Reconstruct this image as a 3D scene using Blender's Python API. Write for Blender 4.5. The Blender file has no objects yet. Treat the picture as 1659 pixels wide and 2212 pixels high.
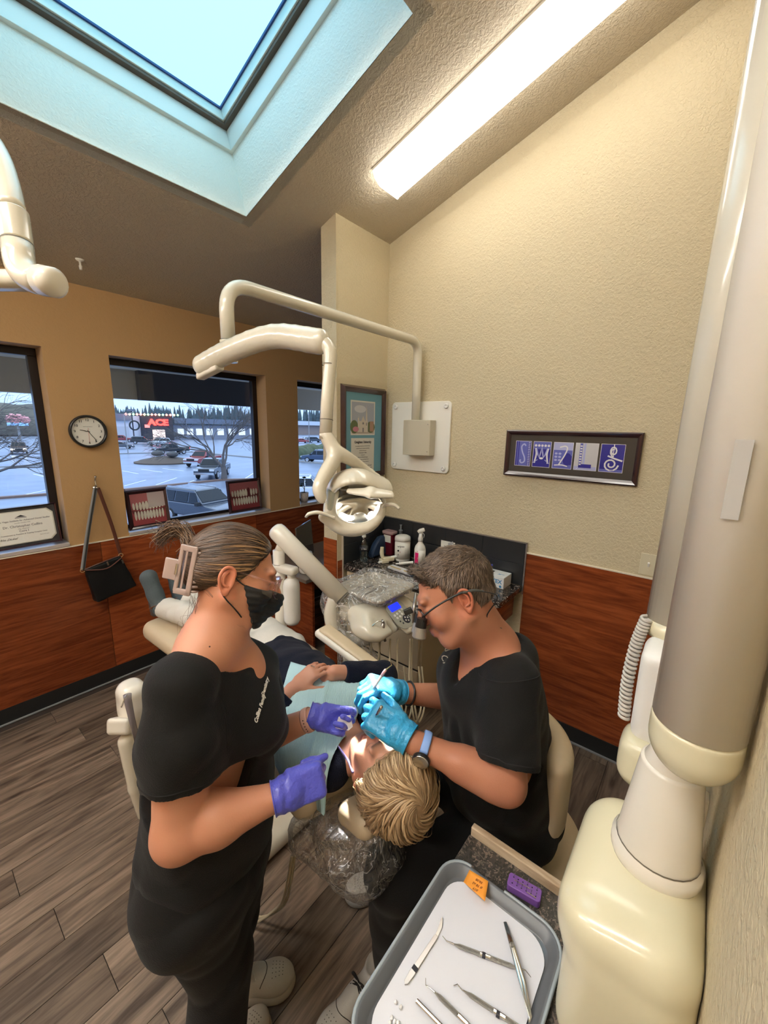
import bpy, bmesh, math, random
import numpy as np
from mathutils import Vector, Matrix, Euler

# ---------------------------------------------------------------- camera
FPX, YAW, PITCH, ROLL, CAMH = 868.664, math.radians(51.2304), math.radians(11.848), math.radians(1.1826), 1.85
cF = np.array([math.sin(YAW)*math.cos(PITCH), math.cos(YAW)*math.cos(PITCH), -math.sin(PITCH)])
_r = np.array([math.cos(YAW), -math.sin(YAW), 0.0]); _u = np.cross(_r, cF)
cR = math.cos(ROLL)*_r + math.sin(ROLL)*_u
cU = -math.sin(ROLL)*_r + math.cos(ROLL)*_u
cO = np.array([0, 0, CAMH])
SC = bpy.context.scene
cam_d = bpy.data.cameras.new('camera'); cam = bpy.data.objects.new('camera', cam_d)
SC.collection.objects.link(cam); SC.camera = cam
cam_d.sensor_fit = 'HORIZONTAL'; cam_d.sensor_width = 36.0; cam_d.lens = FPX*36.0/1659.0
cam_d.clip_start = 0.02; cam_d.clip_end = 2000
cam.matrix_world = Matrix(((cR[0], cU[0], -cF[0], 0), (cR[1], cU[1], -cF[1], 0), (cR[2], cU[2], -cF[2], CAMH), (0, 0, 0, 1)))
def ray(x, y): return cF*FPX + cR*(x-829.5) - cU*(y-1106)
def at(x, y, d): return cO + ray(x, y)*(d/FPX)          # a real place, measured by where it is seen and how far off it stands
def onZ(x, y, z): r = ray(x, y); return cO + r*((z-CAMH)/r[2])
def onX(x, y, X): r = ray(x, y); return cO + r*(X/r[0])
def onY(x, y, Y): r = ray(x, y); return cO + r*(Y/r[1])
WA, WD, WN = 2.390, 3.171, -0.095        # art wall x, window wall y, near wall y
SLOPE, CZ0 = 0.323, 2.670                # ceiling height at the window wall, slope
def cz(y): return CZ0 + SLOPE*(WD-y)
def onC(x, y, off=0.0):
    r = ray(x, y); n = np.array([0, SLOPE, 1.0]); p = np.array([0, WD, CZ0-off])
    return cO + r*(((p-cO) @ n)/(r @ n))

# ---------------------------------------------------------------- view, world, lights
SC.view_settings.view_transform = 'Standard'; SC.view_settings.look = 'None'
SC.view_settings.gamma = 1.0; SC.view_settings.use_curve_mapping = False
SC.view_settings.exposure = 0.42
SC.cycles.max_bounces = 10; SC.cycles.diffuse_bounces = 5; SC.cycles.transparent_max_bounces = 24
SC.cycles.transmission_bounces = 8; SC.cycles.glossy_bounces = 4
SC.cycles.use_denoising = True; SC.cycles.sample_clamp_indirect = 6.0
SC.cycles.caustics_reflective = False; SC.cycles.caustics_refractive = False
W = bpy.data.worlds.new('sky'); SC.world = W; W.use_nodes = True
wt = W.node_tree; wt.nodes.clear()
wo = wt.nodes.new('ShaderNodeOutputWorld'); bg = wt.nodes.new('ShaderNodeBackground')
tc = wt.nodes.new('ShaderNodeTexCoord'); sx = wt.nodes.new('ShaderNodeSeparateXYZ')
rp = wt.nodes.new('ShaderNodeValToRGB')
wt.links.new(tc.outputs['Generated'], sx.inputs[0]); wt.links.new(sx.outputs['Z'], rp.inputs[0])
rp.color_ramp.elements[0].position = 0.0; rp.color_ramp.elements[0].color = (0.42, 0.60, 0.92, 1)
rp.color_ramp.elements[1].position = 0.9; rp.color_ramp.elements[1].color = (0.80, 0.93, 1.0, 1)
e = rp.color_ramp.elements.new(0.12); e.color = (0.36, 0.55, 0.95, 1)
wt.links.new(rp.outputs[0], bg.inputs[0]); bg.inputs[1].default_value = 1.75
wt.links.new(bg.outputs[0], wo.inputs[0])
def area(name, loc, rot, sx_, sy_, power, col):
    l = bpy.data.lights.new(name, 'AREA'); l.shape = 'RECTANGLE'; l.size = sx_; l.size_y = sy_
    l.energy = power; l.color = col
    o = bpy.data.objects.new(name, l); SC.collection.objects.link(o); o.location = loc; o.rotation_euler = rot
    return o
# daylight coming down the skylight well, and daylight entering the windows (portals of the sky)
SKY_POWER = 1.5
_sl = math.atan(SLOPE)
ls = area('skylight_daylight', (0.888, 1.80, 3.30), (-_sl, 0, 0), 1.0, 0.95, SKY_POWER, (0.80, 0.94, 1.0))
LAMPCOL = (1.0, 0.93, 0.80)
# unseen ceiling tube fittings (their builders are further down)
FIX_EMIT = 6.5

# ---------------------------------------------------------------- materials
MATS = {}
def new_mat(name):
    m = bpy.data.materials.new(name); m.use_nodes = True
    return m, m.node_tree.nodes, m.node_tree.links, m.node_tree.nodes['Principled BSDF']
def mat(name, col, rough=0.5, metal=0.0, bump=None, spec=None, emit=None, alpha=None, trans=None, coat=0.0, var=None, sheen=0.0, attr=None, sss=0.0, ior=None):
    """bump=(scale,strength[,detail]); var=(scale, second colour, low, high)"""
    if name in MATS: return MATS[name]
    m, N, L, b = new_mat(name)
    b.inputs['Base Color'].default_value = (*col, 1); b.inputs['Roughness'].default_value = rough
    b.inputs['Metallic'].default_value = metal
    if spec is not None: b.inputs['Specular IOR Level'].default_value = spec
    if coat: b.inputs['Coat Weight'].default_value = coat; b.inputs['Coat Roughness'].default_value = 0.08
    if sheen: b.inputs['Sheen Weight'].default_value = sheen
    if sss:
        b.inputs['Subsurface Weight'].default_value = sss; b.inputs['Subsurface Radius'].default_value = (0.012, 0.005, 0.003)
    if trans: b.inputs['Transmission Weight'].default_value = trans
    if ior: b.inputs['IOR'].default_value = ior
    if alpha is not None: b.inputs['Alpha'].default_value = alpha
    if emit: b.inputs['Emission Color'].default_value = (*emit[0], 1); b.inputs['Emission Strength'].default_value = emit[1]
    tcn = N.new('ShaderNodeTexCoord')
    if attr:
        a = N.new('ShaderNodeVertexColor'); a.layer_name = attr; L.new(a.outputs[0], b.inputs['Base Color'])
    if var:
        n = N.new('ShaderNodeTexNoise'); n.inputs['Scale'].default_value = var[0]; n.inputs['Detail'].default_value = 4
        L.new(tcn.outputs['Object'], n.inputs['Vector'])
        r = N.new('ShaderNodeValToRGB'); L.new(n.outputs[0], r.inputs[0])
        r.color_ramp.elements[0].color = (*col, 1); r.color_ramp.elements[1].color = (*var[1], 1)
        r.color_ramp.elements[0].position = var[2] if len(var) > 2 else 0.35
        r.color_ramp.elements[1].position = var[3] if len(var) > 3 else 0.7
        L.new(r.outputs[0], b.inputs['Base Color'])
    if bump:
        n = N.new('ShaderNodeTexNoise'); n.inputs['Scale'].default_value = bump[0]; n.inputs['Detail'].default_value = bump[2] if len(bump) > 2 else 3
        L.new(tcn.outputs['Object'], n.inputs['Vector'])
        bp = N.new('ShaderNodeBump'); bp.inputs['Strength'].default_value = bump[1]; bp.inputs['Distance'].default_value = 0.01
        L.new(n.outputs[0], bp.inputs['Height']); L.new(bp.outputs[0], b.inputs['Normal'])
    MATS[name] = m; return m
def plaster(name, col, scale=70, strength=0.35):
    m, N, L, b = new_mat(name); b.inputs['Roughness'].default_value = 0.62
    b.inputs['Specular IOR Level'].default_value = 0.3
    tcn = N.new('ShaderNodeTexCoord')
    n = N.new('ShaderNodeTexNoise'); n.inputs['Scale'].default_value = scale; n.inputs['Detail'].default_value = 2.5; n.inputs['Distortion'].default_value = 0.6
    L.new(tcn.outputs['Object'], n.inputs['Vector'])
    r = N.new('ShaderNodeValToRGB'); r.color_ramp.elements[0].position = 0.42; r.color_ramp.elements[1].position = 0.6
    L.new(n.outputs[0], r.inputs[0])
    bp = N.new('ShaderNodeBump'); bp.inputs['Strength'].default_value = strength; bp.inputs['Distance'].default_value = 0.004
    L.new(r.outputs[0], bp.inputs['Height']); L.new(bp.outputs[0], b.inputs['Normal'])
    n2 = N.new('ShaderNodeTexNoise'); n2.inputs['Scale'].default_value = 1.7; L.new(tcn.outputs['Object'], n2.inputs['Vector'])
    mx = N.new('ShaderNodeMixRGB'); mx.inputs[1].default_value = (*[c*0.95 for c in col], 1); mx.inputs[2].default_value = (*[min(1, c*1.05) for c in col], 1)
    L.new(n2.outputs[0], mx.inputs[0]); L.new(mx.outputs[0], b.inputs['Base Color'])
    return m
def wood(name, c1, c2, stretch=(1.2, 14, 14), rough=0.32, scale=2.4, rand=False, knots=False):
    m, N, L, b = new_mat(name); b.inputs['Roughness'].default_value = rough
    tcn = N.new('ShaderNodeTexCoord'); mp = N.new('ShaderNodeMapping'); mp.inputs['Scale'].default_value = stretch
    L.new(tcn.outputs['Object'], mp.inputs['Vector'])
    vec = mp.outputs[0]
    oi = N.new('ShaderNodeObjectInfo')
    if rand:
        cb = N.new('ShaderNodeCombineXYZ'); mu = N.new('ShaderNodeMath'); mu.operation = 'MULTIPLY'; mu.inputs[1].default_value = 60
        L.new(oi.outputs['Random'], mu.inputs[0]); L.new(mu.outputs[0], cb.inputs[0]); L.new(mu.outputs[0], cb.inputs[1])
        ad = N.new('ShaderNodeVectorMath'); L.new(vec, ad.inputs[0]); L.new(cb.outputs[0], ad.inputs[1]); vec = ad.outputs[0]
    n = N.new('ShaderNodeTexNoise'); n.inputs['Scale'].default_value = scale; n.inputs['Detail'].default_value = 6; n.inputs['Distortion'].default_value = 1.6
    n.inputs['Roughness'].default_value = 0.6
    L.new(vec, n.inputs['Vector'])
    n3 = N.new('ShaderNodeTexNoise'); n3.inputs['Scale'].default_value = scale*5; n3.inputs['Detail'].default_value = 3; L.new(vec, n3.inputs['Vector'])
    mm = N.new('ShaderNodeMath'); mm.operation = 'MULTIPLY_ADD'; mm.inputs[1].default_value = 0.35
    L.new(n3.outputs[0], mm.inputs[0]); L.new(n.outputs[0], mm.inputs[2])
    r = N.new('ShaderNodeValToRGB'); r.color_ramp.elements[0].position = 0.5; r.color_ramp.elements[1].position = 0.86
    r.color_ramp.elements[0].color = (*c1, 1); r.color_ramp.elements[1].color = (*c2, 1)
    L.new(mm.outputs[0], r.inputs[0]); out = r.outputs[0]
    if rand:
        hs = N.new('ShaderNodeHueSaturation'); ma = N.new('ShaderNodeMapRange'); ma.inputs['To Min'].default_value = 0.72; ma.inputs['To Max'].default_value = 1.3
        L.new(oi.outputs['Random'], ma.inputs[0]); L.new(ma.outputs[0], hs.inputs['Value']); L.new(out, hs.inputs['Color']); out = hs.outputs[0]
    if knots:
        v = N.new('ShaderNodeTexVoronoi'); v.inputs['Scale'].default_value = 1.0
        mp2 = N.new('ShaderNodeMapping'); mp2.inputs['Scale'].default_value = (3.0, 9, 9); L.new(tcn.outputs['Object'], mp2.inputs['Vector'])
        ad2 = N.new('ShaderNodeVectorMath'); L.new(mp2.outputs[0], ad2.inputs[0])
        if rand: L.new(cb.outputs[0], ad2.inputs[1])
        L.new(ad2.outputs[0], v.inputs['Vector'])
        kr = N.new('ShaderNodeValToRGB'); kr.color_ramp.elements[0].position = 0.06; kr.color_ramp.elements[1].position = 0.17
        kr.color_ramp.elements[0].color = (0.25, 0.22, 0.2, 1); kr.color_ramp.elements[1].color = (1, 1, 1, 1)
        L.new(v.outputs['Distance'], kr.inputs[0])
        mk = N.new('ShaderNodeMixRGB'); mk.blend_type = 'MULTIPLY'; mk.inputs[0].default_value = 0.8
        L.new(out, mk.inputs[1]); L.new(kr.outputs[0], mk.inputs[2]); out = mk.outputs[0]
    L.new(out, b.inputs['Base Color'])
    bp = N.new('ShaderNodeBump'); bp.inputs['Strength'].default_value = 0.08; bp.inputs['Distance'].default_value = 0.002
    L.new(mm.outputs[0], bp.inputs['Height']); L.new(bp.outputs[0], b.inputs['Normal'])
    return m
def granite(name, cols, scale=60, rough=0.12):
    m, N, L, b = new_mat(name); b.inputs['Roughness'].default_value = rough
    tcn = N.new('ShaderNodeTexCoord'); nz = N.new('ShaderNodeTexNoise'); nz.inputs['Scale'].default_value = scale*0.6
    L.new(tcn.outputs['Object'], nz.inputs['Vector'])
    mx = N.new('ShaderNodeMixRGB'); mx.inputs[0].default_value = 0.06; L.new(tcn.outputs['Object'], mx.inputs[1]); L.new(nz.outputs['Color'], mx.inputs[2])
    v = N.new('ShaderNodeTexVoronoi'); v.inputs['Scale'].default_value = scale; L.new(mx.outputs[0], v.inputs['Vector'])
    r = N.new('ShaderNodeValToRGB'); r.color_ramp.interpolation = 'CONSTANT'
    r.color_ramp.elements[0].color = (*cols[0], 1); r.color_ramp.elements[1].color = (*cols[-1], 1); r.color_ramp.elements[1].position = 0.88
    for i, c in enumerate(cols[1:-1]):
        e = r.color_ramp.elements.new(0.35+0.5*i/len(cols)); e.color = (*c, 1)
    sp = N.new('ShaderNodeSeparateXYZ'); L.new(v.outputs['Color'], sp.inputs[0]); L.new(sp.outputs[0], r.inputs[0])
    L.new(r.outputs[0], b.inputs['Base Color']); return m
def glassy(name, tint=(1, 1, 1), refl=0.08, rough=0.0, fr=0.35):
    """thin sheet: mostly transparent, with a mirror-like share that grows at grazing angles"""
    m = bpy.data.materials.new(name); m.use_nodes = True; N = m.node_tree.nodes; L = m.node_tree.links; N.clear()
    o = N.new('ShaderNodeOutputMaterial'); t = N.new('ShaderNodeBsdfTransparent'); t.inputs[0].default_value = (*tint, 1)
    g = N.new('ShaderNodeBsdfGlossy'); g.inputs['Roughness'].default_value = rough
    lw = N.new('ShaderNodeLayerWeight'); lw.inputs[0].default_value = 0.25
    ma = N.new('ShaderNodeMath'); ma.operation = 'MULTIPLY_ADD'; ma.inputs[1].default_value = fr; ma.inputs[2].default_value = refl
    mx = N.new('ShaderNodeMixShader'); L.new(lw.outputs['Fresnel'], ma.inputs[0]); L.new(ma.outputs[0], mx.inputs[0])
    L.new(t.outputs[0], mx.inputs[1]); L.new(g.outputs[0], mx.inputs[2]); L.new(mx.outputs[0], o.inputs[0]); return m

# ---------------------------------------------------------------- objects
COL = SC.collection
def V(*a): return np.array(a, float)
def link(o, parent=None):
    COL.objects.link(o)
    if parent is not None: o.parent = parent; o.matrix_parent_inverse = parent.matrix_basis.inverted()
    return o
def tag(o, label=None, cat=None, group=None, kind=None):
    if label: o['label'] = label
    if cat: o['category'] = cat
    if group: o['group'] = group
    if kind: o['kind'] = kind
    return o
def thing(name, label, cat, loc=(0, 0, 0), group=None):
    o = bpy.data.objects.new(name, None); o.empty_display_size = 0.05; COL.objects.link(o); o.location = Vector([float(c) for c in loc])
    tag(o, label, cat, group); return o
def obj(name, bm, m, parent=None, smooth=False, label=None, bevel=0, sub=0):
    me = bpy.data.meshes.new(name)
    if isinstance(bm, bmesh.types.BMesh):
        if len(bm.faces): bmesh.ops.recalc_face_normals(bm, faces=bm.faces)
        bm.to_mesh(me); bm.free()
    else: me = bm
    if m is not None and not isinstance(m, (list, tuple)): me.materials.append(m)
    elif m is not None:
        for k in m: me.materials.append(k)
    o = bpy.data.objects.new(name, me); link(o, parent)
    if smooth:
        me.polygons.foreach_set('use_smooth', [True]*len(me.polygons))
    if bevel:
        md = o.modifiers.new('bevel', 'BEVEL'); md.width = bevel; md.segments = 2; md.limit_method = 'ANGLE'; md.angle_limit = math.radians(40)
        me.polygons.foreach_set('use_smooth', [True]*len(me.polygons)); md2 = o.modifiers.new('wn', 'WEIGHTED_NORMAL'); md2.keep_sharp = True
    if sub:
        md = o.modifiers.new('sub', 'SUBSURF'); md.levels = sub; md.render_levels = sub
        me.polygons.foreach_set('use_smooth', [True]*len(me.polygons))
    if label: o['label'] = label
    return o
def copy_tree(o, parent=None, M=None, loc=None):
    c = o.copy(); COL.objects.link(c)
    if parent is not None: c.parent = parent
    if loc is not None: c.location = loc
    for ch in list(o.children): copy_tree(ch, c)
    return c
def BM(): return bmesh.new()
def add_box(bm, lo, hi, rot=None, c=None):
    """box between two corners; rot = 3x3 about its centre c"""
    lo = np.array(lo, float); hi = np.array(hi, float); ce = (lo+hi)/2 if c is None else np.array(c, float)
    vs = []
    for x in (lo[0], hi[0]):
        for y in (lo[1], hi[1]):
            for z in (lo[2], hi[2]):
                p = np.array([x, y, z])
                if rot is not None: p = ce + np.array(rot) @ (p-ce)
                vs.append(bm.verts.new(p))
    for f in ((0, 1, 3, 2), (4, 6, 7, 5), (0, 4, 5, 1), (2, 3, 7, 6), (0, 2, 6, 4), (1, 5, 7, 3)): bm.faces.new([vs[i] for i in f])
    return bm
def obox(bm, c, u, v, w, hu, hv, hw):
    """oriented box: centre c, unit axes u v w, half sizes"""
    c = np.array(c, float); vs = []
    for a in (-1, 1):
        for b in (-1, 1):
            for d in (-1, 1): vs.append(bm.verts.new(c + a*hu*np.array(u) + b*hv*np.array(v) + d*hw*np.array(w)))
    for f in ((0, 1, 3, 2), (4, 6, 7, 5), (0, 4, 5, 1), (2, 3, 7, 6), (0, 2, 6, 4), (1, 5, 7, 3)): bm.faces.new([vs[i] for i in f])
    return bm
def nrm(v): v = np.array(v, float); return v/(np.linalg.norm(v)+1e-12)
def frame(d, up=(0, 0, 1)):
    d = nrm(d); up = np.array(up, float)
    if abs(d @ nrm(up)) > 0.98: up = np.array([1.0, 0.01, 0])
    s = nrm(np.cross(d, up)); return s, nrm(np.cross(s, d)), d
def spline(pts, n=8):
    P = [np.array(p, float) for p in pts]
    if len(P) < 3: return P
    Q = [2*P[0]-P[1]] + P + [2*P[-1]-P[-2]]; out = []
    for i in range(1, len(Q)-2):
        for k in range(n):
            t = k/n; a, b, c, d = Q[i-1], Q[i], Q[i+1], Q[i+2]
            out.append(0.5*((2*b)+(-a+c)*t+(2*a-5*b+4*c-d)*t*t+(-a+3*b-3*c+d)*t**3))
    out.append(P[-1]); return out
def tube(bm, pts, r, seg=12, caps=True, flat=1.0, up=(0, 0, 1)):
    """tube along points; r number or list; flat squashes the second axis"""
    pts = [np.array(p, float) for p in pts]; n = len(pts)
    rr = r if hasattr(r, '__len__') else [r]*n
    if len(rr) != n: rr = np.interp(np.linspace(0, 1, n), np.linspace(0, 1, len(rr)), rr)
    d0 = nrm(pts[1]-pts[0]); s, u, _ = frame(d0, up); rings = []
    for i, p in enumerate(pts):
        d = nrm((pts[min(i+1, n-1)]-pts[max(i-1, 0)]))
        s = nrm(s - d*(s @ d)); u = nrm(np.cross(s, d))
        rings.append([bm.verts.new(p + rr[i]*(math.cos(a)*s + flat*math.sin(a)*u)) for a in [2*math.pi*k/seg for k in range(seg)]])
    for i in range(n-1):
        for k in range(seg): bm.faces.new((rings[i][k], rings[i][(k+1) % seg], rings[i+1][(k+1) % seg], rings[i+1][k]))
    if caps: bm.faces.new(rings[0][::-1]); bm.faces.new(rings[-1])
    return bm
def bend(a, b, c, r, n=8):
    """corner at b rounded with radius r"""
    a, b, c = map(lambda t: np.array(t, float), (a, b, c)); u = nrm(a-b); v = nrm(c-b)
    return [(1-t)**2*(b+u*r)+2*t*(1-t)*b+t*t*(b+v*r) for t in np.linspace(0, 1, n)]
def lathe(bm, prof, o=(0, 0, 0), ax=(0, 0, 1), seg=24):
    s, u, d = frame(ax); o = np.array(o, float); rings = []
    for r, h in prof:
        if r < 1e-5: rings.append([bm.verts.new(o+d*h)])
        else: rings.append([bm.verts.new(o+d*h+r*(math.cos(a)*s+math.sin(a)*u)) for a in [2*math.pi*k/seg for k in range(seg)]])
    for i in range(len(rings)-1):
        A, B = rings[i], rings[i+1]
        for k in range(seg):
            k2 = (k+1) % seg
            if len(A) == 1 and len(B) == 1: continue
            if len(A) == 1: bm.faces.new((A[0], B[k2], B[k]))
            elif len(B) == 1: bm.faces.new((A[k], A[k2], B[0]))
            else: bm.faces.new((A[k], A[k2], B[k2], B[k]))
    if len(rings[0]) > 1: bm.faces.new(rings[0][::-1])
    if len(rings[-1]) > 1: bm.faces.new(rings[-1])
    return bm
def prism(bm, poly, o, u, v, w, h):
    """polygon (2-D list) in axes u,v at o, thickened by h along w"""
    o, u, v, w = [np.array(t, float) for t in (o, u, v, w)]
    A = [bm.verts.new(o+p[0]*u+p[1]*v) for p in poly]; B = [bm.verts.new(o+p[0]*u+p[1]*v+w*h) for p in poly]
    n = len(poly); bm.faces.new(A[::-1]); bm.faces.new(B)
    for i in range(n): bm.faces.new((A[i], A[(i+1) % n], B[(i+1) % n], B[i]))
    return bm
def rrect(w, h, r, n=5):
    out = []
    for cx, cy, a0 in ((w/2-r, h/2-r, 0), (-w/2+r, h/2-r, 90), (-w/2+r, -h/2+r, 180), (w/2-r, -h/2+r, 270)):
        for k in range(n+1):
            a = math.radians(a0+90*k/n); out.append((cx+r*math.cos(a), cy+r*math.sin(a)))
    return out
def ringframe(bm, w, h, b, o, u, v, wv, depth, steps=((0, 0), (0.35, 1), (0.7, .75), (1, .4))):
    """moulded picture frame, outer size w x h, border b"""
    o, u, v, wv = [np.array(t, float) for t in (o, u, v, wv)]
    rings = []
    for f, d in list(steps)+[(1, 0)]:
        ww, hh = w/2-b*f, h/2-b*f
        rings.append([bm.verts.new(o+x*u+y*v+wv*depth*d) for x, y in ((ww, hh), (-ww, hh), (-ww, -hh), (ww, -hh))])
    n = len(rings)
    for i in range(n):
        A, B = rings[i], rings[(i+1) % n]
        for k in range(4): bm.faces.new((A[k], A[(k+1) % 4], B[(k+1) % 4], B[k]))
    return bm
def text(name, s, size, o, u, v, m, parent, depth=0.0004, align='CENTER', sx=1.0, shear=0.0, bold=0.0):
    c = bpy.data.curves.new('t', 'FONT'); c.body = s; c.size = size; c.align_x = align; c.align_y = 'CENTER'; c.extrude = depth; c.shear = shear; c.offset = bold
    c.resolution_u = 2
    t = bpy.data.objects.new('t', c); COL.objects.link(t); dg = bpy.context.evaluated_depsgraph_get()
    me = bpy.data.meshes.new_from_object(t.evaluated_get(dg)); bpy.data.objects.remove(t); bpy.data.curves.remove(c)
    u = nrm(u); v = nrm(v); w = np.cross(u, v); o = np.array(o, float)
    me.transform(Matrix(((u[0]*sx, v[0], w[0], o[0]), (u[1]*sx, v[1], w[1], o[1]), (u[2]*sx, v[2], w[2], o[2]), (0, 0, 0, 1))))
    me.materials.append(m); ob = bpy.data.objects.new(name, me); link(ob, parent); return ob
X3, Y3, Z3 = V(1, 0, 0), V(0, 1, 0), V(0, 0, 1)

# ---------------------------------------------------------------- soft shapes: distance fields turned into one skin
def smin(a, b, k):
    if k <= 0: return np.minimum(a, b)
    h = np.clip(0.5+0.5*(b-a)/k, 0, 1); return b*(1-h)+a*h-k*h*(1-h)
def cap(a, b, ra, rb=None):
    a = np.array(a, float); b = np.array(b, float); rb = ra if rb is None else rb; ba = b-a; L2 = ba @ ba + 1e-12
    def f(P):
        pa = P-a; h = np.clip((pa @ ba)/L2, 0, 1); return np.linalg.norm(pa-h[:, None]*ba, axis=1)-(ra+(rb-ra)*h)
    return f
def ell(c, r, R=None):
    c = np.array(c, float); r = np.array(r, float)
    def f(P):
        q = P-c
        if R is not None: q = q @ np.array(R).T
        k0 = np.linalg.norm(q/r, axis=1); k1 = np.linalg.norm(q/(r*r), axis=1)+1e-9; return k0*(k0-1)/k1
    return f
def rbox(c, h, rad, R=None):
    c = np.array(c, float); h = np.array(h, float)
    def f(P):
        q = P-c
        if R is not None: q = q @ np.array(R).T
        d = np.abs(q)-h+rad; return np.linalg.norm(np.maximum(d, 0), axis=1)+np.minimum(d.max(axis=1), 0)-rad
    return f
def ecap(a, b, ra, rb, s, fl=1.0):
    """capsule with elliptical section: axis s (unit) scaled so that half-width along s is ra*fl"""
    a = np.array(a, float); b = np.array(b, float); s = np.array(s, float); s = nrm(s-nrm(b-a)*(s @ nrm(b-a)))
    g = cap(a, b, ra, rb)
    def f(P):
        q = P-a; k = (q @ s); P2 = P-np.outer(k*(1-1/fl), s); return g(P2)
    return f
def plane(p, n):
    p = np.array(p, float); n = nrm(n); return lambda P: (P-p) @ n
def rows(x, y, z): return np.array([nrm(x), nrm(y), nrm(z)])
class Field:
    def __init__(s): s.ops = []
    def u(s, f, k=0.02): s.ops.append(('u', k, f)); return s
    def s(s, f, k=0.005): s.ops.append(('s', k, f)); return s
    def i(s, f, k=0.0): s.ops.append(('i', k, f)); return s
    def add(s, other, k=0.0): s.ops.append(('u', k, other)); return s
    def disp(s, f): s.ops.append(('d', 0, f)); return s
    def __call__(s, P):
        d = np.full(len(P), 9.0)
        for o, k, f in s.ops:
            if o == 'd': d = d + f(P); continue
            e = f(P)
            if o == 'u': d = smin(d, e, k)
            elif o == 's': d = -smin(-d, e, k)
            else: d = -smin(-d, -e, k)
        return d
    def infl(s, t): return lambda P: s(P)-t
def surf(F, lo, hi, h):
    """skin of the field inside a box, cell size h -> (verts, quads)"""
    lo = np.array(lo, float); hi = np.array(hi, float); B = 8
    nb = np.maximum(1, np.ceil((hi-lo)/h/B)).astype(int); n = nb*B+1
    V3 = np.full(tuple(n), 1.0, np.float32)
    bi = np.stack(np.meshgrid(*[np.arange(k) for k in nb], indexing='ij'), -1).reshape(-1, 3)
    ce = lo+(bi*B+B/2)*h; d = F(ce); act = np.abs(d) < (B*h*0.87*1.25+0.02)
    sgn = np.where(d < 0, -1.0, 1.0)
    for b, sg in zip(bi[~act], sgn[~act]):
        if sg < 0: V3[b[0]*B:b[0]*B+B+1, b[1]*B:b[1]*B+B+1, b[2]*B:b[2]*B+B+1] = -1
    o = np.stack(np.meshgrid(*[np.arange(B+1)]*3, indexing='ij'), -1).reshape(-1, 3)
    A = bi[act]
    for s0 in range(0, len(A), 400):
        a = A[s0:s0+400]; I = (a[:, None, :]*B+o[None]).reshape(-1, 3)
        V3[I[:, 0], I[:, 1], I[:, 2]] = F(lo+I*h)
    S = V3 < 0
    c8 = [S[i:n[0]-1+i, j:n[1]-1+j, k:n[2]-1+k] for i in (0, 1) for j in (0, 1) for k in (0, 1)]
    any_ = c8[0].copy(); all_ = c8[0].copy()
    for c in c8[1:]: any_ |= c; all_ &= c
    cell = any_ & ~all_; ci = np.argwhere(cell); idx = np.full(cell.shape, -1, np.int64); idx[cell] = np.arange(len(ci))
    off = np.array([(i, j, k) for i in (0, 1) for j in (0, 1) for k in (0, 1)])
    vals = np.stack([V3[ci[:, 0]+q[0], ci[:, 1]+q[1], ci[:, 2]+q[2]] for q in off], 1)
    pos = np.zeros((len(ci), 3)); cnt = np.zeros(len(ci))
    for a in range(8):
        for b in range(a+1, 8):
            if np.abs(off[a]-off[b]).sum() != 1: continue
            va, vb = vals[:, a], vals[:, b]; m = (va < 0) != (vb < 0); t = va[m]/(va[m]-vb[m])
            pos[m] += off[a]+t[:, None]*(off[b]-off[a]); cnt[m] += 1
    vert = lo+(ci+pos/cnt[:, None])*h; quads = []
    for ax in range(3):
        sl0 = [slice(None)]*3; sl1 = [slice(None)]*3; sl0[ax] = slice(0, n[ax]-1); sl1[ax] = slice(1, n[ax])
        e = S[tuple(sl0)] != S[tuple(sl1)]; E = np.argwhere(e); a1, a2 = (ax+1) % 3, (ax+2) % 3
        E = E[(E[:, a1] > 0) & (E[:, a2] > 0) & (E[:, a1] < n[a1]-1) & (E[:, a2] < n[a2]-1)]
        if not len(E): continue
        ins = S[E[:, 0], E[:, 1], E[:, 2]]; q = []
        for d1, d2 in ((-1, -1), (0, -1), (0, 0), (-1, 0)):
            C = E.copy(); C[:, a1] += d1; C[:, a2] += d2; q.append(idx[C[:, 0], C[:, 1], C[:, 2]])
        q = np.stack(q, 1); q[~ins] = q[~ins][:, ::-1]; quads.append(q[(q >= 0).all(1)])
    return vert, np.concatenate(quads) if quads else np.zeros((0, 4), int)
def np_mesh(name, vert, quads):
    me = bpy.data.meshes.new(name); me.vertices.add(len(vert)); me.vertices.foreach_set('co', vert.astype(np.float32).ravel())
    k = quads.shape[1]; me.loops.add(len(quads)*k); me.loops.foreach_set('vertex_index', quads.astype(np.int32).ravel())
    me.polygons.add(len(quads)); me.polygons.foreach_set('loop_start', np.arange(0, len(quads)*k, k, dtype=np.int32))
    me.polygons.foreach_set('loop_total', np.full(len(quads), k, np.int32)); me.polygons.foreach_set('use_smooth', np.ones(len(quads), bool))
    me.update(calc_edges=True); me.validate(); return me
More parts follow.
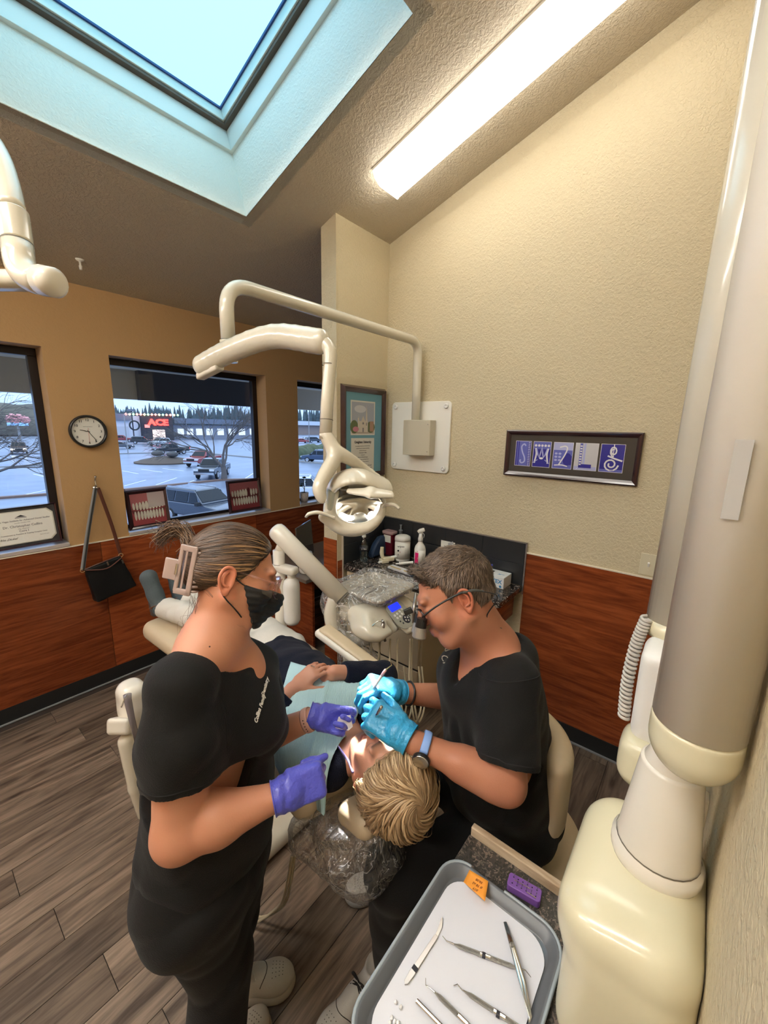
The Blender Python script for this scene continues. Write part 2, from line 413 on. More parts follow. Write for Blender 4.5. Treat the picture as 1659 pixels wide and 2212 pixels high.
def soft(name, F, lo, hi, h, m, parent=None, colf=None, relax=1, label=None):
    v, q = surf(F, lo, hi, h)
    if relax and len(q):                                   # light smoothing of the grid stepping
        for _ in range(relax):
            s = np.zeros_like(v); c = np.zeros(len(v))
            for a, b in ((0, 1), (1, 2), (2, 3), (3, 0)):
                np.add.at(s, q[:, a], v[q[:, b]]); np.add.at(c, q[:, a], 1); np.add.at(s, q[:, b], v[q[:, a]]); np.add.at(c, q[:, b], 1)
            c = np.maximum(c, 1); v = v*0.5+0.5*s/c[:, None]
    me = np_mesh(name, v, q)
    if colf is not None:
        a = me.color_attributes.new('Col', 'FLOAT_COLOR', 'POINT'); c = np.ones((len(v), 4), np.float32); c[:, :3] = colf(v); a.data.foreach_set('color', c.ravel())
    me.materials.append(m); o = bpy.data.objects.new(name, me); link(o, parent)
    if label: o['label'] = label
    return o
def bounds(pts, pad): A = np.array(pts, float); return A.min(0)-pad, A.max(0)+pad
def fbm(P, s, seed=0, oct=3):
    r = np.random.RandomState(seed); out = np.zeros(len(P)); a = 1.0
    for k in range(oct):
        for j in range(3):
            d = r.normal(size=3); d /= np.linalg.norm(d); w = r.normal(size=3); w /= np.linalg.norm(w)
            out += a*np.sin((P @ d)*s*(1.0+0.3*j)+1.7*np.sin((P @ w)*s*0.7+r.rand()*6)+r.rand()*6)/3
        s *= 2.1; a *= 0.5
    return out
def grad(F, P, e=1e-3):
    g = np.stack([F(P+d)-F(P-d) for d in np.eye(3)*e], 1); return g/(np.linalg.norm(g, axis=1, keepdims=True)+1e-9)
# ================================================================ THE ROOM
M_art = plaster('cream wall paint', (0.60, 0.518, 0.355), 78, 0.46)
M_win = plaster('tan wall paint', (0.44, 0.27, 0.125), 60, 0.10)
M_ceil = plaster('ceiling paint', (0.54, 0.47, 0.37), 75, 0.5)
M_shaft = plaster('white well paint', (0.80, 0.80, 0.74), 75, 0.3)
M_white = mat('white enamel', (0.82, 0.80, 0.74), 0.35)
M_cherry = wood('cherry laminate', (0.135, 0.026, 0.008), (0.29, 0.068, 0.020), (0.7, 0.7, 7.5), 0.25, 2.6, rand=True)
M_plank = wood('vinyl plank', (0.058, 0.040, 0.029), (0.25, 0.185, 0.138), (0.8, 8.5, 8.5), 0.42, 1.8, rand=True, knots=True)
M_base = mat('black vinyl base', (0.012, 0.013, 0.014), 0.4)
M_lip = mat('grey base lip', (0.25, 0.26, 0.27), 0.3)
M_trim = mat('pale edge trim', (0.78, 0.70, 0.58), 0.35)
M_bronze = mat('dark bronze frame', (0.018, 0.013, 0.013), 0.35, 0.4)
M_glass = glassy('window glass', (0.93, 0.96, 1.0), 0.02)
M_sub = mat('subfloor', (0.03, 0.02, 0.016), 0.8)

def structure(name, bm, m, label=None, **k):
    o = obj(name, bm, m, None, **k); o['kind'] = 'structure'
    if label: o['label'] = label
    return o
XL, YF = -3.2, WN
# floor slab with single planks laid along x
fl = structure('floor', add_box(BM(), (XL-.1, YF-.1, -.08), (4.6, WD+.2, -.006)), M_sub, 'wood-look vinyl plank floor in grey and brown')
random.seed(4)
pw, pl, g = 0.152, 1.22, 0.0012
pm = bpy.data.meshes.new('plank'); b_ = BM(); add_box(b_, (-pl/2+g, -pw/2+g, -.005), (pl/2-g, pw/2-g, 0)); bmesh.ops.recalc_face_normals(b_, faces=b_.faces); b_.to_mesh(pm); b_.free(); pm.materials.append(M_plank)
row = 0; y = YF+pw/2
while y < WD-0.02:
    x = XL+(row*0.47 % 1.0)*pl+0.1
    hw = pw if y+pw/2 < WD else None
    while x < 4.0:
        # keep only planks that can be seen or lie near the view
        if x > -1.1-0.0*y:
            p = bpy.data.objects.new('plank', pm); COL.objects.link(p); p.parent = fl; p.location = (x, y, 0)
        x += pl
    y += pw; row += 1

# window wall built round its three openings
wins = [(-0.60, 0.682, 1.074, 2.280), (1.027, 2.232, 1.074, 2.280), (2.585, 3.62, 1.074, 2.280)]
TH = 0.20
bm = BM(); xs = [XL]+[v for w in wins for v in w[:2]]+[4.7]
for i in range(0, len(xs), 2): add_box(bm, (xs[i], WD, 0), (xs[i+1], WD+TH, CZ0+.05))
for w in wins:
    add_box(bm, (w[0], WD, 0), (w[1], WD+TH, w[2])); add_box(bm, (w[0], WD, w[3]), (w[1], WD+TH, CZ0+.05))
wall_back = structure('wall_back', bm, M_win, 'tan wall with three windows and cherry wood panelling below')
bm = BM(); add_box(bm, (WA, YF-.1, 0), (WA+.12, 2.045, 4.0))
# slice under the ceiling line is hidden above it
wall_right = structure('wall_right', bm, M_art, 'cream textured wall carrying the lamp bracket and the art frame')
wall_front = structure('wall_front', add_box(BM(), (XL, YF-.12, 0), (WA, YF, 4.0)), M_art, 'cream textured wall behind the wall-mounted X-ray arm')
wall_divider = structure('wall_divider', add_box(BM(), (1.877, 1.916, 0), (WA, 2.045, 3.3)), M_art, 'narrow cream wing wall beside the cabinet')
structure('wall_left', add_box(BM(), (XL-.12, YF-.1, 0), (XL, WD+.2, 4.0)), M_win, 'tan side wall')
structure('wall_far', add_box(BM(), (4.6, 1.9, 0), (4.72, WD+.2, 4.0)), M_art, 'cream end wall of the next bay')
structure('wall_passage', add_box(BM(), (WA+.12, 1.92, 0), (4.6, 2.04, 3.3)), M_art, 'cream wall of the passage beyond the wing wall')
# corner bead on the wing wall, full height
structure('trim_1', add_box(BM(), (1.874, 1.912, 1.10), (1.880, 1.919, 3.05)), M_art)

# ceiling: sloping slab with the skylight opening
SKX0, SKX1, SKY0, SKY1 = 0.310, 1.467, 1.089, 2.204
def cslab(bm, x0, x1, y0, y1, t=0.003):
    vs = [bm.verts.new((x, y, cz(y)+d)) for d in (0, t) for x, y in ((x0, y0), (x1, y0), (x1, y1), (x0, y1))]
    for f in ((0, 1, 2, 3), (7, 6, 5, 4), (0, 4, 5, 1), (1, 5, 6, 2), (2, 6, 7, 3), (3, 7, 4, 0)): bm.faces.new([vs[i] for i in f])
bm = BM(); cslab(bm, XL-.1, SKX0, YF-.1, WD+.2); cslab(bm, SKX1, 4.7, YF-.1, WD+.2); cslab(bm, SKX0, SKX1, YF-.1, SKY0); cslab(bm, SKX0, SKX1, SKY1, WD+.2)
ceil = structure('ceiling', bm, M_ceil, 'sloping textured ceiling with a skylight opening')
# skylight well, square to the slope
CN = nrm((0, SLOPE, 1)); CU = nrm((0, 1, -SLOPE))       # normal (up, out) and down-slope direction
SO = V(SKX0, SKY0, cz(SKY0)); SW = SKX1-SKX0; SL = (SKY1-SKY0)/CU[1]
def sp(x, y, h): return SO+X3*x+CU*y+CN*h
def sring(bm, i0, i1, h0, h1):
    """rectangular ring around the well from inset i0 (inner) to i1 (outer, negative = into wall)"""
    for (xa, ya, xb, yb) in ((i1, i1, SW-i1, i0), (i1, SL-i0, SW-i1, SL-i1), (i1, i0, i0, SL-i0), (SW-i0, i0, SW-i1, SL-i0)):
        lo = (min(xa, xb), min(ya, yb)); hi = (max(xa, xb), max(ya, yb))
        vs = [bm.verts.new(sp(x, y, h)) for h in (h0, h1) for x, y in ((lo[0], lo[1]), (hi[0], lo[1]), (hi[0], hi[1]), (lo[0], hi[1]))]
        for f in ((0, 1, 2, 3), (7, 6, 5, 4), (0, 4, 5, 1), (1, 5, 6, 2), (2, 6, 7, 3), (3, 7, 4, 0)): bm.faces.new([vs[i] for i in f])
bm = BM(); sring(bm, 0.0, -0.06, 0.0, 0.36)
well = structure('skylight_well', bm, M_shaft, 'bluish white plastered well of the skylight')
M_skyframe = mat('skylight frame paint', (0.70, 0.72, 0.68), 0.4)
sk = thing('skylight', 'large square frosted skylight set in the sloping ceiling', 'skylight', sp(SW/2, SL/2, .4)); sk['kind'] = 'structure'; del sk['category']
bm = BM(); sring(bm, 0.020, -0.06, 0.35, 0.46); obj('curb', bm, M_skyframe, sk, bevel=.003)
bm = BM(); sring(bm, 0.052, -0.06, 0.475, 0.535); obj('sash', bm, M_skyframe, sk, bevel=.003)
bm = BM(); sring(bm, 0.044, -0.06, 0.458, 0.478); obj('gasket', bm, mat('brown gasket', (0.10, 0.07, 0.05), 0.6), sk)
bm = BM(); sring(bm, 0.060, 0.050, 0.528, 0.540); obj('glazing_seal', bm, mat('blue seal', (0.02, 0.05, 0.20), 0.5), sk)
m = bpy.data.materials.new('frosted skylight pane'); m.use_nodes = True; N = m.node_tree.nodes; L = m.node_tree.links; N.clear()
o_ = N.new('ShaderNodeOutputMaterial'); t1 = N.new('ShaderNodeBsdfTransparent'); t1.inputs[0].default_value = (0.72, 0.97, 1, 1); t2 = N.new('ShaderNodeBsdfTranslucent'); t2.inputs[0].default_value = (0.55, 0.93, 1, 1)
mx = N.new('ShaderNodeMixShader'); mx.inputs[0].default_value = 0.35; L.new(t1.outputs[0], mx.inputs[1]); L.new(t2.outputs[0], mx.inputs[2]); L.new(mx.outputs[0], o_.inputs[0])
bm = BM(); vs = [bm.verts.new(sp(x, y, h)) for h in (.541, .547) for x, y in ((.05, .05), (SW-.05, .05), (SW-.05, SL-.05), (.05, SL-.05))]
for f in ((0, 1, 2, 3), (7, 6, 5, 4), (0, 4, 5, 1), (1, 5, 6, 2), (2, 6, 7, 3), (3, 7, 4, 0)): bm.faces.new([vs[i] for i in f])
obj('pane', bm, m, sk)
ls.location = Vector(sp(SW/2, SL/2, .50)); ls.rotation_euler = (-_sl, 0, 0); ls.data.size = SW-.14; ls.data.size_y = SL-.14

# wood panels, edge trims, bases
def wpanel(bm, lo, hi): return add_box(bm, lo, hi)
def panels_x(par, x0, x1, y, z1, seams, out=-0.008):
    e = [x0]+seams+[x1]
    for a, b in zip(e[:-1], e[1:]):
        o = obj('wood_panel', add_box(BM(), (-(b-a)/2+.0012, 0, -(z1-.10)/2), ((b-a)/2-.0012, -out, (z1-.10)/2)), M_cherry, None, bevel=.001)
        o.parent = par; o.location = ((a+b)/2, y+out, .10+(z1-.10)/2)
panels_x(wall_back, XL, 4.6, WD, 1.046, [XL+.37, -2.81+1.22*1, -2.81+2.44, 0.8475, 2.0675, 3.2875])
# the panels of the art wall run along y
def panels_y(par, y0, y1, x, z1, seams, out):
    e = [y0]+seams+[y1]
    for a, b in zip(e[:-1], e[1:]):
        o = obj('wood_panel', add_box(BM(), (-(b-a)/2+.0012, 0, -(z1-.10)/2), ((b-a)/2-.0012, abs(out), (z1-.10)/2)), M_cherry, None, bevel=.001)
        o.parent = par; o.rotation_euler = (0, 0, math.pi/2); o.location = (x, (a+b)/2, .10+(z1-.10)/2)
panels_y(wall_right, YF, 0.79, WA, 1.117, [], 0.008)
obj('wood_panel', add_box(BM(), (1.869, 1.918, .10), (1.877, 2.043, 1.085)), M_cherry, wall_divider)
obj('wood_panel', add_box(BM(), (1.880, 1.908, .10), (1.925, 1.916, .935)), M_cherry, wall_divider)
structure('trim_2', add_box(BM(), (XL, WD-.013, 1.046), (4.6, WD, 1.052)), M_trim, 'thin pale edge strip over the panelling')
structure('trim_3', add_box(BM(), (WA-.013, YF, 1.117), (WA, .792, 1.124)), M_trim, 'thin pale edge strip over the panelling')
def base(name, lo, hi, liplo, liphi):
    o = structure(name, add_box(BM(), lo, hi), M_base, 'black vinyl wall base'); obj('lip', add_box(BM(), liplo, liphi), M_lip, o)
base('baseboard_back', (XL, WD-.012, 0), (4.6, WD, .103), (XL, WD-.022, 0), (4.6, WD-.012, .008))
base('baseboard_right', (WA-.012, YF, 0), (WA, .79, .103), (WA-.022, YF, 0), (WA-.012, .79, .008))
base('baseboard_divider', (1.865, 1.905, 0), (1.877, 2.045, .103), (1.855, 1.905, 0), (1.865, 2.045, .008))
base('baseboard_front', (XL, YF, 0), (WA, YF+.012, .103), (XL, YF+.012, 0), (WA, YF+.022, .008))

# windows: frame, pane, sill
for i, w in enumerate(wins):
    o = thing('window_%d' % (i+1), ['left window over the parking lot, dark bronze frame', 'middle window over the parking lot, dark bronze frame', 'right window beyond the wing wall, dark bronze frame'][i], None, ((w[0]+w[1])/2, WD+.17, (w[2]+w[3])/2))
    o['kind'] = 'structure'; y0, y1, fw = WD+.14, WD+.19, 0.045
    obj('frame', add_box(BM(), (w[0], y0, w[3]-fw), (w[1], y1, w[3])), M_bronze, o, bevel=.003)
    obj('frame', add_box(BM(), (w[0], y0, w[2]), (w[1], y1, w[2]+.028)), M_bronze, o, bevel=.003)
    obj('frame', add_box(BM(), (w[0], y0, w[2]+.028), (w[0]+fw, y1, w[3]-fw)), M_bronze, o, bevel=.003)
    obj('frame', add_box(BM(), (w[1]-fw, y0, w[2]+.028), (w[1], y1, w[3]-fw)), M_bronze, o, bevel=.003)
    obj('pane', add_box(BM(), (w[0]+fw-.004, y0+.02, w[2]+.024), (w[1]-fw+.004, y0+.026, w[3]-fw+.004)), M_glass, o)
    obj('sill', add_box(BM(), (w[0]+.002, WD-.012, w[2]-.02), (w[1]-.002, y0, w[2]+.002)), mat('grey sill', (0.42, 0.38, 0.36), 0.25), o, bevel=.002)

# ceiling tube fitting with wraparound diffuser
M_fill = mat('fill light diffuser', (0.9, 0.88, 0.82), 0.4, emit=((1.0, 0.955, 0.88), 27.0))  # unseen fittings only, glow raised to fill the room from the left
M_diff = mat('lit diffuser', (0.9, 0.88, 0.82), 0.4, emit=((1.0, 0.955, 0.86), FIX_EMIT))
def tube_light(x0, x1, ya, yb, label, M_diff=M_fill):
    s0 = V((x0+x1)/2, yb, cz(yb)); L_ = (yb-ya)/CU[1]
    t = thing('ceiling_light', label, 'light', s0)
    w = x1-x0; prof = [(-w/2, 0), (w/2, 0), (w/2, .045), (w/2-.03, .078), (-w/2+.03, .078), (-w/2, .045)]
    pr = [(a, -b) for a, b in prof]
    bm = BM(); prism(bm, pr, s0-CU*.006, X3, CN, -CU, L_-.012); obj('diffuser', bm, M_diff, t)
    bm = BM(); prism(bm, [(-w/2-.006, 0), (w/2+.006, 0), (w/2+.006, -.012), (-w/2-.006, -.012)], s0, X3, CN, -CU, L_); obj('tray', bm, M_white, t)
    pr2 = [(a*1.02, b*1.02) for a, b in pr]
    for q in (s0, s0-CU*(L_-.006)):
        bm = BM(); prism(bm, pr2, q, X3, CN, -CU, .006); obj('end_cap', bm, M_diff, t)
    return t
tube_light(1.838, 2.052, 0.22, 1.60, 'long lit fluorescent fitting on the sloping ceiling, nearest the cream wall', M_diff)
tube_light(-0.75, -0.53, 0.25, 1.60, 'long fluorescent fitting out of view left of the skylight, glow raised as fill light')
tube_light(-2.3, -2.08, 0.25, 1.60, 'unseen fluorescent fitting added as fill light by the side wall, farthest left')
tube_light(-1.2, -.98, 1.85, 2.95, 'unseen fluorescent fitting added as fill light on the low side of the ceiling near the left window')
t = thing('sprinkler_hook', 'small white stub hanging from the ceiling', 'hook', onC(172, 560))
p = onC(172, 560); bm = BM(); lathe(bm, [(.022, 0), (.018, .008), (.006, .012), (.005, .03), (.009, .034), (.007, .055)], p, (0, 0, -1), 12); obj('stem', bm, M_white, t, smooth=True)
# ================================================================ OUTSIDE THE WINDOWS
GZ = -3.5
M_asph = mat('wet asphalt', (0.15, 0.19, 0.28), 0.35, var=(0.35, (0.22, 0.27, 0.37)), bump=(2.5, 0.15))
gr = structure('parking_lot', add_box(BM(), (-250, 4.6, GZ-.5), (420, 520, GZ)), M_asph, 'pale wet asphalt parking lot')
M_line = mat('white road paint', (0.85, 0.87, 0.88), 0.5)
def line_px(a, b, w=0.13):
    p, q = onZ(a[0], a[1], GZ), onZ(b[0], b[1], GZ); d = nrm(q-p); s = np.cross(d, Z3)
    bm = BM(); vs = [bm.verts.new(v) for v in (p-s*w/2+Z3*.004, p+s*w/2+Z3*.004, q+s*w/2+Z3*.004, q-s*w/2+Z3*.004)]; bm.faces.new(vs)
    r = bmesh.ops.extrude_face_region(bm, geom=bm.faces[:]); [v.co.__setitem__(2, v.co.z+.004) for v in r['geom'] if isinstance(v, bmesh.types.BMVert)]
    obj('painted_line', bm, M_line, gr)
for a, b in (((264, 1017), (299, 1023.5)), ((305, 1013.7), (351, 1020.3)), ((351, 1012), (397, 1017.3)), ((268, 1050), (315, 1037)), ((337, 1047.5), (382, 1032)), ((406, 1043), (420.5, 1037)),
             ((529, 1034), (547, 1022.5)), ((72, 1024), (100, 1030.5)), ((48, 1070), (104, 1058)), ((0, 1011), (60, 1013)), ((548, 1036), (556, 1031)), ((652, 1030), (668, 1024))): line_px(a, b)
M_kerb = mat('red brown kerb', (0.20, 0.12, 0.09), 0.7); M_grey = mat('concrete kerb', (0.30, 0.30, 0.30), 0.8); M_soil = mat('bark soil', (0.10, 0.075, 0.06), 0.9, bump=(8, .6))
def kerb_px(name, pts, w, h, m, label):
    P = [onZ(x, y, GZ) for x, y in pts]; bm = BM()
    for p, q in zip(P[:-1], P[1:]):
        d = nrm(q-p); s = np.cross(d, Z3); obox(bm, (p+q)/2+Z3*h/2, d, s, Z3, np.linalg.norm(q-p)/2, w/2, h/2)
    structure(name, bm, m, label)
kerb_px('kerb_near', [(-60, 1082), (110, 1069), (268, 1060), (480, 1038), (560, 1036)], .45, .14, M_kerb, 'reddish kerb along the near parking row')
kerb_px('kerb_far', [(-40, 1012), (130, 1004)], .3, .14, M_grey, 'concrete kerb across the lot')
kerb_px('kerb_street', [(258, 981), (415, 977), (556, 990), (700, 1003)], .5, .16, M_grey, 'far street kerb')
c = onZ(358, 999, GZ); u_ = nrm(onZ(400, 1003, GZ)-onZ(310, 997, GZ)); rad = np.linalg.norm(onZ(404, 1003, GZ)-onZ(303, 998, GZ))/2
bm = BM(); lathe(bm, [(rad, 0), (rad, .15), (rad*.94, .17), (rad*.8, .4), (rad*.3, .8), (0, .9)], c, Z3, 28)
tag(obj('planting_island', bm, M_soil, None, smooth=True), 'low round mulch island in the middle of the parking lot', 'island')
t = thing('island_boulder', 'two grey boulders on the mulch island', 'boulder', c+Z3*1.3)
for dx in (-.35*rad, .35*rad):
    F = Field().u(ell(c+u_*dx+Z3*1.2, (.8, .6, .4)), 0); F.disp(lambda P: .06*fbm(P, 3, 5)); soft('boulder', F, c+u_*dx+V(-1.4, -1.2, -.3), c+u_*dx+V(1.4, 1.2, 2.2), .12, mat('dark boulder', (.10, .10, .10), .85), t)

CARG = mat('car glass', (0.012, 0.018, 0.026), 0.25, spec=.25); TYRE = mat('tyre', (0.012, 0.012, 0.013), 0.7); RIM = mat('alloy rim', (0.5, 0.5, 0.52), 0.3, 0.8)
HL = mat('lamp glass', (0.75, 0.77, 0.78), 0.15); TL = mat('tail lamp', (0.45, 0.02, 0.02), 0.2); HLON = mat('headlamp lit', (1, .95, .85), .3, emit=((1, .93, .8), 14)); TLON = mat('tail lamp lit', (.8, .02, .02), .3, emit=((1, .05, .03), 5))
CHR = mat('chrome', (0.7, 0.71, 0.72), 0.12, 1.0); BLK = mat('black plastic', (0.012, 0.012, 0.013), 0.45)
PROF = {   # side outlines: lower body, then greenhouse; x forward, metres
    'suv': dict(L=5.1, W=2.0, body=[(-2.5, .45), (-2.52, 1.05), (-2.42, 1.18), (1.1, 1.18), (2.25, 1.02), (2.5, .85), (2.52, .45)], top=[(-2.42, 1.18), (-2.2, 1.78), (-1.9, 1.88), (0.35, 1.86), (1.15, 1.18)], wins=[(-2.1, -1.1), (-1.0, -.02), (.08, .80)], wb=(-1.5, 1.5), r=.40),
    'sedan': dict(L=4.7, W=1.82, body=[(-2.3, .35), (-2.35, .85), (-2.2, .98), (-1.5, 1.0), (1.0, .95), (2.1, .82), (2.35, .65), (2.35, .35)], top=[(-1.75, .98), (-1.1, 1.40), (-.6, 1.46), (.25, 1.43), (1.1, .95)], wins=[(-1.2, -.35), (-.25, .7)], wb=(-1.4, 1.4), r=.33),
    'pickup': dict(L=5.8, W=2.0, body=[(-2.9, .55), (-2.92, 1.2), (-.95, 1.2), (1.3, 1.2), (2.6, 1.12), (2.9, .95), (2.9, .5)], top=[(-.95, 1.2), (-.8, 1.85), (-.6, 1.92), (.55, 1.9), (1.35, 1.2)], wins=[(-.75, .0), (.1, .75)], wb=(-1.8, 1.9), r=.42)}
def vehicle(kind, rear, front, col, name, label, lit=0, cs=1.0, group=None, stretch=None):
    k = PROF[kind]; P, Q = onZ(*rear, GZ), onZ(*front, GZ); d = nrm(Q-P); s = np.cross(Z3, d); wbm = (P+Q)/2
    off = d*(-(k['wb'][0]+k['wb'][1])/2*cs); O = wbm+off; t = thing(name, label, 'car', O, group)
    paint = mat('paint_%s' % name+str(round(col[0]*99))+str(round(col[2]*99)), col, 0.22, 0.2, coat=.6)
    W_ = k['W']*cs/2; bm = BM()
    prism(bm, [(x*cs, z*cs) for x, z in k['body']], O-s*W_, d, Z3, s, 2*W_)
    obj('body', bm, paint, t, bevel=.09*cs)
    tp = k['top']; bm = BM(); n = len(tp)
    A = [bm.verts.new(O+d*x*cs+Z3*z*cs-s*W_*(.97 if z < 1.3*1 and (i in (0, n-1)) else .78)) for i, (x, z) in enumerate(tp)]
    B = [bm.verts.new(O+d*x*cs+Z3*z*cs+s*W_*(.97 if z < 1.3*1 and (i in (0, n-1)) else .78)) for i, (x, z) in enumerate(tp)]
    bm.faces.new(A[::-1]); bm.faces.new(B)
    for i in range(n): bm.faces.new((A[i], A[(i+1) % n], B[(i+1) % n], B[i]))
    obj('cabin', bm, paint, t, bevel=.05*cs)
    zb, zt = tp[0][1]+.05, max(z for _, z in tp)-.14
    for a, b in k['wins']:
        for sd in (-1, 1):
            bm = BM(); vs = []
            for o_ in (0, .03):
                for x, z in ((a, zb), (b, zb), (min(b, b-.0), zt), (a, zt)):
                    f = (z-tp[0][1])/(zt+.14-tp[0][1]); xx = x
                    if z == zt and b == k['wins'][-1][1] and x == b: xx = x-.30
                    if z == zt and a == k['wins'][0][0] and x == a: xx = x+.18
                    vs.append(bm.verts.new(O+d*xx*cs+Z3*z*cs+sd*s*(W_*(.97-.19*f)+o_-.01)))
            for f in ((0, 1, 2, 3), (7, 6, 5, 4), (0, 4, 5, 1), (1, 5, 6, 2), (2, 6, 7, 3), (3, 7, 4, 0)): bm.faces.new([vs[i] for i in f])
            obj('side_window', bm, CARG, t)
    for nm, (pa, pb) in (('windscreen', (tp[-2], tp[-1])), ('rear_window', (tp[1], tp[0]))):
        pa, pb = V(*pa), V(*pb); q0 = pb+(pa-pb)*.14; q1 = pb+(pa-pb)*.9; nn = nrm((pa-pb)[::-1]*V(1, -1)); nn = nn if nn[1] > 0 else -nn
        bm = BM(); vs = []
        for o_ in (-.02, .025):
            for q, w in ((q0, .86), (q0, -.86), (q1, -.72), (q1, .72)): vs.append(bm.verts.new(O+(d*(q[0]+nn[0]*o_)+Z3*(q[1]+nn[1]*o_))*cs+s*W_*w))
        for f in ((0, 1, 2, 3), (7, 6, 5, 4), (0, 4, 5, 1), (1, 5, 6, 2), (2, 6, 7, 3), (3, 7, 4, 0)): bm.faces.new([vs[i] for i in f])
        obj(nm, bm, CARG, t)
    for wx in k['wb']:
        for sd in (-1, 1):
            c = O+d*wx*cs+Z3*k['r']*cs+s*sd*(W_-.10)
            o1 = obj('wheel', lathe(BM(), [(k['r']*cs*.92, -.11), (k['r']*cs, -.08), (k['r']*cs, .08), (k['r']*cs*.92, .125), (.2, .13)], c, s*sd, 18), TYRE, t, smooth=False)
            obj('rim', lathe(BM(), [(k['r']*cs*.66, .126), (k['r']*cs*.62, .145), (.06, .135)], c, s*sd, 14), RIM, o1)
    fx, rx = max(x for x, _ in k['body'])*cs, min(x for x, _ in k['body'])*cs; hz = k['body'][1][1]*.78*cs
    for sd in (-1, 1):
        obj('headlight', obox(BM(), O+d*(fx-.05)+Z3*(hz+.02)+s*sd*W_*.74, d, s, Z3, .10, .22, .09), HLON if lit & 1 else HL, t)
        obj('tail_light', obox(BM(), O+d*(rx+.03)+Z3*(hz+.1)+s*sd*W_*.84, d, s, Z3, .06, .10, .17), TLON if lit & 2 else TL, t)
    obj('grille', obox(BM(), O+d*(fx-.03)+Z3*hz, d, s, Z3, .06, W_*.5, .13), BLK, t)
    g2 = obj('bumper', obox(BM(), O+d*(fx-.02)+Z3*(hz-.32*cs), d, s, Z3, .09, W_*.94, .10), BLK if kind != 'pickup' else CHR, t)
    if kind == 'pickup':
        obj('cargo_bed', obox(BM(), O-d*1.93*cs+Z3*1.19*cs, d, s, Z3, .88*cs, W_*.84, .03), BLK, t)
    if kind == 'suv':
        for sd in (-1, 1): obj('roof_rail', obox(BM(), O-d*.8+Z3*1.91*cs+s*sd*W_*.66, d, s, Z3, 1.15, .03, .03), CHR, t)
    for sd in (-1, 1): obj('side_mirror', obox(BM(), O+d*.95*cs+Z3*1.22*cs+s*sd*(W_+.1), d, s, Z3, .1, .12, .09), BLK, t)
    return t
vehicle('suv', (399, 1118), (486, 1133), (0.055, 0.07, 0.10), 'suv', 'dark grey SUV parked nearest below the middle window')
vehicle('pickup', (476, 1024), (445, 1036), (0.035, 0.05, 0.075), 'pickup_truck', 'dark blue pickup truck parked nose-on beside the bare tree')
vehicle('pickup', (455, 1003), (424, 1008), (0.28, 0.03, 0.03), 'pickup_truck', 'red pickup truck half hidden behind the dark blue one')
vehicle('pickup', (396, 980), (341, 982), (0.012, 0.016, 0.022), 'pickup_truck', 'black pickup truck driving left across the lot', lit=2)
vehicle('suv', (357, 963), (334, 964), (0.7, 0.72, 0.74), 'suv', 'white SUV parked in front of the hardware store')
vehicle('suv', (297, 959), (318, 959), (0.03, 0.035, 0.045), 'suv', 'black SUV parked left of the white one near the store')
vehicle('pickup', (252, 955), (274, 955), (0.30, 0.04, 0.045), 'pickup_truck', 'dark red pickup truck by the left edge of the middle window', lit=2)
vehicle('sedan', (254, 969), (268, 969), (0.08, 0.09, 0.11), 'sedan', 'dark grey sedan partly cut off by the left frame of the middle window')
vehicle('suv', (43, 975), (42, 986), (0.12, 0.07, 0.06), 'suv', 'car with lit headlights seen through the left window', lit=1)
vehicle('suv', (702, 999), (676, 998), (0.05, 0.08, 0.15), 'suv', 'dark blue SUV seen through the right window')
vehicle('suv', (643, 1082), (677, 1082), (0.72, 0.74, 0.76), 'suv', 'white SUV close below the right window')
vehicle('suv', (672, 956), (688, 956), (0.05, 0.06, 0.08), 'suv', 'black van far across the lot in the right window')
vehicle('sedan', (647, 957), (656, 957), (0.35, 0.05, 0.05), 'sedan', 'small red car far across the lot in the right window')
vehicle('sedan', (659, 953), (668, 953), (0.5, 0.52, 0.55), 'sedan', 'small silver car far across the lot in the right window')

# the shops across the lot
Y0 = onZ(330, 951, GZ)[1]
def fpt(x, y, Y=Y0): return onY(x, y, Y)
def fbox(x0, y0, x1, y1, Y=Y0, depth=3.0, base=False):
    a, b = fpt(x0, y0, Y), fpt(x1, y1, Y); zb = GZ if base else b[2]
    return add_box(BM(), (a[0], Y, zb), (b[0], Y+depth, a[2]))
st = thing('hardware_store', 'low hardware store with a black facade and red lit letters across the lot', 'building', V(*fpt(340, 950)[:2], GZ))
M_wh = mat('pale store wall', (0.62, 0.65, 0.70), 0.7); M_dk = mat('black store front', (0.03, 0.03, 0.04), 0.6); M_roof = mat('grey metal roof', (0.16, 0.18, 0.23), 0.6)
obj('wall', fbox(246, 897, 306, 950, depth=30, base=True), M_wh, st); obj('wall', fbox(374, 917, 590, 950, Y0+1, 30, True), mat('shaded storefront', (.25, .26, .30), .7), st)
obj('facade', fbox(305, 896, 376, 950, Y0-1.5, 4, True), M_dk, st)
obj('roof', fbox(376, 903, 590, 919, Y0-.5, 31), M_roof, st); obj('roof', fbox(244, 893, 284, 908, Y0-.8, 26), M_roof, st)
obj('entrance', fbox(330, 928, 358, 947, Y0-1.8, .4, True), mat('entrance glow', (.5, .4, .4), .4, emit=((1, .75, .6), 1.3)), st)
obj('roller_door', fbox(251, 921, 280, 948, Y0-.3, .3, True), mat('roller door', (.5, .52, .56), .5), st)
for x0 in (384, 404, 424, 446, 470, 494, 516, 540): obj('window', fbox(x0, 926, x0+14, 940, Y0+.7, .4), mat('shop window', (.55, .58, .62), .2, emit=((.9, .95, 1), .6)), st)
M_red = mat('red lit letters', (.9, .02, .02), .4, emit=((1, .03, .02), 7))
p = fpt(342, 913, Y0-1.75); h = abs(fpt(342, 905, Y0)[2]-fpt(342, 921, Y0)[2])
text('sign_letters', 'ACE', h*1.1, p, X3, Z3, M_red, st, .15, sx=1.25, bold=.12)
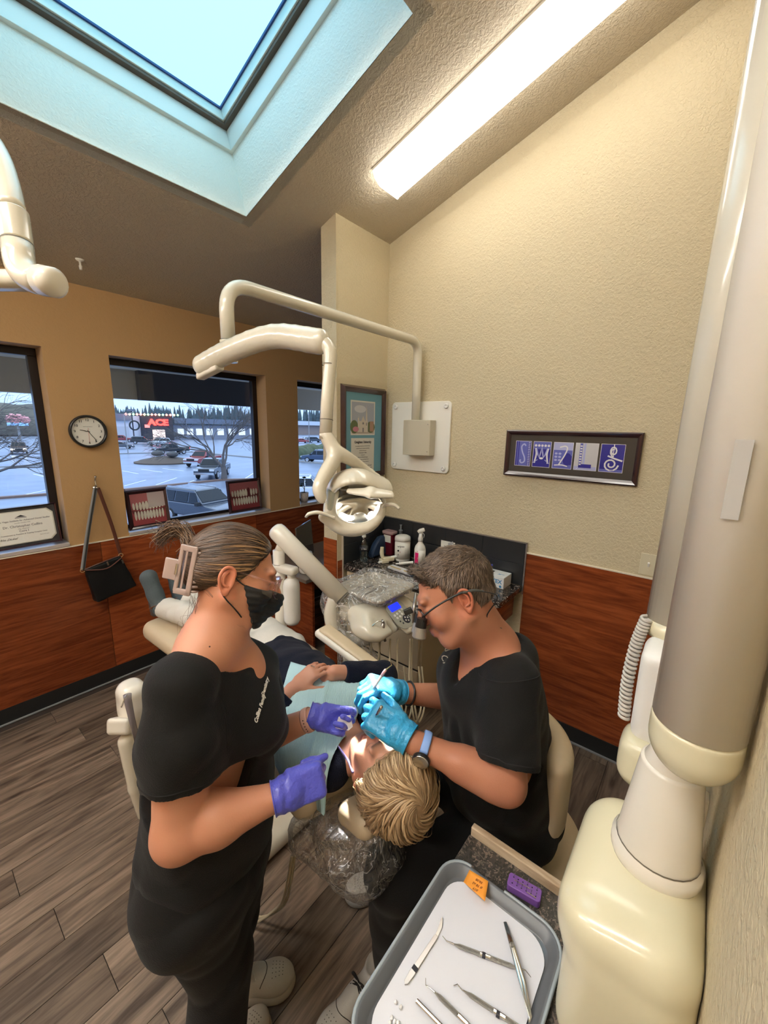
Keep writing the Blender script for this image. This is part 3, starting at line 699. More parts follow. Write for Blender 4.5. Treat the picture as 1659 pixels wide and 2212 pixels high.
obj('small_sign', fbox(313, 917, 324, 924, Y0-1.8, .3), mat('small red sign', (.6, .1, .1), .4, emit=((1, .3, .25), 1.2)), st)
t = thing('roof_lights', 'string of coloured festive bulbs along the store roofline', 'lights', fpt(340, 895, Y0-2)); 
cols = [((1, .15, .1), 9), ((1, .6, .2), 9), ((.3, 1, .4), 5), ((1, .2, .1), 9)]
for i, x in enumerate(range(272, 392, 8)):
    p = fpt(x, 894.5+.02*(x-272), Y0-2.2); c_, e_ = cols[i % 4]; obj('bulb', lathe(BM(), [(0, -.38), (.38, 0), (0, .38)], p, Z3, 6), mat('bulb%d' % (i % 4), c_, .4, emit=(c_, e_)), t)
t = thing('street_lamp', 'tall lamp post with a round wreath in front of the store', 'lamp post', V(*onZ(291, 957, GZ)))
b = onZ(291, 957, GZ); tp_ = onY(285.5, 886, b[1]); tube_ = tube(BM(), [b, V(b[0], b[1], tp_[2])], .16, 8); obj('pole', tube_, M_dk, t)
obj('lamp_head', obox(BM(), V(b[0], b[1], tp_[2]), X3, Y3, Z3, .9, .3, .25), M_roof, t)
wc = onY(290.5, 919, b[1]-.3); bm = BM(); tube(bm, [wc+1.15*(math.cos(a)*X3+math.sin(a)*Z3) for a in np.linspace(0, 2*math.pi, 20)], .2, 6, caps=False); obj('wreath', bm, mat('wreath', (.02, .03, .04), .8), t)
t = thing('street_lamp', 'thin lamp post standing left of the wreath post', 'lamp post', V(*onZ(277, 981, GZ)))
b = onZ(277, 981, GZ); tp_ = onY(271, 896, b[1]); obj('pole', tube(BM(), [b, V(b[0], b[1], tp_[2])], .09, 8), M_grey, t); obj('arm', tube(BM(), [V(b[0], b[1], tp_[2]), V(b[0]+1.6, b[1], tp_[2]+.5)], .06, 6), M_grey, t)
t = thing('street_lamp', 'lamp post seen through the right window', 'lamp post', V(*onZ(668, 960, GZ)))
b = onZ(668, 960, GZ); tp_ = onY(664, 890, b[1]); obj('pole', tube(BM(), [b, V(b[0], b[1], tp_[2])], .12, 8), M_grey, t)
far = thing('warehouse', 'long white roofed sheds far off in the right window', 'building', V(*onY(665, 930, Y0+60)[:2], GZ))
obj('wall', fbox(636, 917, 720, 940, Y0+60, 20, True), mat('brown shed wall', (.32, .24, .20), .8), far); obj('roof', fbox(634, 909, 722, 920, Y0+58, 24), M_wh, far)
# wooded hill and conifers
hill = structure('hill', BM(), mat('wooded hill', (.10, .095, .075), .95, var=(.05, (.16, .15, .13))), 'dark wooded hill rising behind the left window')
v = []; Fh = Field().u(ell(V(*onY(20, 920, 200)[:2], GZ-4), (46, 30, 24)), 0); Fh.disp(lambda P: 1.2*fbm(P, .25, 3)); bpy.data.objects.remove(hill)
pc = V(*onY(18, 920, 210)[:2], GZ); topz = onY(25, 873, 210)[2]
Fh = Field().u(ell(pc, (60, 26, topz-GZ)), 0); Fh.disp(lambda P: .8*fbm(P, .35, 3)); hl = soft('hill', Fh, pc-V(70, 34, 1), pc+V(70, 34, topz-GZ+4), 1.8, mat('wooded hill', (.10, .095, .075), .95, var=(.05, (.16, .15, .13)))); hl['kind'] = 'structure'; hl['label'] = 'dark wooded hill rising behind the left window'
random.seed(9); bm = BM()
for i in range(330):
    x = random.uniform(250, 760); Yt = random.uniform(330, 430); top = 884+random.gauss(0, 5.5)+(-4 if 320 < x < 350 else 0)+(abs(x-560)*.01); b = onY(x, 925, Yt); tz = onY(x, top, Yt)[2]
    hgt = tz-GZ; rr = hgt*.17; bb = V(b[0], Yt, GZ)
    for f0, f1, q in ((0, .55, 1), (.3, .78, .75), (.55, 1.0, .5)): lathe(bm, [(rr*q, hgt*f0), (rr*q*.1, hgt*f1)], bb, Z3, 5)
tag(obj('conifer_forest', bm, mat('hazy conifers', (.085, .115, .125), .95), None), 'hazy line of conifers behind the shops', 'trees', kind='stuff')
def bare_tree(base, height, spread, label, seed, lean=(0, 0), depth=6, fork=.22):
    rnd = random.Random(seed); t = thing('bare_tree', label, 'tree', base); tr = BM(); br = BM()
    def grow(p, d, L, r, lv):
        q = p+d*L; mid = (p+q)/2+V(rnd.uniform(-1, 1), rnd.uniform(-1, 1), rnd.uniform(-1, 1))*L*.07
        tube(tr if lv < 2 else br, [p, mid, q], [r, r*.85, r*.68], 6 if lv < 2 else (4 if lv < 4 else 3), caps=False)
        if lv >= depth: return
        for k in range(3):
            a = rnd.uniform(0, 2*math.pi); s, u, _ = frame(d); sp_ = rnd.uniform(.35, .95)*(1.15 if lv < 2 else .85); dd = nrm(d+sp_*(math.cos(a)*s+math.sin(a)*u)*1.0+V(0, 0, -.04 if lv > 1 else .05)+ (V(d[0], d[1], 0)*.25*spread))
            grow(q if k else p+(q-p)*rnd.uniform(.6, 1), dd, L*rnd.uniform(.64, .82), r*.58, lv+1)
    b = np.array(base, float); L0 = height*fork
    for k, (ax, ay) in enumerate(((-.55, .1), (.35, -.2), (.75, .3), (-.1, .5))[:4]):
        grow(b+Z3*L0*.75, nrm((ax+lean[0], ay+lean[1], 1.0)), height*.24, height*.0135, 1)
    tube(tr, [b-Z3*.1, b+Z3*L0*.5+V(.05, 0, 0)*height*.1, b+Z3*L0*.85], [height*.034, height*.026, height*.026], 9, caps=False)
    M_bark = mat('grey bark', (.14, .12, .11), .9)
    obj('trunk', tr, M_bark, t, smooth=True); obj('branches', br, M_bark, t, smooth=True); return t
bare_tree(onZ(484, 1037, GZ), 9.6, 1.0, 'spreading leafless tree standing in the lot, in the middle window', 12, lean=(-.32, 0), depth=7, fork=.16)
bare_tree(V(.9, 23.0, GZ), 8.4, 1.0, 'leafless tree whose twigs show in the left window', 5, lean=(.1, 0), depth=7)
# neon style sign on the hill side
sg = thing('roadside_sign', 'pink and pale blue lit sign in front of the dark hill', 'sign', onY(40, 915, 120))
a, b = onY(15, 913, 120), onY(62, 920, 120); obj('board', add_box(BM(), (a[0], 120, b[2]), (b[0], 120.3, a[2])), mat('blue sign', (.15, .35, .8), .4, emit=((.3, .6, 1), .9)), sg)
for i, (x, y) in enumerate(((19, 905), (26, 901), (34, 907), (41, 902), (50, 905), (57, 907))):
    q = onY(x, y, 120); obj('figure', lathe(BM(), [(0, -.7), (.8, -.3), (.7, .4), (0, .8)], q, X3, 8), mat('pink sign', (.6, .25, .28), .4, emit=((1, .5, .55), .35)), sg)
obj('post', add_box(BM(), (onY(38, 913, 120)[0]-.2, 120, GZ), (onY(38, 913, 120)[0]+.2, 120.3, a[2])), M_grey, sg)
# hedges in the right window
for i, (x, y, r_) in enumerate(((647, 986, 1.3), (655, 984, 1.7), (672, 977, 2.0), (706, 975, 2.2))):
    q = onZ(x, y+4, GZ); F = Field().u(ell(q+Z3*.5, (r_*1.3, r_, 1.5)), 0); F.disp(lambda P: .18*fbm(P, 3, 7)); tag(soft('hedge', F, q-V(r_*1.6, r_*1.3, .9), q+V(r_*1.6, r_*1.3, 2.6), .22, mat('hedge green', (.09, .11, .06), .9, bump=(6, .8)), None), ['low green hedge nearest the left frame of the right window', 'low green hedge just behind the nearest one in the right window', 'low green hedge behind the dark blue SUV in the right window', 'low green hedge farthest right in the right window'][i], 'hedge', 'hedges in the right window')
# eave over the windows
M_soff = mat('beige soffit', (.42, .36, .28), .7)
structure('eave', add_box(BM(), (-1.5, WD+TH, 2.33), (4.7, WD+1.32, 3.3)), M_soff, 'beige eave hanging over the windows')
structure('eave_fascia', add_box(BM(), (-1.5, WD+1.2, 2.066), (4.7, WD+1.3, 2.335)), M_soff)
structure('eave_sign_back', add_box(BM(), (1.62, WD+1.12, 2.06), (3.1, WD+1.2, 2.9)), mat('dark sign back', (.02, .02, .028), .6), 'dark back of the sign board under the eave')
# ================================================================ FIXED FURNITURE AND THINGS ON THE WALLS
M_cream = mat('cream cabinet', (0.56, 0.47, 0.33), 0.38)
M_gran = granite('brown granite', [(.012, .010, .010), (.05, .035, .03), (.02, .017, .016), (.16, .12, .10), (.03, .025, .022), (.30, .26, .23)], 95, 0.10)
M_tile = mat('black slate tile', (0.020, 0.022, 0.025), 0.38, bump=(30, .1))
M_dark = mat('dark gap', (0.02, 0.016, 0.012), 0.7)
M_plas = mat('white plastic', (0.80, 0.79, 0.76), 0.3)
M_ivory = mat('ivory plastic', (0.66, 0.60, 0.44), 0.35)
M_steel = mat('steel', (0.62, 0.61, 0.58), 0.22, 1.0)
M_blackp = mat('black gloss plastic', (0.01, 0.01, 0.011), 0.3)
M_grout = mat('tile bed', (0.006, 0.006, 0.007), 0.8)
CT = 0.903
def flat(name, parent, o, u, v, w, items, m0=None):
    """flat print: polygons in u,v, each with its colour; one mesh"""
    bm = BM(); mats = []; o, u, v, w = [np.array(t, float) for t in (o, u, v, w)]
    for i, (poly, m) in enumerate(items):
        if m not in mats: mats.append(m)
        k = mats.index(m); f = bm.faces.new([bm.verts.new(o+x*u+y*v+w*(.0002+.00004*i)) for x, y in poly]); f.material_index = k
        f.normal_update()
        if f.normal @ Vector(w) < 0: f.normal_flip()
    me = bpy.data.meshes.new(name); bm.to_mesh(me); bm.free()
    for m in mats: me.materials.append(m)
    ob = bpy.data.objects.new(name, me); link(ob, parent); return ob
def rc(x0, y0, x1, y1): return [(x0, y0), (x1, y0), (x1, y1), (x0, y1)]
def circ(x, y, rx, ry=None, n=14, a0=0, a1=2*math.pi): ry = rx if ry is None else ry; return [(x+rx*math.cos(a0+(a1-a0)*k/n), y+ry*math.sin(a0+(a1-a0)*k/n)) for k in range(n)]
def stroke(pts, w):
    P = [np.array(p, float) for p in pts]; L, R = [], []
    for i, p in enumerate(P):
        d = nrm(P[min(i+1, len(P)-1)]-P[max(0, i-1)]); n = V(-d[1], d[0])*w/2; L.append(tuple(p+n)); R.append(tuple(p-n))
    return [[L[i], L[i+1], R[i+1], R[i]] for i in range(len(P)-1)]
INK = mat('print ink', (0.02, 0.02, 0.025), 0.6); INKG = mat('grey print ink', (0.25, 0.24, 0.25), 0.6); PAPER = mat('paper', (0.80, 0.79, 0.74), 0.6)
def col(name, c, r=0.5): return mat(name, c, r)

# cabinet under the counter: body, drawer, doors
cab = thing('base_cabinet', 'cream drawer cabinet under the granite counter', 'cabinet', (2.16, 1.58, 0))
obj('body', add_box(BM(), (1.972, 1.25, .09), (2.375, 1.912, .868)), M_cream, cab, bevel=.003)
obj('toe_kick', add_box(BM(), (2.03, 1.26, 0), (2.36, 1.91, .09)), M_dark, cab)
for (a, b) in ((1.268, 1.575), (1.585, 1.895)):
    for z0, z1, n in ((.66, .85, 'drawer'), (.33, .645, 'drawer'), (.105, .315, 'drawer')):
        d_ = obj(n, add_box(BM(), (1.952, a, z0), (1.972, b, z1)), M_cream, cab, bevel=.004)
        obj('panel', add_box(BM(), (1.949, a+.045, z0+.04), (1.953, b-.045, z1-.04)), M_cream, d_, bevel=.002)
        obj('finger_gap', add_box(BM(), (1.958, a, z1+.001), (1.973, b, z1+.012)), M_dark, d_)
bm = BM(); poly = [(1.925, 1.912), (1.93, 1.70), (1.945, 1.40), (1.985, 1.10), (2.03, .86), (2.05, .80), (2.378, .80), (2.378, 1.912)]
prism(bm, poly, (0, 0, .868), X3, Y3, Z3, .035)
ctop = tag(obj('countertop', bm, M_gran, None, bevel=.004), 'dark brown granite counter in the corner under the diploma', 'countertop')
tag(obj('counter_bracket', add_box(BM(), (2.12, .84, .70), (2.376, .86, .867)), M_cherry, None, bevel=.002), 'cherry wood bracket under the right end of the granite counter', 'bracket')
bs = structure('backsplash_right', add_box(BM(), (WA-.006, .792, CT), (WA-.0005, 1.912, 1.177)), M_grout, 'black tile splashback on the cream wall')
for i in range(4):
    for j in range(2):
        y0 = .80+i*.278; z0 = CT+.001+j*.137
        obj('tile', add_box(BM(), (WA-.014, y0+.001, z0+.0015), (WA-.006, y0+.277, z0+.1355)), M_tile, bs, bevel=.0008)
obj('edge_trim', add_box(BM(), (WA-.017, .788, CT-.05), (WA-.001, .797, 1.181)), mat('aluminium trim', (.45, .42, .42), .25, .8), bs)
obj('edge_trim', add_box(BM(), (WA-.017, .79, 1.177), (WA-.001, 1.912, 1.183)), mat('aluminium trim', (.45, .42, .42), .25, .8), bs)
bs2 = structure('backsplash_divider', add_box(BM(), (1.925, 1.911, CT), (WA-.02, 1.9155, 1.177)), M_grout, 'black tile splashback on the wing wall')
for i in range(2):
    for j in range(2):
        obj('tile', add_box(BM(), (1.928+i*.222, 1.903, CT+.001+j*.137), (1.928+i*.222+.22, 1.911, CT+.1355+j*.137)), M_tile, bs2, bevel=.0008)
obj('edge_trim', add_box(BM(), (1.918, 1.900, CT-.1), (1.926, 1.9155, 1.18)), mat('pale trim', (.5, .44, .36), .4), bs2)

# ---- things on the counter
wb = thing('water_bottle', 'clear plastic water bottle at the left end of the counter', 'bottle', (2.075, 1.845, CT))
M_clear = glassy('clear plastic', (.93, .95, .96), 0.10, .03)
obj('bottle', lathe(BM(), [(.0, .001), (.028, .001), (.031, .008), (.029, .03), (.031, .04), (.029, .055), (.031, .07), (.028, .095), (.031, .11), (.031, .125), (.022, .155), (.0125, .17), (.0125, .182)], (2.075, 1.845, CT), Z3, 22), M_clear, wb, smooth=True)
obj('water', lathe(BM(), [(0, .004), (.026, .004), (.028, .03), (.027, .09), (.0285, .122), (0, .122)], (2.075, 1.845, CT), Z3, 20), glassy('water', (.80, .88, .92), .08), wb, smooth=True)
lb = obj('label', lathe(BM(), [(.0314, .083), (.0316, .112)], (2.075, 1.845, CT), Z3, 22), mat('black label', (.03, .03, .04), .4), wb, smooth=True)
obj('cap', lathe(BM(), [(.0145, .180), (.0145, .195), (.0, .196)], (2.075, 1.845, CT), Z3, 18), M_plas, wb)
tdir = nrm(V(0, 0, 0)-V(2.075, 1.845, 0)); tside = np.cross(Z3, -tdir)
text('lettering', '11 TRU', .013, V(2.075, 1.845, CT+.098)+tdir*.0325, -np.cross(Z3, tdir)*-1, Z3, PAPER, lb)
cs = thing('zip_case', 'navy blue zipped case leaning in the corner behind the bottle', 'case', (2.235, 1.87, CT))
R_ = Matrix.Rotation(0.18, 3, 'X')
prof = [(-.085, .0), (.085, .0), (.088, .03), (.088, .125), (.07, .142), (.03, .14), (-.03, .10), (-.08, .035)]
bm = BM(); prism(bm, prof, V(2.235, 1.872, CT+.001), X3, nrm((0, .10, 1)), nrm((0, -1, .1)), .05)
obj('shell', bm, mat('navy fabric', (.015, .035, .085), .6, bump=(300, .2)), cs, bevel=.014)
bm = BM(); zp = [V(2.235+x, 1.846, CT+.001+z+.0015) for x, z in prof[2:]]; tube(bm, spline(zp, 4), .003, 6); obj('zip', bm, mat('dark zip', (.02, .05, .11), .4), cs)
obj('zip_pull', lathe(BM(), [(0, 0), (.004, .003), (.003, .018), (0, .02)], (2.16, 1.835, CT+.02), nrm((.5, -.5, .3)), 8), M_steel, cs)
sc_ = thing('sharps_box', 'dark red sharps container with cloudy lid behind the blue case', 'container', (2.335, 1.80, CT))
obj('tub', prism(BM(), rrect(.07, .09, .015), (2.338, 1.815, CT+.001), X3, Y3, Z3, .16), mat('red translucent', (.12, .008, .02), .25), sc_, bevel=.003)
obj('lid', prism(BM(), rrect(.08, .105, .02), (2.336, 1.815, CT+.161), X3, Y3, Z3, .022), mat('cloudy lid', (.42, .28, .29), .25), sc_, bevel=.006)
obj('label', add_box(BM(), (2.301, 1.78, CT+.10), (2.3025, 1.845, CT+.155)), PAPER, sc_)
sy = thing('syringe', 'grey syringe standing point down behind the wipes canister', 'syringe', (2.36, 1.725, CT))
obj('barrel', lathe(BM(), [(.003, .001), (.012, .02), (.012, .19), (.016, .195), (.013, .2)], (2.36, 1.73, CT), Z3, 12), mat('grey plastic', (.22, .24, .26), .3), sy, smooth=True)
obj('plunger', lathe(BM(), [(.006, .2), (.006, .235), (.011, .238), (0, .24)], (2.36, 1.73, CT), Z3, 10), mat('grey plastic', (.22, .24, .26), .3), sy)
cn = thing('wipes_canister', 'white canister of wipes with a domed lid', 'canister', (2.285, 1.655, CT)); cc = (2.285, 1.655, CT)
obj('tub', lathe(BM(), [(0, .001), (.054, .001), (.056, .008), (.056, .15), (.052, .152)], cc, Z3, 28), M_plas, cn, smooth=True, bevel=.0)
obj('lid', lathe(BM(), [(.058, .15), (.058, .168), (.055, .178), (.040, .186), (.0, .188)], cc, Z3, 28), M_plas, cn, smooth=True)
cv = nrm(V(0, 0, 0)-V(cc[0], cc[1], 0)); cs_ = np.cross(Z3, cv)*-1; cs_ = nrm(-cs_) if (cs_ @ cR) < 0 else cs_
lab = obj('label', lathe(BM(), [(.0563, .02), (.0565, .135)], cc, Z3, 28), PAPER, cn, smooth=True)
q0 = V(*cc)+cv*.0572
text('lettering', 'wipes', .022, q0+Z3*.118-cs_*.012, cs_, Z3, INK, lab)
for k in range(8): text('lettering', 'mmmmmmmm', .006, q0+Z3*(.10-.009*k)+cs_*.022-cv*.004, cs_, Z3, INKG, lab)
flat('marks', lab, q0-cv*.0035, cs_, Z3, cv, [(circ(-.030, .085, .007), INK), (circ(-.012, .075, .007), col('red mark', (.4, .05, .05))), (circ(-.03, .055, .005), INKG)])
spb = thing('spray_bottle', 'white trigger spray bottle with a pink label', 'bottle', (2.262, 1.487, CT)); sp0 = (2.262, 1.487, CT)
obj('bottle', lathe(BM(), [(0, .001), (.036, .001), (.039, .008), (.039, .125), (.034, .145), (.02, .165), (.016, .172), (.016, .18)], sp0, Z3, 26), M_plas, spb, smooth=True)
obj('collar', lathe(BM(), [(.017, .18), (.018, .20), (.014, .215), (.0125, .235)], sp0, Z3, 18), M_plas, spb, smooth=True)
hd = V(*sp0)+Z3*.24; bm = BM(); tube(bm, [hd-cs_*.018+Z3*.002, hd-cs_*.004+Z3*.012, hd+cs_*.020+Z3*.022, hd+cs_*.026+Z3*.024], [.012, .015, .013, .010], 10, flat=1.1); obj('spray_head', bm, M_plas, spb, smooth=True)
bm = BM(); tube(bm, spline([hd+cs_*.012, hd+cs_*.024-Z3*.012, hd+cs_*.022-Z3*.035], 4), [.005, .005, .003], 8, flat=.5); obj('trigger', bm, M_plas, spb, smooth=True)
bm = BM(); tube(bm, [hd-Z3*.03, hd], [.013, .012], 12); obj('neck', bm, M_plas, spb, smooth=True)
q0 = V(*sp0)+cv*.0400; M_pink = col('pink label', (.75, .01, .16), .4)
lab = obj('label', lathe(BM(), [(.0394, .018), (.0394, .122)], sp0, Z3, 26), PAPER, spb, smooth=True)
bm = BM(); prev = None
for k in range(7):
    a = -1.05+.75*k/6; d_ = math.cos(a)*cv+math.sin(a)*cs_; A_, B_ = [bm.verts.new(V(*sp0)+d_*.0399+Z3*z) for z in (.024, .105)]
    if prev: bm.faces.new((prev[0], A_, B_, prev[1]))
    prev = (A_, B_)
obj('pink_band', bm, M_pink, lab)
text('lettering', 'CAV', .014, q0+Z3*.113-cs_*.018-cv*.003, cs_, Z3, M_pink, lab); text('lettering', '1', .02, q0+Z3*.066-cs_*.017-cv*.0002, cs_, Z3, PAPER, lab)
for k in range(9): text('lettering', 'mmmmmm', .005, q0+Z3*(.10-.008*k)+cs_*.017-cv*.0035, cs_, Z3, INKG, lab)
# impression gun
gn = thing('dispenser_gun', 'cream impression cartridge gun lying on the counter', 'dispenser', (2.20, 1.72, CT)); g0 = V(2.17, 1.71, CT); ga = nrm((.85, -.5, 0)); gs = np.cross(Z3, ga)
bm = BM(); obox(bm, g0+Z3*.022+ga*.01, ga, gs, Z3, .045, .020, .014); obj('cradle', bm, M_ivory, gn, bevel=.004)
bm = BM(); tube(bm, spline([g0+Z3*.034-ga*.03, g0+Z3*.07-ga*.038, g0+Z3*.115-ga*.036], 5), [.010, .012, .010], 10, flat=1.3); obj('trigger_handle', bm, M_ivory, gn, smooth=True)
bm = BM(); tube(bm, [g0+Z3*.03+ga*.03, g0+Z3*.036+ga*.115], .011, 12); tube(bm, [g0+Z3*.014-gs*.02-ga*.03, g0+Z3*.014-gs*.03-ga*.07], .008, 8); obj('cartridge', bm, M_plas, gn)
bm = BM(); obox(bm, g0+Z3*.012-ga*.02, ga, gs, Z3, .028, .030, .011); obj('rear_guide', bm, M_ivory, gn, bevel=.003)
# syringe, markers, bur block on the counter
t = thing('impression_syringe', 'small white syringe lying beside the gun', 'syringe', (2.20, 1.56, CT)); p0, p1 = V(2.175, 1.60, CT+.012), V(2.245, 1.53, CT+.02)
obj('barrel', tube(BM(), [p0, p1], .0095, 12), M_plas, t, smooth=False); obj('plunger', tube(BM(), [p0-(p1-p0)*.25, p0], .005, 8), M_plas, t); obj('flange', tube(BM(), [p0, p0+(p1-p0)*.04], .015, 12), M_plas, t)
t = thing('pink_cap', 'tiny pink cap by the small syringe', 'cap', (2.265, 1.59, CT)); obj('cap', lathe(BM(), [(0, .001), (.010, .001), (.007, .012), (0, .015)], (2.235, 1.505, CT), nrm((.6, -.6, .5)), 12), M_pink, t, smooth=True)
t = thing('instrument_cassette', 'flat pale grey tray of files near the counter edge', 'tray', (2.06, 1.50, CT)); a0, a1 = onZ(843, 1226, CT), onZ(893, 1243, CT); ad = nrm(a1-a0); as_ = np.cross(Z3, ad); L_ = np.linalg.norm(a1-a0)
obj('base', obox(BM(), (a0+a1)/2+Z3*.009, ad, as_, Z3, L_/2, .028, .008), mat('pale tray', (.62, .61, .62), .3), t, bevel=.003)
for k in range(2): obj('gold_file', tube(BM(), [a0+ad*(.02+k*.12)-as_*.018*(1 if k else 1)+Z3*.02, a0+ad*(.11+k*.12)-as_*.018+Z3*.02], .0035, 8), mat('gold', (.75, .55, .22), .3, .8), t)
t = thing('pen_cap', 'short black pen beside the water bottle', 'pen', (2.11, 1.80, CT)); obj('barrel', tube(BM(), [V(2.095, 1.79, CT+.005), V(2.165, 1.755, CT+.005)], .0045, 8), M_blackp, t)
# note taped to the splashback
nt = thing('paper_note', 'white paper note taped to the black splashback', 'note', (2.372, 1.33, 1.02)); o = onX(967, 1186, 2.3755); o2 = V(2.3755, o[1], o[2])
obj('sheet', obox(BM(), o2, Y3, Z3, X3, .055, .055, .0006), PAPER, nt)
obj('tape', obox(BM(), o2+V(-.001, -.022, .045), nrm((0, -1, .5)), nrm((0, .5, 1)), X3, .022, .008, .0004), mat('grey tape', (.45, .45, .46), .3), nt)
for k in range(4): text('lettering', ['Mission', 'Patient', 'Date', 'mmm'][k], .010, o2+V(-.0012, .015-.004*k, .018-.017*k), -Y3, Z3, INKG, nt)
# wet cloth-like black soap / mirror behind the dentist
# glove box with gloves
gb = thing('glove_box', 'white box of purple gloves on the right of the counter', 'box', (2.30, 1.0, CT)); bx0, bx1, by0, by1, bh = 2.245, 2.365, .865, 1.105, .072
obj('carton', add_box(BM(), (bx0, by0, CT+.001), (bx1, by1, CT+bh)), mat('carton white', (.80, .82, .84), .45), gb, bevel=.0015)
fo = V(bx0-.0004, (by0+by1)/2, CT+bh/2); BLU = col('print blue', (.06, .28, .55), .5); RED_ = col('print red', (.6, .12, .10), .5)
text('lettering', 'VORTEX', .034, fo+V(0, -.042, .006), -Y3, Z3, BLU, gb, bold=.001); flat('marks', gb, fo, -Y3, Z3, -X3, [(rc(-.055, -.006, -.022, .018), RED_), (circ(.10, -.022, .008), BLU)])
text('lettering', 'MAXX', .012, fo+V(-.0006, .038, .008), -Y3, Z3, PAPER, gb)
for k in range(2): text('lettering', 'mmmmmmmmmmmmmmmmmm', .007, fo+V(0, 0, -.016-.009*k), -Y3, Z3, INKG, gb, sx=.8)
text('lettering', 'X', .022, V(2.295, by0+.05, CT+bh+.0005), -Y3, -X3*-1, BLU, gb, bold=.001); text('lettering', 'max', .012, V(2.30, by0+.03, CT+bh+.0005), -Y3, X3, BLU, gb)
obj('opening', add_box(BM(), (2.275, .96, CT+bh), (2.335, 1.09, CT+bh+.0006)), M_dark, gb)
M_nit = mat('purple nitrile', (.045, .065, .52), .38, bump=(120, .25), sheen=.2)
gl = thing('gloves', 'crumpled purple gloves pulled out of the box', 'gloves', (2.305, 1.03, CT+bh)); c0 = V(2.300, 1.02, CT+bh+.012)
F = Field()
rs = np.random.RandomState(3)
for k in range(11):
    a = rs.rand()*6.28; e = c0+V(.030*math.cos(a), .062*math.sin(a), .012+rs.rand()*.014); F.u(ecap(c0+V(0, .03*math.sin(a), 0), e, .012, .008, (rs.normal(), rs.normal(), .3), .45), .006)
F.disp(lambda P: .0022*fbm(P, 160, 2)); F.i(plane(c0-Z3*.0112, -Z3)); soft('rubber', F, c0-V(.07, .10, .02), c0+V(.07, .10, .06), .0032, M_nit, gl)

# ---- art frame with five blue letter photographs
M_maho = mat('dark mahogany frame', (0.035, 0.012, 0.016), 0.22, coat=.5); M_brushed = mat('rose bronze moulding', (.16, .09, .10), .3, .7)
PGL = glassy('picture glass', (1, 1, 1), .012)
def framed(name, label, cat, c, u, v, w, W_, H_, b, depth, mf, glass=True, steps=None):
    t = thing(name, label, cat, c); bm = BM()
    ringframe(bm, W_, H_, b, c, u, v, w, depth, **({'steps': steps} if steps else {})); obj('frame', bm, mf, t)
    obj('backing', obox(BM(), np.array(c)+np.array(w)*.004, u, v, w, W_/2-b*.8, H_/2-b*.8, .003), M_dark, t)
    if glass: gb_ = BM(); gb_.faces.new([gb_.verts.new(np.array(c)+np.array(w)*(depth*.40)+np.array(u)*x*(W_/2-b*.95)+np.array(v)*y*(H_/2-b*.95)) for x, y in ((-1, -1), (1, -1), (1, 1), (-1, 1))]); obj('glass', gb_, PGL, t)
    return t
ac = V(WA-.001, .6235, 1.7175); aw, ah = .702, .268; u_, v_, w_ = -Y3, Z3, -X3
art = framed('art_frame', 'long dark framed row of five blue letter photographs on the cream wall', 'picture', ac, u_, v_, w_, aw, ah, .026, .022, M_maho, steps=((0, 0), (0, .8), (.25, 1), (.6, .9), (1, .5)))
MB = mat('olive grey mat board', (.062, .052, .042), .75); ao = ac+w_*.0072; BL1, BL2, BL3, BL4 = col('print deep blue', (.015, .012, .30)), col('print mid blue', (.12, .14, .55)), col('print pale blue', (.45, .48, .78)), col('print white', (.82, .82, .86))
obj('mat_board', obox(BM(), ao-w_*.0006, u_, v_, w_, aw/2-.02, ah/2-.02, .0006), MB, art)
W5 = [(-.245, .088), (-.137, .096), (-.022, .100), (.098, .110), (.222, .108)]; hh_ = .071
def pic(k, items, bg):
    cx, ww = W5[k]; base = [(rc(cx-ww/2-.0022, -hh_-.0022, cx+ww/2+.0022, hh_+.0022), BL4), (rc(cx-ww/2, -hh_, cx+ww/2, hh_), bg)]
    flat('letter_photo', art, ao, u_, v_, w_, base+[([(cx+x, y) for x, y in p], m) for p, m in items])
def sp2(pts, w, m, n=6): return [(q, m) for q in stroke([tuple(p[:2]) for p in spline([(x, y, 0) for x, y in pts], n)], w)]
pic(0, [(rc(-.044, -hh_, -.036, hh_), BL1), (rc(-.03, -hh_, -.024, hh_), BL1), (rc(.026, -hh_, .044, hh_), BL1)]+[(rc(.028, -.068+.01*k, .040, -.062+.01*k), BL3) for k in range(14)]+sp2([(.014, .045), (.004, .055), (-.010, .040), (-.004, .010), (.010, -.020), (.012, -.045), (-.004, -.055), (-.014, -.045), (-.010, -.036)], .008, BL3), BL2)
pic(1, [(rc(-.048, .03, .048, .071), BL2)]+[(circ(-.036+.018*k, .05, .007), BL4) for k in range(5)]+sp2([(-.035, .035), (-.03, .0), (-.038, -.05)], .009, BL4)+sp2([(.035, .035), (.03, .0), (.038, -.05)], .009, BL4)+sp2([(-.03, .03), (-.012, -.02), (0, .04), (.012, -.02), (.03, .03)], .007, BL3, 2)+[(circ(0, -.022, .011, .006), BL4)]+sp2([(-.046, -.05), (-.02, -.03)], .004, BL3)+sp2([(.046, -.05), (.02, -.03)], .004, BL3), BL1)
pic(2, [(rc(-.05, -hh_, .0, .03), BL2), (circ(.026, -.02, .024, .035), BL1), (rc(.01, -.05, .05, .0), BL1), (rc(-.05, .03, .05, hh_), BL3)]+[(circ(-.035+.02*(k % 2), .01-.018*(k//2), .008, .006), BL3) for k in range(6)]+sp2([(-.018, .045), (.010, .052), (.022, .040), (.012, .005), (-.010, -.04), (-.018, -.055)], .007, BL4)+sp2([(-.04, -.055), (0, -.052), (.03, -.058)], .006, BL4), BL2)
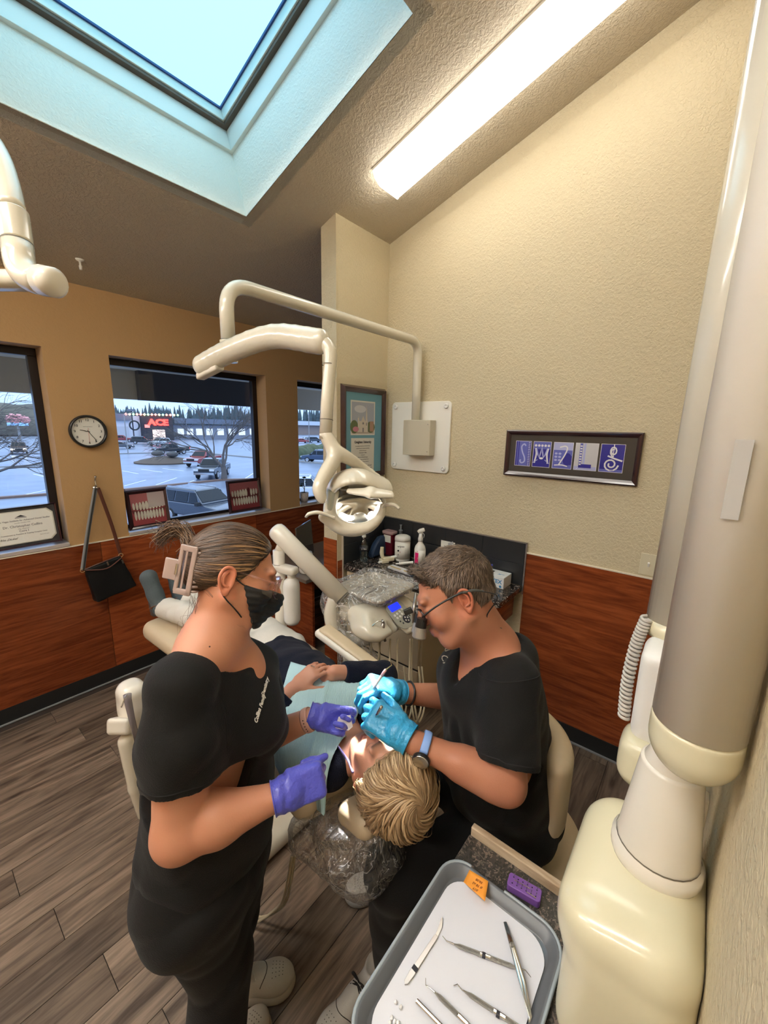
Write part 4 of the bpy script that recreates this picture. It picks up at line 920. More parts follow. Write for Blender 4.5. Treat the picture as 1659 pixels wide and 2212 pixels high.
pic(3, [(rc(-.055, -hh_, .055, -.052), BL3), (rc(-.034, -.05, -.020, hh_), BL2), (rc(-.015, -.04, -.004, hh_), BL3), (rc(-.034, -.06, .03, -.040), BL1)]+[(rc(-.032, -.045+.014*k, -.022, -.038+.014*k), BL4) for k in range(8)], col('print cream', (.62, .62, .66)))
sw = [(.005+.026*(1-t/2.2*.42)*math.cos(5.6*t)*(.25+.34*t), .036+.030*math.sin(5.6*t)*(.25+.34*t)) for t in np.linspace(0.2, 2.0, 16)]
sw2 = [(-.002+.036*math.cos(5.0*t+2)*(.2+.38*t), -.032+.036*math.sin(5.0*t+2)*(.2+.38*t)) for t in np.linspace(.1, 2.1, 20)]
pic(4, [(rc(.004, .0, .054, hh_), BL1), (rc(-.054, -.058, .054, -hh_), BL2)]+[(q, BL4) for q in stroke(sw, .007)]+[(q, BL4) for q in stroke(sw2, .008)]+sp2([(-.02, .012), (.01, -.0), (.05, -.012)], .008, BL4)+[(rc(.003, .0, .007, hh_), BL4)], BL1)
# ---- diploma
dc = V(2.139, 1.915, 1.806); dwid, dh = .455, .632; u_, v_, w_ = X3, Z3, -Y3
dp = framed('diploma', 'framed diploma with a church print in a light blue mat on the wing wall', 'picture', dc, u_, v_, w_, dwid, dh, .045, .026, M_maho)
do = dc+w_*.0075; obj('mat_board', obox(BM(), do-w_*.001, u_, v_, w_, dwid/2-.03, dh/2-.03, .001), mat('blue mat board', (.16, .38, .50), .7), dp)
ph = (-.015, .105, .215, .20)      # church print
sky_, tre, chu, ros, pth = col('print sky', (.42, .46, .56)), col('print trees', (.14, .18, .07)), col('print stone', (.68, .62, .54)), col('print blossom', (.62, .25, .33)), col('print path', (.5, .42, .36))
px_, py_ = ph[0], ph[1]
it = [(rc(px_-.125, py_-.115, px_+.125, py_+.115), PAPER), (rc(px_-.115, py_-.105, px_+.115, py_+.105), sky_), (circ(px_-.03, py_+.06, .06, .025), col('print cloud', (.66, .68, .74))), (rc(px_-.115, py_-.105, px_+.115, py_-.085), pth),
      (circ(px_-.09, py_-.06, .04, .045), tre), (circ(px_+.08, py_-.06, .045, .04), tre), (rc(px_+.07, py_-.09, px_+.112, py_-.02), col('print brick', (.45, .27, .18))), (rc(px_-.05, py_-.095, px_+.05, py_-.02), chu),
      ([(px_-.05, py_-.02), (px_-.04, py_-.02), (px_-.045, py_+.02)], chu), ([(px_+.025, py_-.02), (px_+.045, py_-.02), (px_+.035, py_+.09)], chu), ([(px_-.02, py_-.02), (px_+.02, py_-.02), (px_, py_+.015)], chu), ([(px_-.055, py_-.095), (px_-.045, py_-.095), (px_-.045, py_+.0), (px_-.055, py_+.0)], chu),
      (circ(px_, py_-.035, .008), INKG), (rc(px_-.006, py_-.095, px_+.006, py_-.065), INKG), (rc(px_+.031, py_-.05, px_+.039, py_-.03), INKG), (circ(px_-.075, py_-.075, .03, .018), ros)]
flat('church_print', dp, do, u_, v_, w_, it)
flat('certificate', dp, do, u_, v_, w_, [(rc(-.135, -.265, .105, -.03), PAPER), (circ(-.02, -.235, .014), col('seal red', (.3, .05, .08))), (circ(-.02, -.235, .007), PAPER)])
text('lettering', 'Creighton University', .024, do+w_*.0006+u_*-.015+v_*-.058, u_, v_, INK, dp, sx=.86, bold=.0005)
for k, (s, z) in enumerate((('In recognition of the Doctor of Dental Medicine', .0085), ('Conferred upon the candidate named below', .0085), ('the Board of Directors', .0085), ('Christopher Collins', .011), ('the degree of', .008), ('Doctor of Dental Surgery', .011), ('with all the rights and privileges thereto', .0085), ('witnessed by the seal of the University', .0085), ('and signatures', .008))):
    text('lettering', s, z, do+w_*.0006+u_*-.015+v_*(-.085-.0155*k), u_, v_, INKG, dp, sx=.9)
for k in range(2): text('signature', 'wll mnll', .014, do+w_*.0006+u_*.055+v_*(-.222-.018*k), u_, v_, INKG, dp, shear=.5)
# ---- wall clock
ck = thing('wall_clock', 'round black rimmed wall clock between the left and middle windows', 'clock', (.855, WD, 1.787)); kc = V(.857, WD-.001, 1.787); u_, v_, w_ = X3, Z3, -Y3
obj('case', lathe(BM(), [(0.03, 0), (.100, 0), (.1035, .006), (.1035, .030), (.098, .036), (.092, .034), (.090, .026), (.088, .014)], kc, -Y3, 40), M_blackp, ck, smooth=True)
obj('dial', lathe(BM(), [(0, .016), (.0885, .016), (.0885, .018), (0, .018)], kc, -Y3, 40), mat('clock dial', (.72, .71, .66), .5), ck)
for k in range(1, 13):
    a = math.radians(90-30*k); text('numeral', str(k), .021, kc-Y3*.0184+.072*(math.cos(a)*X3+math.sin(a)*Z3), X3, Z3, INK, ck, bold=.0003)
for nm, ang, L_, w2, m_, bk in (('hour_hand', 282, .046, .0035, M_blackp, .008), ('minute_hand', 147, .066, .003, M_blackp, .010), ('second_hand', 181, .070, .0012, col('red hand', (.5, .02, .03)), .022)):
    a = math.radians(90-ang); d_ = math.cos(a)*X3+math.sin(a)*Z3; s_ = np.cross(d_, Y3); obj(nm, obox(BM(), kc-Y3*(.0195+(.002 if nm != 'hour_hand' else 0))+d_*(L_-bk)/2, d_, s_, Y3, (L_+bk)/2, w2/2, .0006), m_, ck)
text('lettering', 'SOUTHWORTH', .007, kc-Y3*.0184+Z3*.030, X3, Z3, INKG, ck)
# ---- light switch
s_ = thing('light_switch', 'cream toggle light switch above the panelling', 'switch', (WA, .163, 1.19)); so = V(WA-.001, .170, 1.190)
obj('plate', obox(BM(), so-X3*.003, Y3, Z3, X3, .038, .056, .003), M_ivory, s_, bevel=.002); obj('toggle', obox(BM(), so-X3*.010+Z3*.002, Y3, nrm((-.3, 0, 1)), nrm((1, 0, .3)), .0045, .011, .006), M_plas, s_, bevel=.001)
for z in (-.03, .03): obj('screw', lathe(BM(), [(0, 0), (.003, 0), (.003, -.001), (0, -.0015)], so-X3*.006+Z3*z, X3, 8), M_ivory, s_)
# ---- hook and bag
hk = thing('wall_hook', 'small steel coat hook on the wall below the clock', 'hook', (.859, WD, 1.42)); ho = V(.859, WD-.002, 1.415)
obj('plate', lathe(BM(), [(0, 0), (.017, 0), (.015, .006), (0, .009)], ho, -Y3, 16), M_steel, hk, smooth=True)
bm = BM(); tube(bm, spline([ho-Y3*.008, ho-Y3*.022+Z3*.02, ho-Y3*.018+Z3*.055, ho-Y3*.034+Z3*.082], 5), [.005, .0045, .0045, .008], 8); tube(bm, spline([ho-Y3*.008, ho-Y3*.028-Z3*.008, ho-Y3*.042+Z3*.010], 4), [.005, .004, .007], 8); obj('prongs', bm, M_steel, hk, smooth=True)
bg_ = thing('handbag', 'black handbag hanging from the wall hook by a striped strap', 'bag', (.85, WD-.06, .74)); M_leather = mat('black leather', (.005, .005, .0055), .5, bump=(90, .25), spec=.25); M_brn = mat('brown leather', (.09, .025, .014), .4)
bl, br_, tl, tr_ = onY(204, 1298, 3.10), onY(286, 1268, 3.10), onY(184, 1228, 3.10), onY(262, 1197, 3.10)
cB = (bl+br_+tl+tr_)/4; ux = nrm(tr_-tl); uz = nrm(np.cross(-Y3, ux)*-1); uz = uz if uz[2] > 0 else -uz
F = Field(); w1, hgt = np.linalg.norm(br_-bl)/2, np.linalg.norm(tl-bl)
def bagf(P):
    q = P-cB; x, y, z = q @ ux, q[:, 1], q @ uz; t = (z/hgt+.5); hw = w1*1.05-(w1*.12)*t; hd = .048-.028*np.clip(t, 0, 1)
    return (np.maximum(np.maximum(np.abs(x)-hw, np.abs(z)-hgt/2), np.abs(y)-hd)) 
F.u(bagf, 0); F.disp(lambda P: .0035*fbm(P, 22, 8)); soft('body', F, cB-.21, cB+.21, .006, M_leather, bg_, relax=4)
topc = cB+uz*hgt/2
bm = BM(); tube(bm, spline([topc-ux*w1*.9-Y3*.02, topc-uz*.035-Y3*.046, topc+ux*w1*.9-uz*.012-Y3*.028], 6), .004, 6); obj('front_zip', bm, M_brn, bg_); bm = BM(); tube(bm, spline([topc-ux*w1*.9, topc+uz*.005-Y3*.012, topc+ux*w1*.85], 6), .0045, 6); obj('top_zip', bm, M_brn, bg_)
for q in (topc+ux*.02-Y3*.02, topc+ux*.10-Y3*.042-uz*.02): bm = BM(); obox(bm, q-uz*.012-Y3*.004, ux, uz, Y3, .005, .014, .0015); obj('zip_pull', bm, M_steel, bg_)
hp = ho-Y3*.03+Z3*.005
def strap(q1, w, m, nm, off): 
    pts = spline([hp+off, (hp+q1)/2+off*1.5-Z3*.01, q1], 6); bm = BM(); tube(bm, pts, w, 6, flat=.18, up=(0, 1, 0)); obj(nm, bm, m, bg_)
lL, lR = topc-ux*w1*1.0, topc+ux*w1*.97; strap(lL, .013, mat('grey webbing', (.22, .22, .23), .6), 'strap', V(-.006, 0, 0)); strap(lL+V(.004, -.006, .0), .005, mat('black stripe', (.02, .02, .02), .6), 'strap_stripe', V(-.006, -.004, 0)); strap(lR, .011, M_brn, 'strap', V(.008, 0, 0))
for q in (lL, lR): bm = BM(); tube(bm, [q+.013*(math.cos(a)*ux+math.sin(a)*uz)-Y3*.003 for a in np.linspace(0, 6.283, 14)], .002, 6, caps=False); obj('ring', bm, mat('gold ring', (.6, .42, .2), .3, .9), bg_)
# ---- dental photographs on the sill and the certificate
GUM, GUM2, TOO, LIPD = col('print gum', (.26, .04, .05)), col('print pink gum', (.34, .10, .11)), col('print tooth', (.55, .53, .46)), col('print dark mouth', (.10, .01, .015))
def standing(name, label, quad, Y, b, maker, depth=.02):
    TL_, TR_, BR_, BL_ = [onY(x, y, Y) for x, y in quad]; c = (TL_+TR_+BR_+BL_)/4; u = nrm((TR_+BR_)-(TL_+BL_)); v = nrm((TL_+TR_)-(BL_+BR_)); lean = .10; v = nrm(v+Y3*lean); w = nrm(np.cross(u, v)); w = w if w[1] < 0 else -w
    v = np.cross(w, u); v = v if v[2] > 0 else -v
    W_, H_ = (np.linalg.norm(TR_-TL_)+np.linalg.norm(BR_-BL_))/2, (np.linalg.norm(TL_-BL_)+np.linalg.norm(TR_-BR_))/2
    t = framed(name, label, 'picture', c, u, v, w, W_, H_, b, depth, M_maho); maker(t, c+w*.0075, u, v, w, W_/2-b*.95, H_/2-b*.95)
    obj('easel_back', obox(BM(), c-w*.016-v*.02, u, v, w, W_*.12, H_*.4, .002), M_dark, t); return t
def teeth(crack):
    def f(t, o, u, v, w, a, b):
        it = [(rc(-a, -b, a, b), GUM), (rc(-a, b*.25, a, b), GUM2), (circ(0, -b*.05, a*.98, b*.5, 24), LIPD)]
        n = 10
        for k in range(n):
            x = (k-(n-1)/2)/(n/2); tw = a*.98*(1-.35*abs(x))/n*1.05; cx = a*x*(.93)-.0; up_h = b*(.50-.12*abs(x)); 
            if not (crack and k in (6,)): it.append((circ(cx, b*.20+up_h*.0, tw, up_h*.62, 10), TOO))
            it.append((circ(cx*.95, -b*.38, tw*.92, b*.30, 10), TOO))
        for q in stroke([(-a*.95, b*.02), (-a*.4, -b*.10), (0, -b*.06), (a*.5, -b*.10), (a*.95, b*.02)], b*.05): it.append((q, LIPD if crack else GUM))
        if crack: it.append((circ(a*.28, b*.30, a*.09, b*.28), LIPD))
        else: it.append((rc(0, b*.05, a, b), mat('pale overlay', (.66, .60, .60), .5, alpha=.55)))
        flat('photo', t, o, u, v, w, it)
    return f
standing('tooth_photo', 'framed close-up photo of straight teeth at the left of the middle window sill', ((267, 1061), (359, 1052), (370, 1130), (279, 1147)), WD+.03, .030, teeth(False))
standing('tooth_photo', 'framed photo of teeth with one missing at the right of the middle window sill', ((485, 1041), (557, 1032), (568, 1098), (497, 1109)), WD+.04, .026, teeth(True))
def cert(t, o, u, v, w, a, b):
    oc = .028; a *= .93; b *= .86
    flat('certificate_sheet', t, o, u, v, w, [([(-a+oc, -b), (a-oc, -b), (a, -b+oc), (a, b-oc), (a-oc, b), (-a+oc, b), (-a, b-oc), (-a, -b+oc)], col('cert border', (.55, .53, .46))), ([(-a*.96+oc, -b*.95), (a*.96-oc, -b*.95), (a*.96, -b*.95+oc), (a*.96, b*.95-oc), (a*.96-oc, b*.95), (-a*.96+oc, b*.95), (-a*.96, b*.95-oc), (-a*.96, -b*.95+oc)], PAPER), ([(a*.02-.028, b*.62), (a*.02+.022, b*.62), (a*.02-.002, b*.74)], INK), (rc(a*.02-.03, b*.55, a*.02+.024, b*.60), INKG)])
    for s, z, y, bd in (('The Las Vegas Institute for Advanced Dental Studies', .0125, .42, .0003), ('hereby certifies that', .009, .27, 0), ('Dr. Christopher Collins', .019, .07, .0004), ('Has attained', .010, -.10, 0), ('Core I', .017, -.24, .0004), ('Commitment to Precision & Treating Complex Cases', .010, -.42, .0002)):
        text('lettering', s, z, o+w*.0007+v*b*y+u*a*.02, u, v, INKG, t, bold=bd, shear=.15 if z < .013 else 0)
    text('signature', 'Wm Dickel', .018, o+w*.0007-v*b*.66-u*a*.5, u, v, INK, t, shear=.6)
    text('lettering', 'March 27, 2010', .007, o+w*.0007-v*b*.62+u*a*.62, u, v, INKG, t)
M_bmat = mat('black mat', (.022, .022, .026), .55)
TLc = onY(-34, 1108, WD+.05)
cert_t = standing('certificate_frame', 'black framed certificate standing in the left window', ((-52, 1104), (115, 1086), (139, 1166), (-28, 1196)), WD+.03, .012, cert)
for ch in cert_t.children:
    if ch.name.startswith('backing'): ch.data.materials[0] = M_bmat
# ---- small plant on the sill of the right window
pp = thing('potted_plant', 'small jade plant in a patterned white pot on the right window sill', 'plant', (2.70, WD+.05, 1.076)); pb = V(2.705, WD+.075, 1.078)
obj('pot', lathe(BM(), [(0, 0), (.034, 0), (.044, .05), (.046, .095), (.041, .095), (.039, .06), (0, .06)], pb, Z3, 22), mat('patterned pot', (.60, .52, .50), .5, var=(70, (.75, .72, .70))), pp, smooth=True); obj('soil', lathe(BM(), [(0, .085), (.041, .085)], pb, Z3, 18), M_soil, pp)
bm = BM(); tube(bm, spline([pb+Z3*.08, pb+V(.006, 0, .14), pb+V(.0, 0, .19), pb+V(.008, 0, .235)], 4), [.005, .003], 6); tube(bm, spline([pb+Z3*.13, pb+V(-.025, 0, .165)], 4), [.003, .002], 6); obj('stem', bm, mat('plant stem', (.14, .10, .06), .7), pp)
ml = mat('jade leaf', (.07, .12, .035), .35)
for dx, dy, dz, r_ in ((.012, 0, .245, .020), (-.008, -.01, .255, .022), (.026, 0, .225, .017), (-.028, 0, .190, .024), (-.045, -.01, .175, .022), (.018, -.01, .20, .016), (-.035, 0, .165, .02), (-.004, .01, .225, .018)):
    q = pb+V(dx, dy, dz); R = rows((1, .2, .3), (-.2, 1, -.5), (0, .4, 1)); v_, q_ = surf(ell(q, (r_, r_*.8, r_*.28), R), q-.03, q+.03, .004); me = np_mesh('leaf', v_, q_); me.materials.append(ml); link(bpy.data.objects.new('leaf', me), pp)
# ================================================================ DENTAL EQUIPMENT
M_eq = mat('ivory enamel', (0.66, 0.62, 0.52), 0.22, coat=.4)
M_eq2 = mat('pale grey enamel', (0.74, 0.70, 0.62), 0.25, coat=.3)
M_xr = mat('yellowed enamel', (0.68, 0.635, 0.455), 0.25, coat=.4)
M_seam = mat('seam shadow', (0.16, 0.14, 0.11), 0.6)
M_uph = mat('cream upholstery', (0.60, 0.49, 0.34), 0.42, bump=(60, .08))
M_rub = mat('tan hose', (0.50, 0.43, 0.30), 0.45)
def rings_on(parent, p, d, r, w=.0025, m=None, name='seam'):
    o = obj(name, tube(BM(), [np.array(p)-nrm(d)*w/2, np.array(p)+nrm(d)*w/2], r, 28, caps=False), m or M_seam, parent); return o
# ---- wall-mounted operating light
dl = thing('operating_light', 'white jointed dental operating light mounted on the cream wall', 'lamp', (WA, 1.60, 1.79))
pw0 = V(WA-.001, 1.605, 1.7915)
obj('wall_plate', prism(BM(), rrect(.486, .476, .03), pw0, -Y3, Z3, -X3, .018), M_white, dl, bevel=.004)
for a in (-1, 1):
    for b in (-1, 1): obj('bolt', lathe(BM(), [(.016, .0), (.016, .010), (.009, .013), (.008, .009), (0, .009)], pw0-X3*.018+Y3*a*.208+Z3*b*.205, -X3, 16), M_plas, dl, smooth=True)
bxc = V(WA-.019, 1.576, 1.787); hz_ = .118
bm = BM(); prism(bm, [(-.105, 0), (.105, 0), (.105, .085), (.025, .105), (-.105, .07)], bxc-Z3*hz_, Y3, -X3, Z3, 2*hz_); obj('bracket_box', bm, mat('grey bracket', (.50, .46, .36), .35), dl, bevel=.004)
for z in (-.09, .09): obj('screw', lathe(BM(), [(0, 0), (.004, 0), (.004, .002), (0, .003)], bxc-X3*.078+V(0, -.092, z), -X3, 8), M_steel, dl)
tx = WA-.075; top = 2.405; nx = .955
path = [V(tx, 1.60, 1.895)]+[V(tx, 1.60, 2.1)]+bend((tx, 1.60, 2.1), (tx, 1.60, top), (nx, 1.60, top), .09)+[V((tx+nx)/2, 1.60, top)]+bend((tx, 1.60, top), (nx, 1.60, top), (nx, 1.60, 2.15), .11, 10)+[V(nx, 1.60, 2.19)]
obj('wall_arm', tube(BM(), path, .0285, 20), M_eq, dl, smooth=True)
obj('collar', tube(BM(), [V(nx, 1.60, 2.185), V(nx, 1.60, 2.10)], .034, 22), M_eq, dl, bevel=.003)
a0, a1, a2, a3 = at(437, 790, 1.60), at(500, 757, 1.53), at(590, 727, 1.43), at(690, 738, 1.34)
F = Field(); pp_ = spline([a0, a1, a2, a3], 4)
for p, q in zip(pp_[:-1], pp_[1:]): F.u(ecap(p, q, .036, .036, Z3, 1.15), .004)
soft('balance_arm', F, *bounds(pp_, .08), .006, M_eq, dl)
obj('arm_cover', obox(BM(), a0+(a1-a0)*.25-Z3*.036, nrm(a1-a0), nrm(np.cross(Z3, a1-a0)), Z3, .06, .022, .014), M_eq2, dl, bevel=.008)
b0, b1, b2 = a3, at(712, 752, 1.325), at(703, 950, 1.345); el = at(722, 972, 1.345)
pth = [b0]+bend(b0, at(716, 742, 1.325), b2, .05, 8)+[b2+(b1-b2)*.4]+[b2]
obj('drop_tube', tube(BM(), pth, [.036, .030, .024, .0225, .022, .022, .021, .021], 20), M_eq, dl, smooth=True)
for f in (.18, .78): q = b1+(b2-b1)*f; rings_on(dl, q, b2-b1, .0225)
# yoke
F = Field(); yk = spline([b2+(b1-b2)*.05, el-(el-b2)*.2, at(722, 990, 1.34), at(702, 1025, 1.32), at(689, 1055, 1.30), at(696, 1079, 1.30)], 3); rr = np.interp(np.linspace(0, 1, len(yk)), [0, .25, .5, .8, 1], [.022, .023, .024, .020, .015])
for i in range(len(yk)-1): F.u(cap(yk[i], yk[i+1], rr[i], rr[i+1]), .008)
yr = spline([at(724, 975, 1.345), at(752, 990, 1.37), at(785, 1012, 1.42), at(825, 1042, 1.45), at(835, 1068, 1.44)], 3); rr = np.linspace(.022, .009, len(yr))
for i in range(len(yr)-1): F.u(cap(yr[i], yr[i+1], rr[i], rr[i+1]), .012)
soft('yoke', F, *bounds(yk+yr, .06), .005, M_eq, dl, relax=2)
# head: bowl rim, cheeks, hood
cH = at(772, 1085, 1.36); mouth = V(.752, .645, 1.0); nd = nrm(mouth-cH+.55*(cO-cH)*V(1, 1, .6)); hr = nrm(np.cross(nd, Z3)); hr = hr if hr @ cR > 0 else -hr; hu = nrm(np.cross(hr, nd)); hu = hu if hu[2] > 0 else -hu
def hp_(x, y, dd=0): return at(x, y, 1.36+dd)
F = Field(); rim = spline([hp_(722, 1062), hp_(713, 1095), hp_(718, 1124), hp_(742, 1141), hp_(770, 1144), hp_(800, 1136), hp_(823, 1112, .02), hp_(829, 1080, .03)], 3); rr = np.interp(np.linspace(0, 1, len(rim)), [0, .2, .4, .6, .85, 1], [.020, .021, .023, .021, .013, .008])
for i in range(len(rim)-1): F.u(cap(rim[i], rim[i+1], rr[i], rr[i+1]), .008)
F.u(ecap(hp_(700, 1118, -.02), hp_(742, 1142, 0), .020, .022, nd, .6), .015)
soft('bowl', F, *bounds(rim, .07), .004, M_eq, dl, relax=2)
F = Field(); ho_ = spline([hp_(714, 1060, .02), hp_(728, 1040, .0), hp_(755, 1030, -.02), hp_(785, 1030, -.01), hp_(812, 1041, .02), hp_(838, 1050, .05)], 3)
for i in range(len(ho_)-1): F.u(ecap(ho_[i], ho_[i+1], .0145, .0145, nd, 2.6), .008)
soft('hood', F, *bounds(ho_, .08), .004, M_eq, dl, relax=2)
F = Field(); F.u(ecap(hp_(716, 1066, 0), hp_(712, 1100, 0), .018, .016, nd, 1.6), .01); soft('side_shell', F, *bounds([hp_(712, 1085)], .06), .004, mat('grey green shell', (.42, .43, .36), .3, coat=.3), dl)
# mirror dish: a concave reflector, mouth side open
bm = BM(); vs = []; nr, ns = 9, 36
oc = hp_(775, 1096, .02)
def dish(r, a): x = .083*r*math.cos(a); y = .066*r*math.sin(a); return oc+hr*x+hu*(y+.0)-nd*(.035*(1-r*r))+nd*.0
c_ = bm.verts.new(dish(0, 0)); prev = None
for i in range(1, nr+1):
    ring = [bm.verts.new(dish(i/nr, 2*math.pi*k/ns)) for k in range(ns)]
    for k in range(ns):
        if prev is None: bm.faces.new((c_, ring[k], ring[(k+1) % ns]))
        else: bm.faces.new((prev[k], ring[k], ring[(k+1) % ns], prev[(k+1) % ns]))
    prev = ring
obj('reflector', bm, mat('mirror reflector', (.86, .80, .70), .07, 1.0), dl, smooth=True)
bm = BM(); prism(bm, [(x, y) for x, y in circ(0, 0, .086, .069, 30)], oc-nd*.045, hr, hu, nd, .006); obj('back_shell', bm, M_eq2, dl)
F = Field(); F.u(ell(oc-hu*.052+hr*.004+nd*.002, (.030, .034, .012), rows(hr, hu, nd)), 0); soft('bulb_cover', F, oc-.09, oc+.09, .004, mat('frosted silver', (.55, .55, .52), .35, .8), dl)
M_glare = mat('painted glare', (1, 1, 1), .3, emit=((1, .98, .95), 10))  # glowing patches stand in for the bulb's glare mirrored in the reflector
for q, a_, b_ in ((oc-hu*.040-hr*.034+nd*.008, .022, .012), (oc-hu*.030+hr*.046+nd*.008, .016, .020)):
    F = Field(); F.u(ell(q, (a_, b_, .006), rows(hr, hu, nd)), 0); soft('glare_patch', F, q-.04, q+.04, .003, M_glare, dl)
F = Field(); v0, v1, v2 = hp_(752, 1060, -.03), hp_(800, 1064, -.05), hp_(846, 1068, -.03); F.u(ecap(v0, v1, .006, .011, nd, 2.2), .01); F.u(ecap(v1, v2, .012, .008, nd, 2.4), .01); soft('visor', F, *bounds([v0, v1, v2], .05), .003, M_eq, dl, relax=2)
obj('vent_slots', obox(BM(), hp_(745, 1055, -.02), hr, hu, nd, .012, .003, .01), M_seam, dl)
for pts in ([hp_(661, 1117, -.05), hp_(668, 1110, -.055), hp_(686, 1107, -.055), hp_(706, 1112, -.05), hp_(724, 1120, -.045)], [hp_(826, 1096, 0), hp_(836, 1090, -.01), hp_(852, 1091, -.02), hp_(863, 1099, -.025)]):
    obj('handle', tube(BM(), spline(pts, 5), [.006, .009, .0095, .008, .007], 12, flat=.7), M_eq, dl, smooth=True)
obj('pivot_knob', lathe(BM(), [(0, 0), (.012, 0), (.012, .014), (0, .018)], at(690, 1082, 1.30), -nd, 14), M_clear, dl)
ld = bpy.data.lights.new('operating_beam', 'SPOT'); ld.energy = 340; ld.spot_size = math.radians(15); ld.spot_blend = .35; ld.shadow_soft_size = .035; ld.color = (1, .97, .92)
lo = bpy.data.objects.new('operating_beam', ld); COL.objects.link(lo); lsrc = oc+nd*.03-hu*.075; lo.location = Vector(lsrc); tgt = V(.765, .650, 1.03); lo.rotation_euler = Vector(tgt-lsrc).to_track_quat('-Z', 'Y').to_euler()

# ---- second operating light at the left edge (next chair), cut by the frame
d2 = thing('operating_light', 'jointed white lamp arm of the next bay, cut off by the left edge', 'lamp', at(-60, 600, 1.0)); D2 = .95
pts = spline([at(-60, 250, D2+.1), at(-8, 330, D2+.05), at(16, 400, D2+.02), at(27, 455, D2)], 5); obj('upper_arm', tube(BM(), pts, .026, 18), M_eq, d2, smooth=True)
obj('sleeve', tube(BM(), [at(27, 455, D2), at(37, 525, D2)], .031, 20), M_eq, d2, bevel=.004)
pts = [at(37, 525, D2)]+bend(at(37, 525, D2), at(45, 598, D2), at(110, 612, D2-.02), .05, 8)+[at(98, 608, D2-.02)]; obj('elbow', tube(BM(), pts, .031, 20), M_eq, d2, smooth=True); rings_on(d2, at(37, 526, D2), at(38, 536, D2)-at(37, 525, D2), .0315)
obj('joint_cap', tube(BM(), [at(92, 606, D2-.02), at(118, 611, D2-.03), at(124, 612, D2-.03)], [.033, .032, .024], 20), M_eq2, d2, smooth=True)
F = Field(); F.u(rbox(at(20, 606, D2+.06), (.10, .022, .03), .018, rows(at(90, 612, D2)-at(0, 606, D2), Z3, nrm(np.cross(at(90, 612, D2)-at(0, 606, D2), Z3)))), 0); soft('lower_arm', F, *bounds([at(20, 606, D2+.06)], .16), .006, M_eq, d2)

# ---- X-ray unit on the near wall: mount, cone joint, twin arms, coiled cable
xr = thing('xray_unit', 'large yellowed wall-mounted X-ray arm folded upright at the right edge', 'X-ray machine', (.66, WN, 1.10))
F = Field(); 
F.u(rbox((.665, -.012, .995), (.135, .085, .125), .055), 0)
F.u(rbox((.676, -.004, 1.105), (.142, .096, .075), .066), .012)
F.i(plane((.665, 0, 1.178), (-.10, .22, 1)), .025); F.i(plane((0, WN+.001, 0), (0, -1, 0)), 0)
soft('mount', F, (.46, WN-.03, .84), (.87, .16, 1.24), .006, M_xr, xr, relax=3)
jx = V(.70, -.022, 0)
obj('cone_joint', lathe(BM(), [(.0, 1.16), (.060, 1.165), (.0635, 1.175), (.0635, 1.190), (.058, 1.195), (.057, 1.20), (.042, 1.345), (.041, 1.349), (.036, 1.350)], jx, Z3, 36), M_eq2, xr, smooth=True)
obj('swivel_collar', lathe(BM(), [(.036, 1.345), (.0375, 1.352), (.032, 1.365), (.030, 1.40), (.034, 1.42)], jx, Z3, 32), M_eq2, xr, smooth=True)
rings_on(xr, jx+Z3*1.199, Z3, .0582, .003); obj('joint_clip', obox(BM(), jx+V(.03, -.045, 1.25), X3, Y3, Z3, .012, .008, .05), M_eq2, xr, bevel=.004)
ca = V(.655, -.038, 0)
F = Field(); F.u(ecap(ca+Z3*1.432, ca+Z3*1.60, .0535, .0535, X3, 1.085), 0); F.i(plane((0, 0, 1.462), (0.0, .0, 1)), 0)
soft('end_cap', F, (.56, -.12, 1.34), (.78, .05, 1.52), .004, M_xr, xr, relax=1)
bm = BM(); prism(bm, circ(0, 0, .0575, .053, 40), ca+Z3*1.463, X3, Y3, V(0.02, -.004, 1), 1.81); obj('main_arm', bm, mat('light arm enamel', (.86, .81, .72), .28, coat=.3), xr, smooth=True)
obj('label_plate', obox(BM(), ca+V(-.0545, .012, 1.80), Y3, Z3, X3, .008, .045, .0008), mat('grey label', (.45, .44, .43), .5), xr)
# rear arm
q0, q1 = V(.915, .006, 1.475), V(1.02, .0, 2.9)
F = Field(); F.u(rbox((0, 0, 0), (.046, .050, .02), .03), 0)
bm = BM(); tube(bm, [q0, q1], .050, 32); obj('rear_arm', bm, M_eq, xr, smooth=True)
obj('rear_arm_cap', lathe(BM(), [(.0505, .02), (.051, 0), (.047, -.012), (0, -.014)], q0, nrm(q1-q0), 32), M_xr, xr, smooth=True)
obj('panel_inset', obox(BM(), q0+V(-.035, -.020, .10), Y3, Z3, X3, .022, .095, .020), M_xr, xr, bevel=.006); obj('panel_inset', obox(BM(), V(1.0-.035, -.022, 2.56), Y3, Z3, X3, .022, .2, .020), M_eq2, xr, bevel=.006)
hb = at(1395, 1480, .80); F = Field(); F.u(rbox(V(.86, .014, 1.37), (.045, .034, .10), .022, rows((1, 0, .1), (0, 1, .0), (-.1, 0, 1))), 0); soft('tube_head_neck', F, (.78, -.06, 1.24), (.95, .09, 1.5), .006, M_plas, xr)
F = Field(); F.u(rbox(V(.845, .018, 1.235), (.05, .042, .055), .035), 0); F.i(plane((.84, .02, 1.281), (0, 0, 1)), 0); soft('tube_head_cap', F, (.76, -.06, 1.14), (.94, .11, 1.33), .006, M_xr, xr)
obj('pivot', lathe(BM(), [(0, 0), (.018, 0), (.018, .012), (0, .014)], V(.822, .0, 1.33), nrm((-1, .6, 0)), 18), M_eq2, xr)
cp = spline([V(.885, .052, 1.50), V(.88, .062, 1.44), V(.875, .066, 1.36), V(.868, .062, 1.285)], 40); L_ = len(cp); hp = []
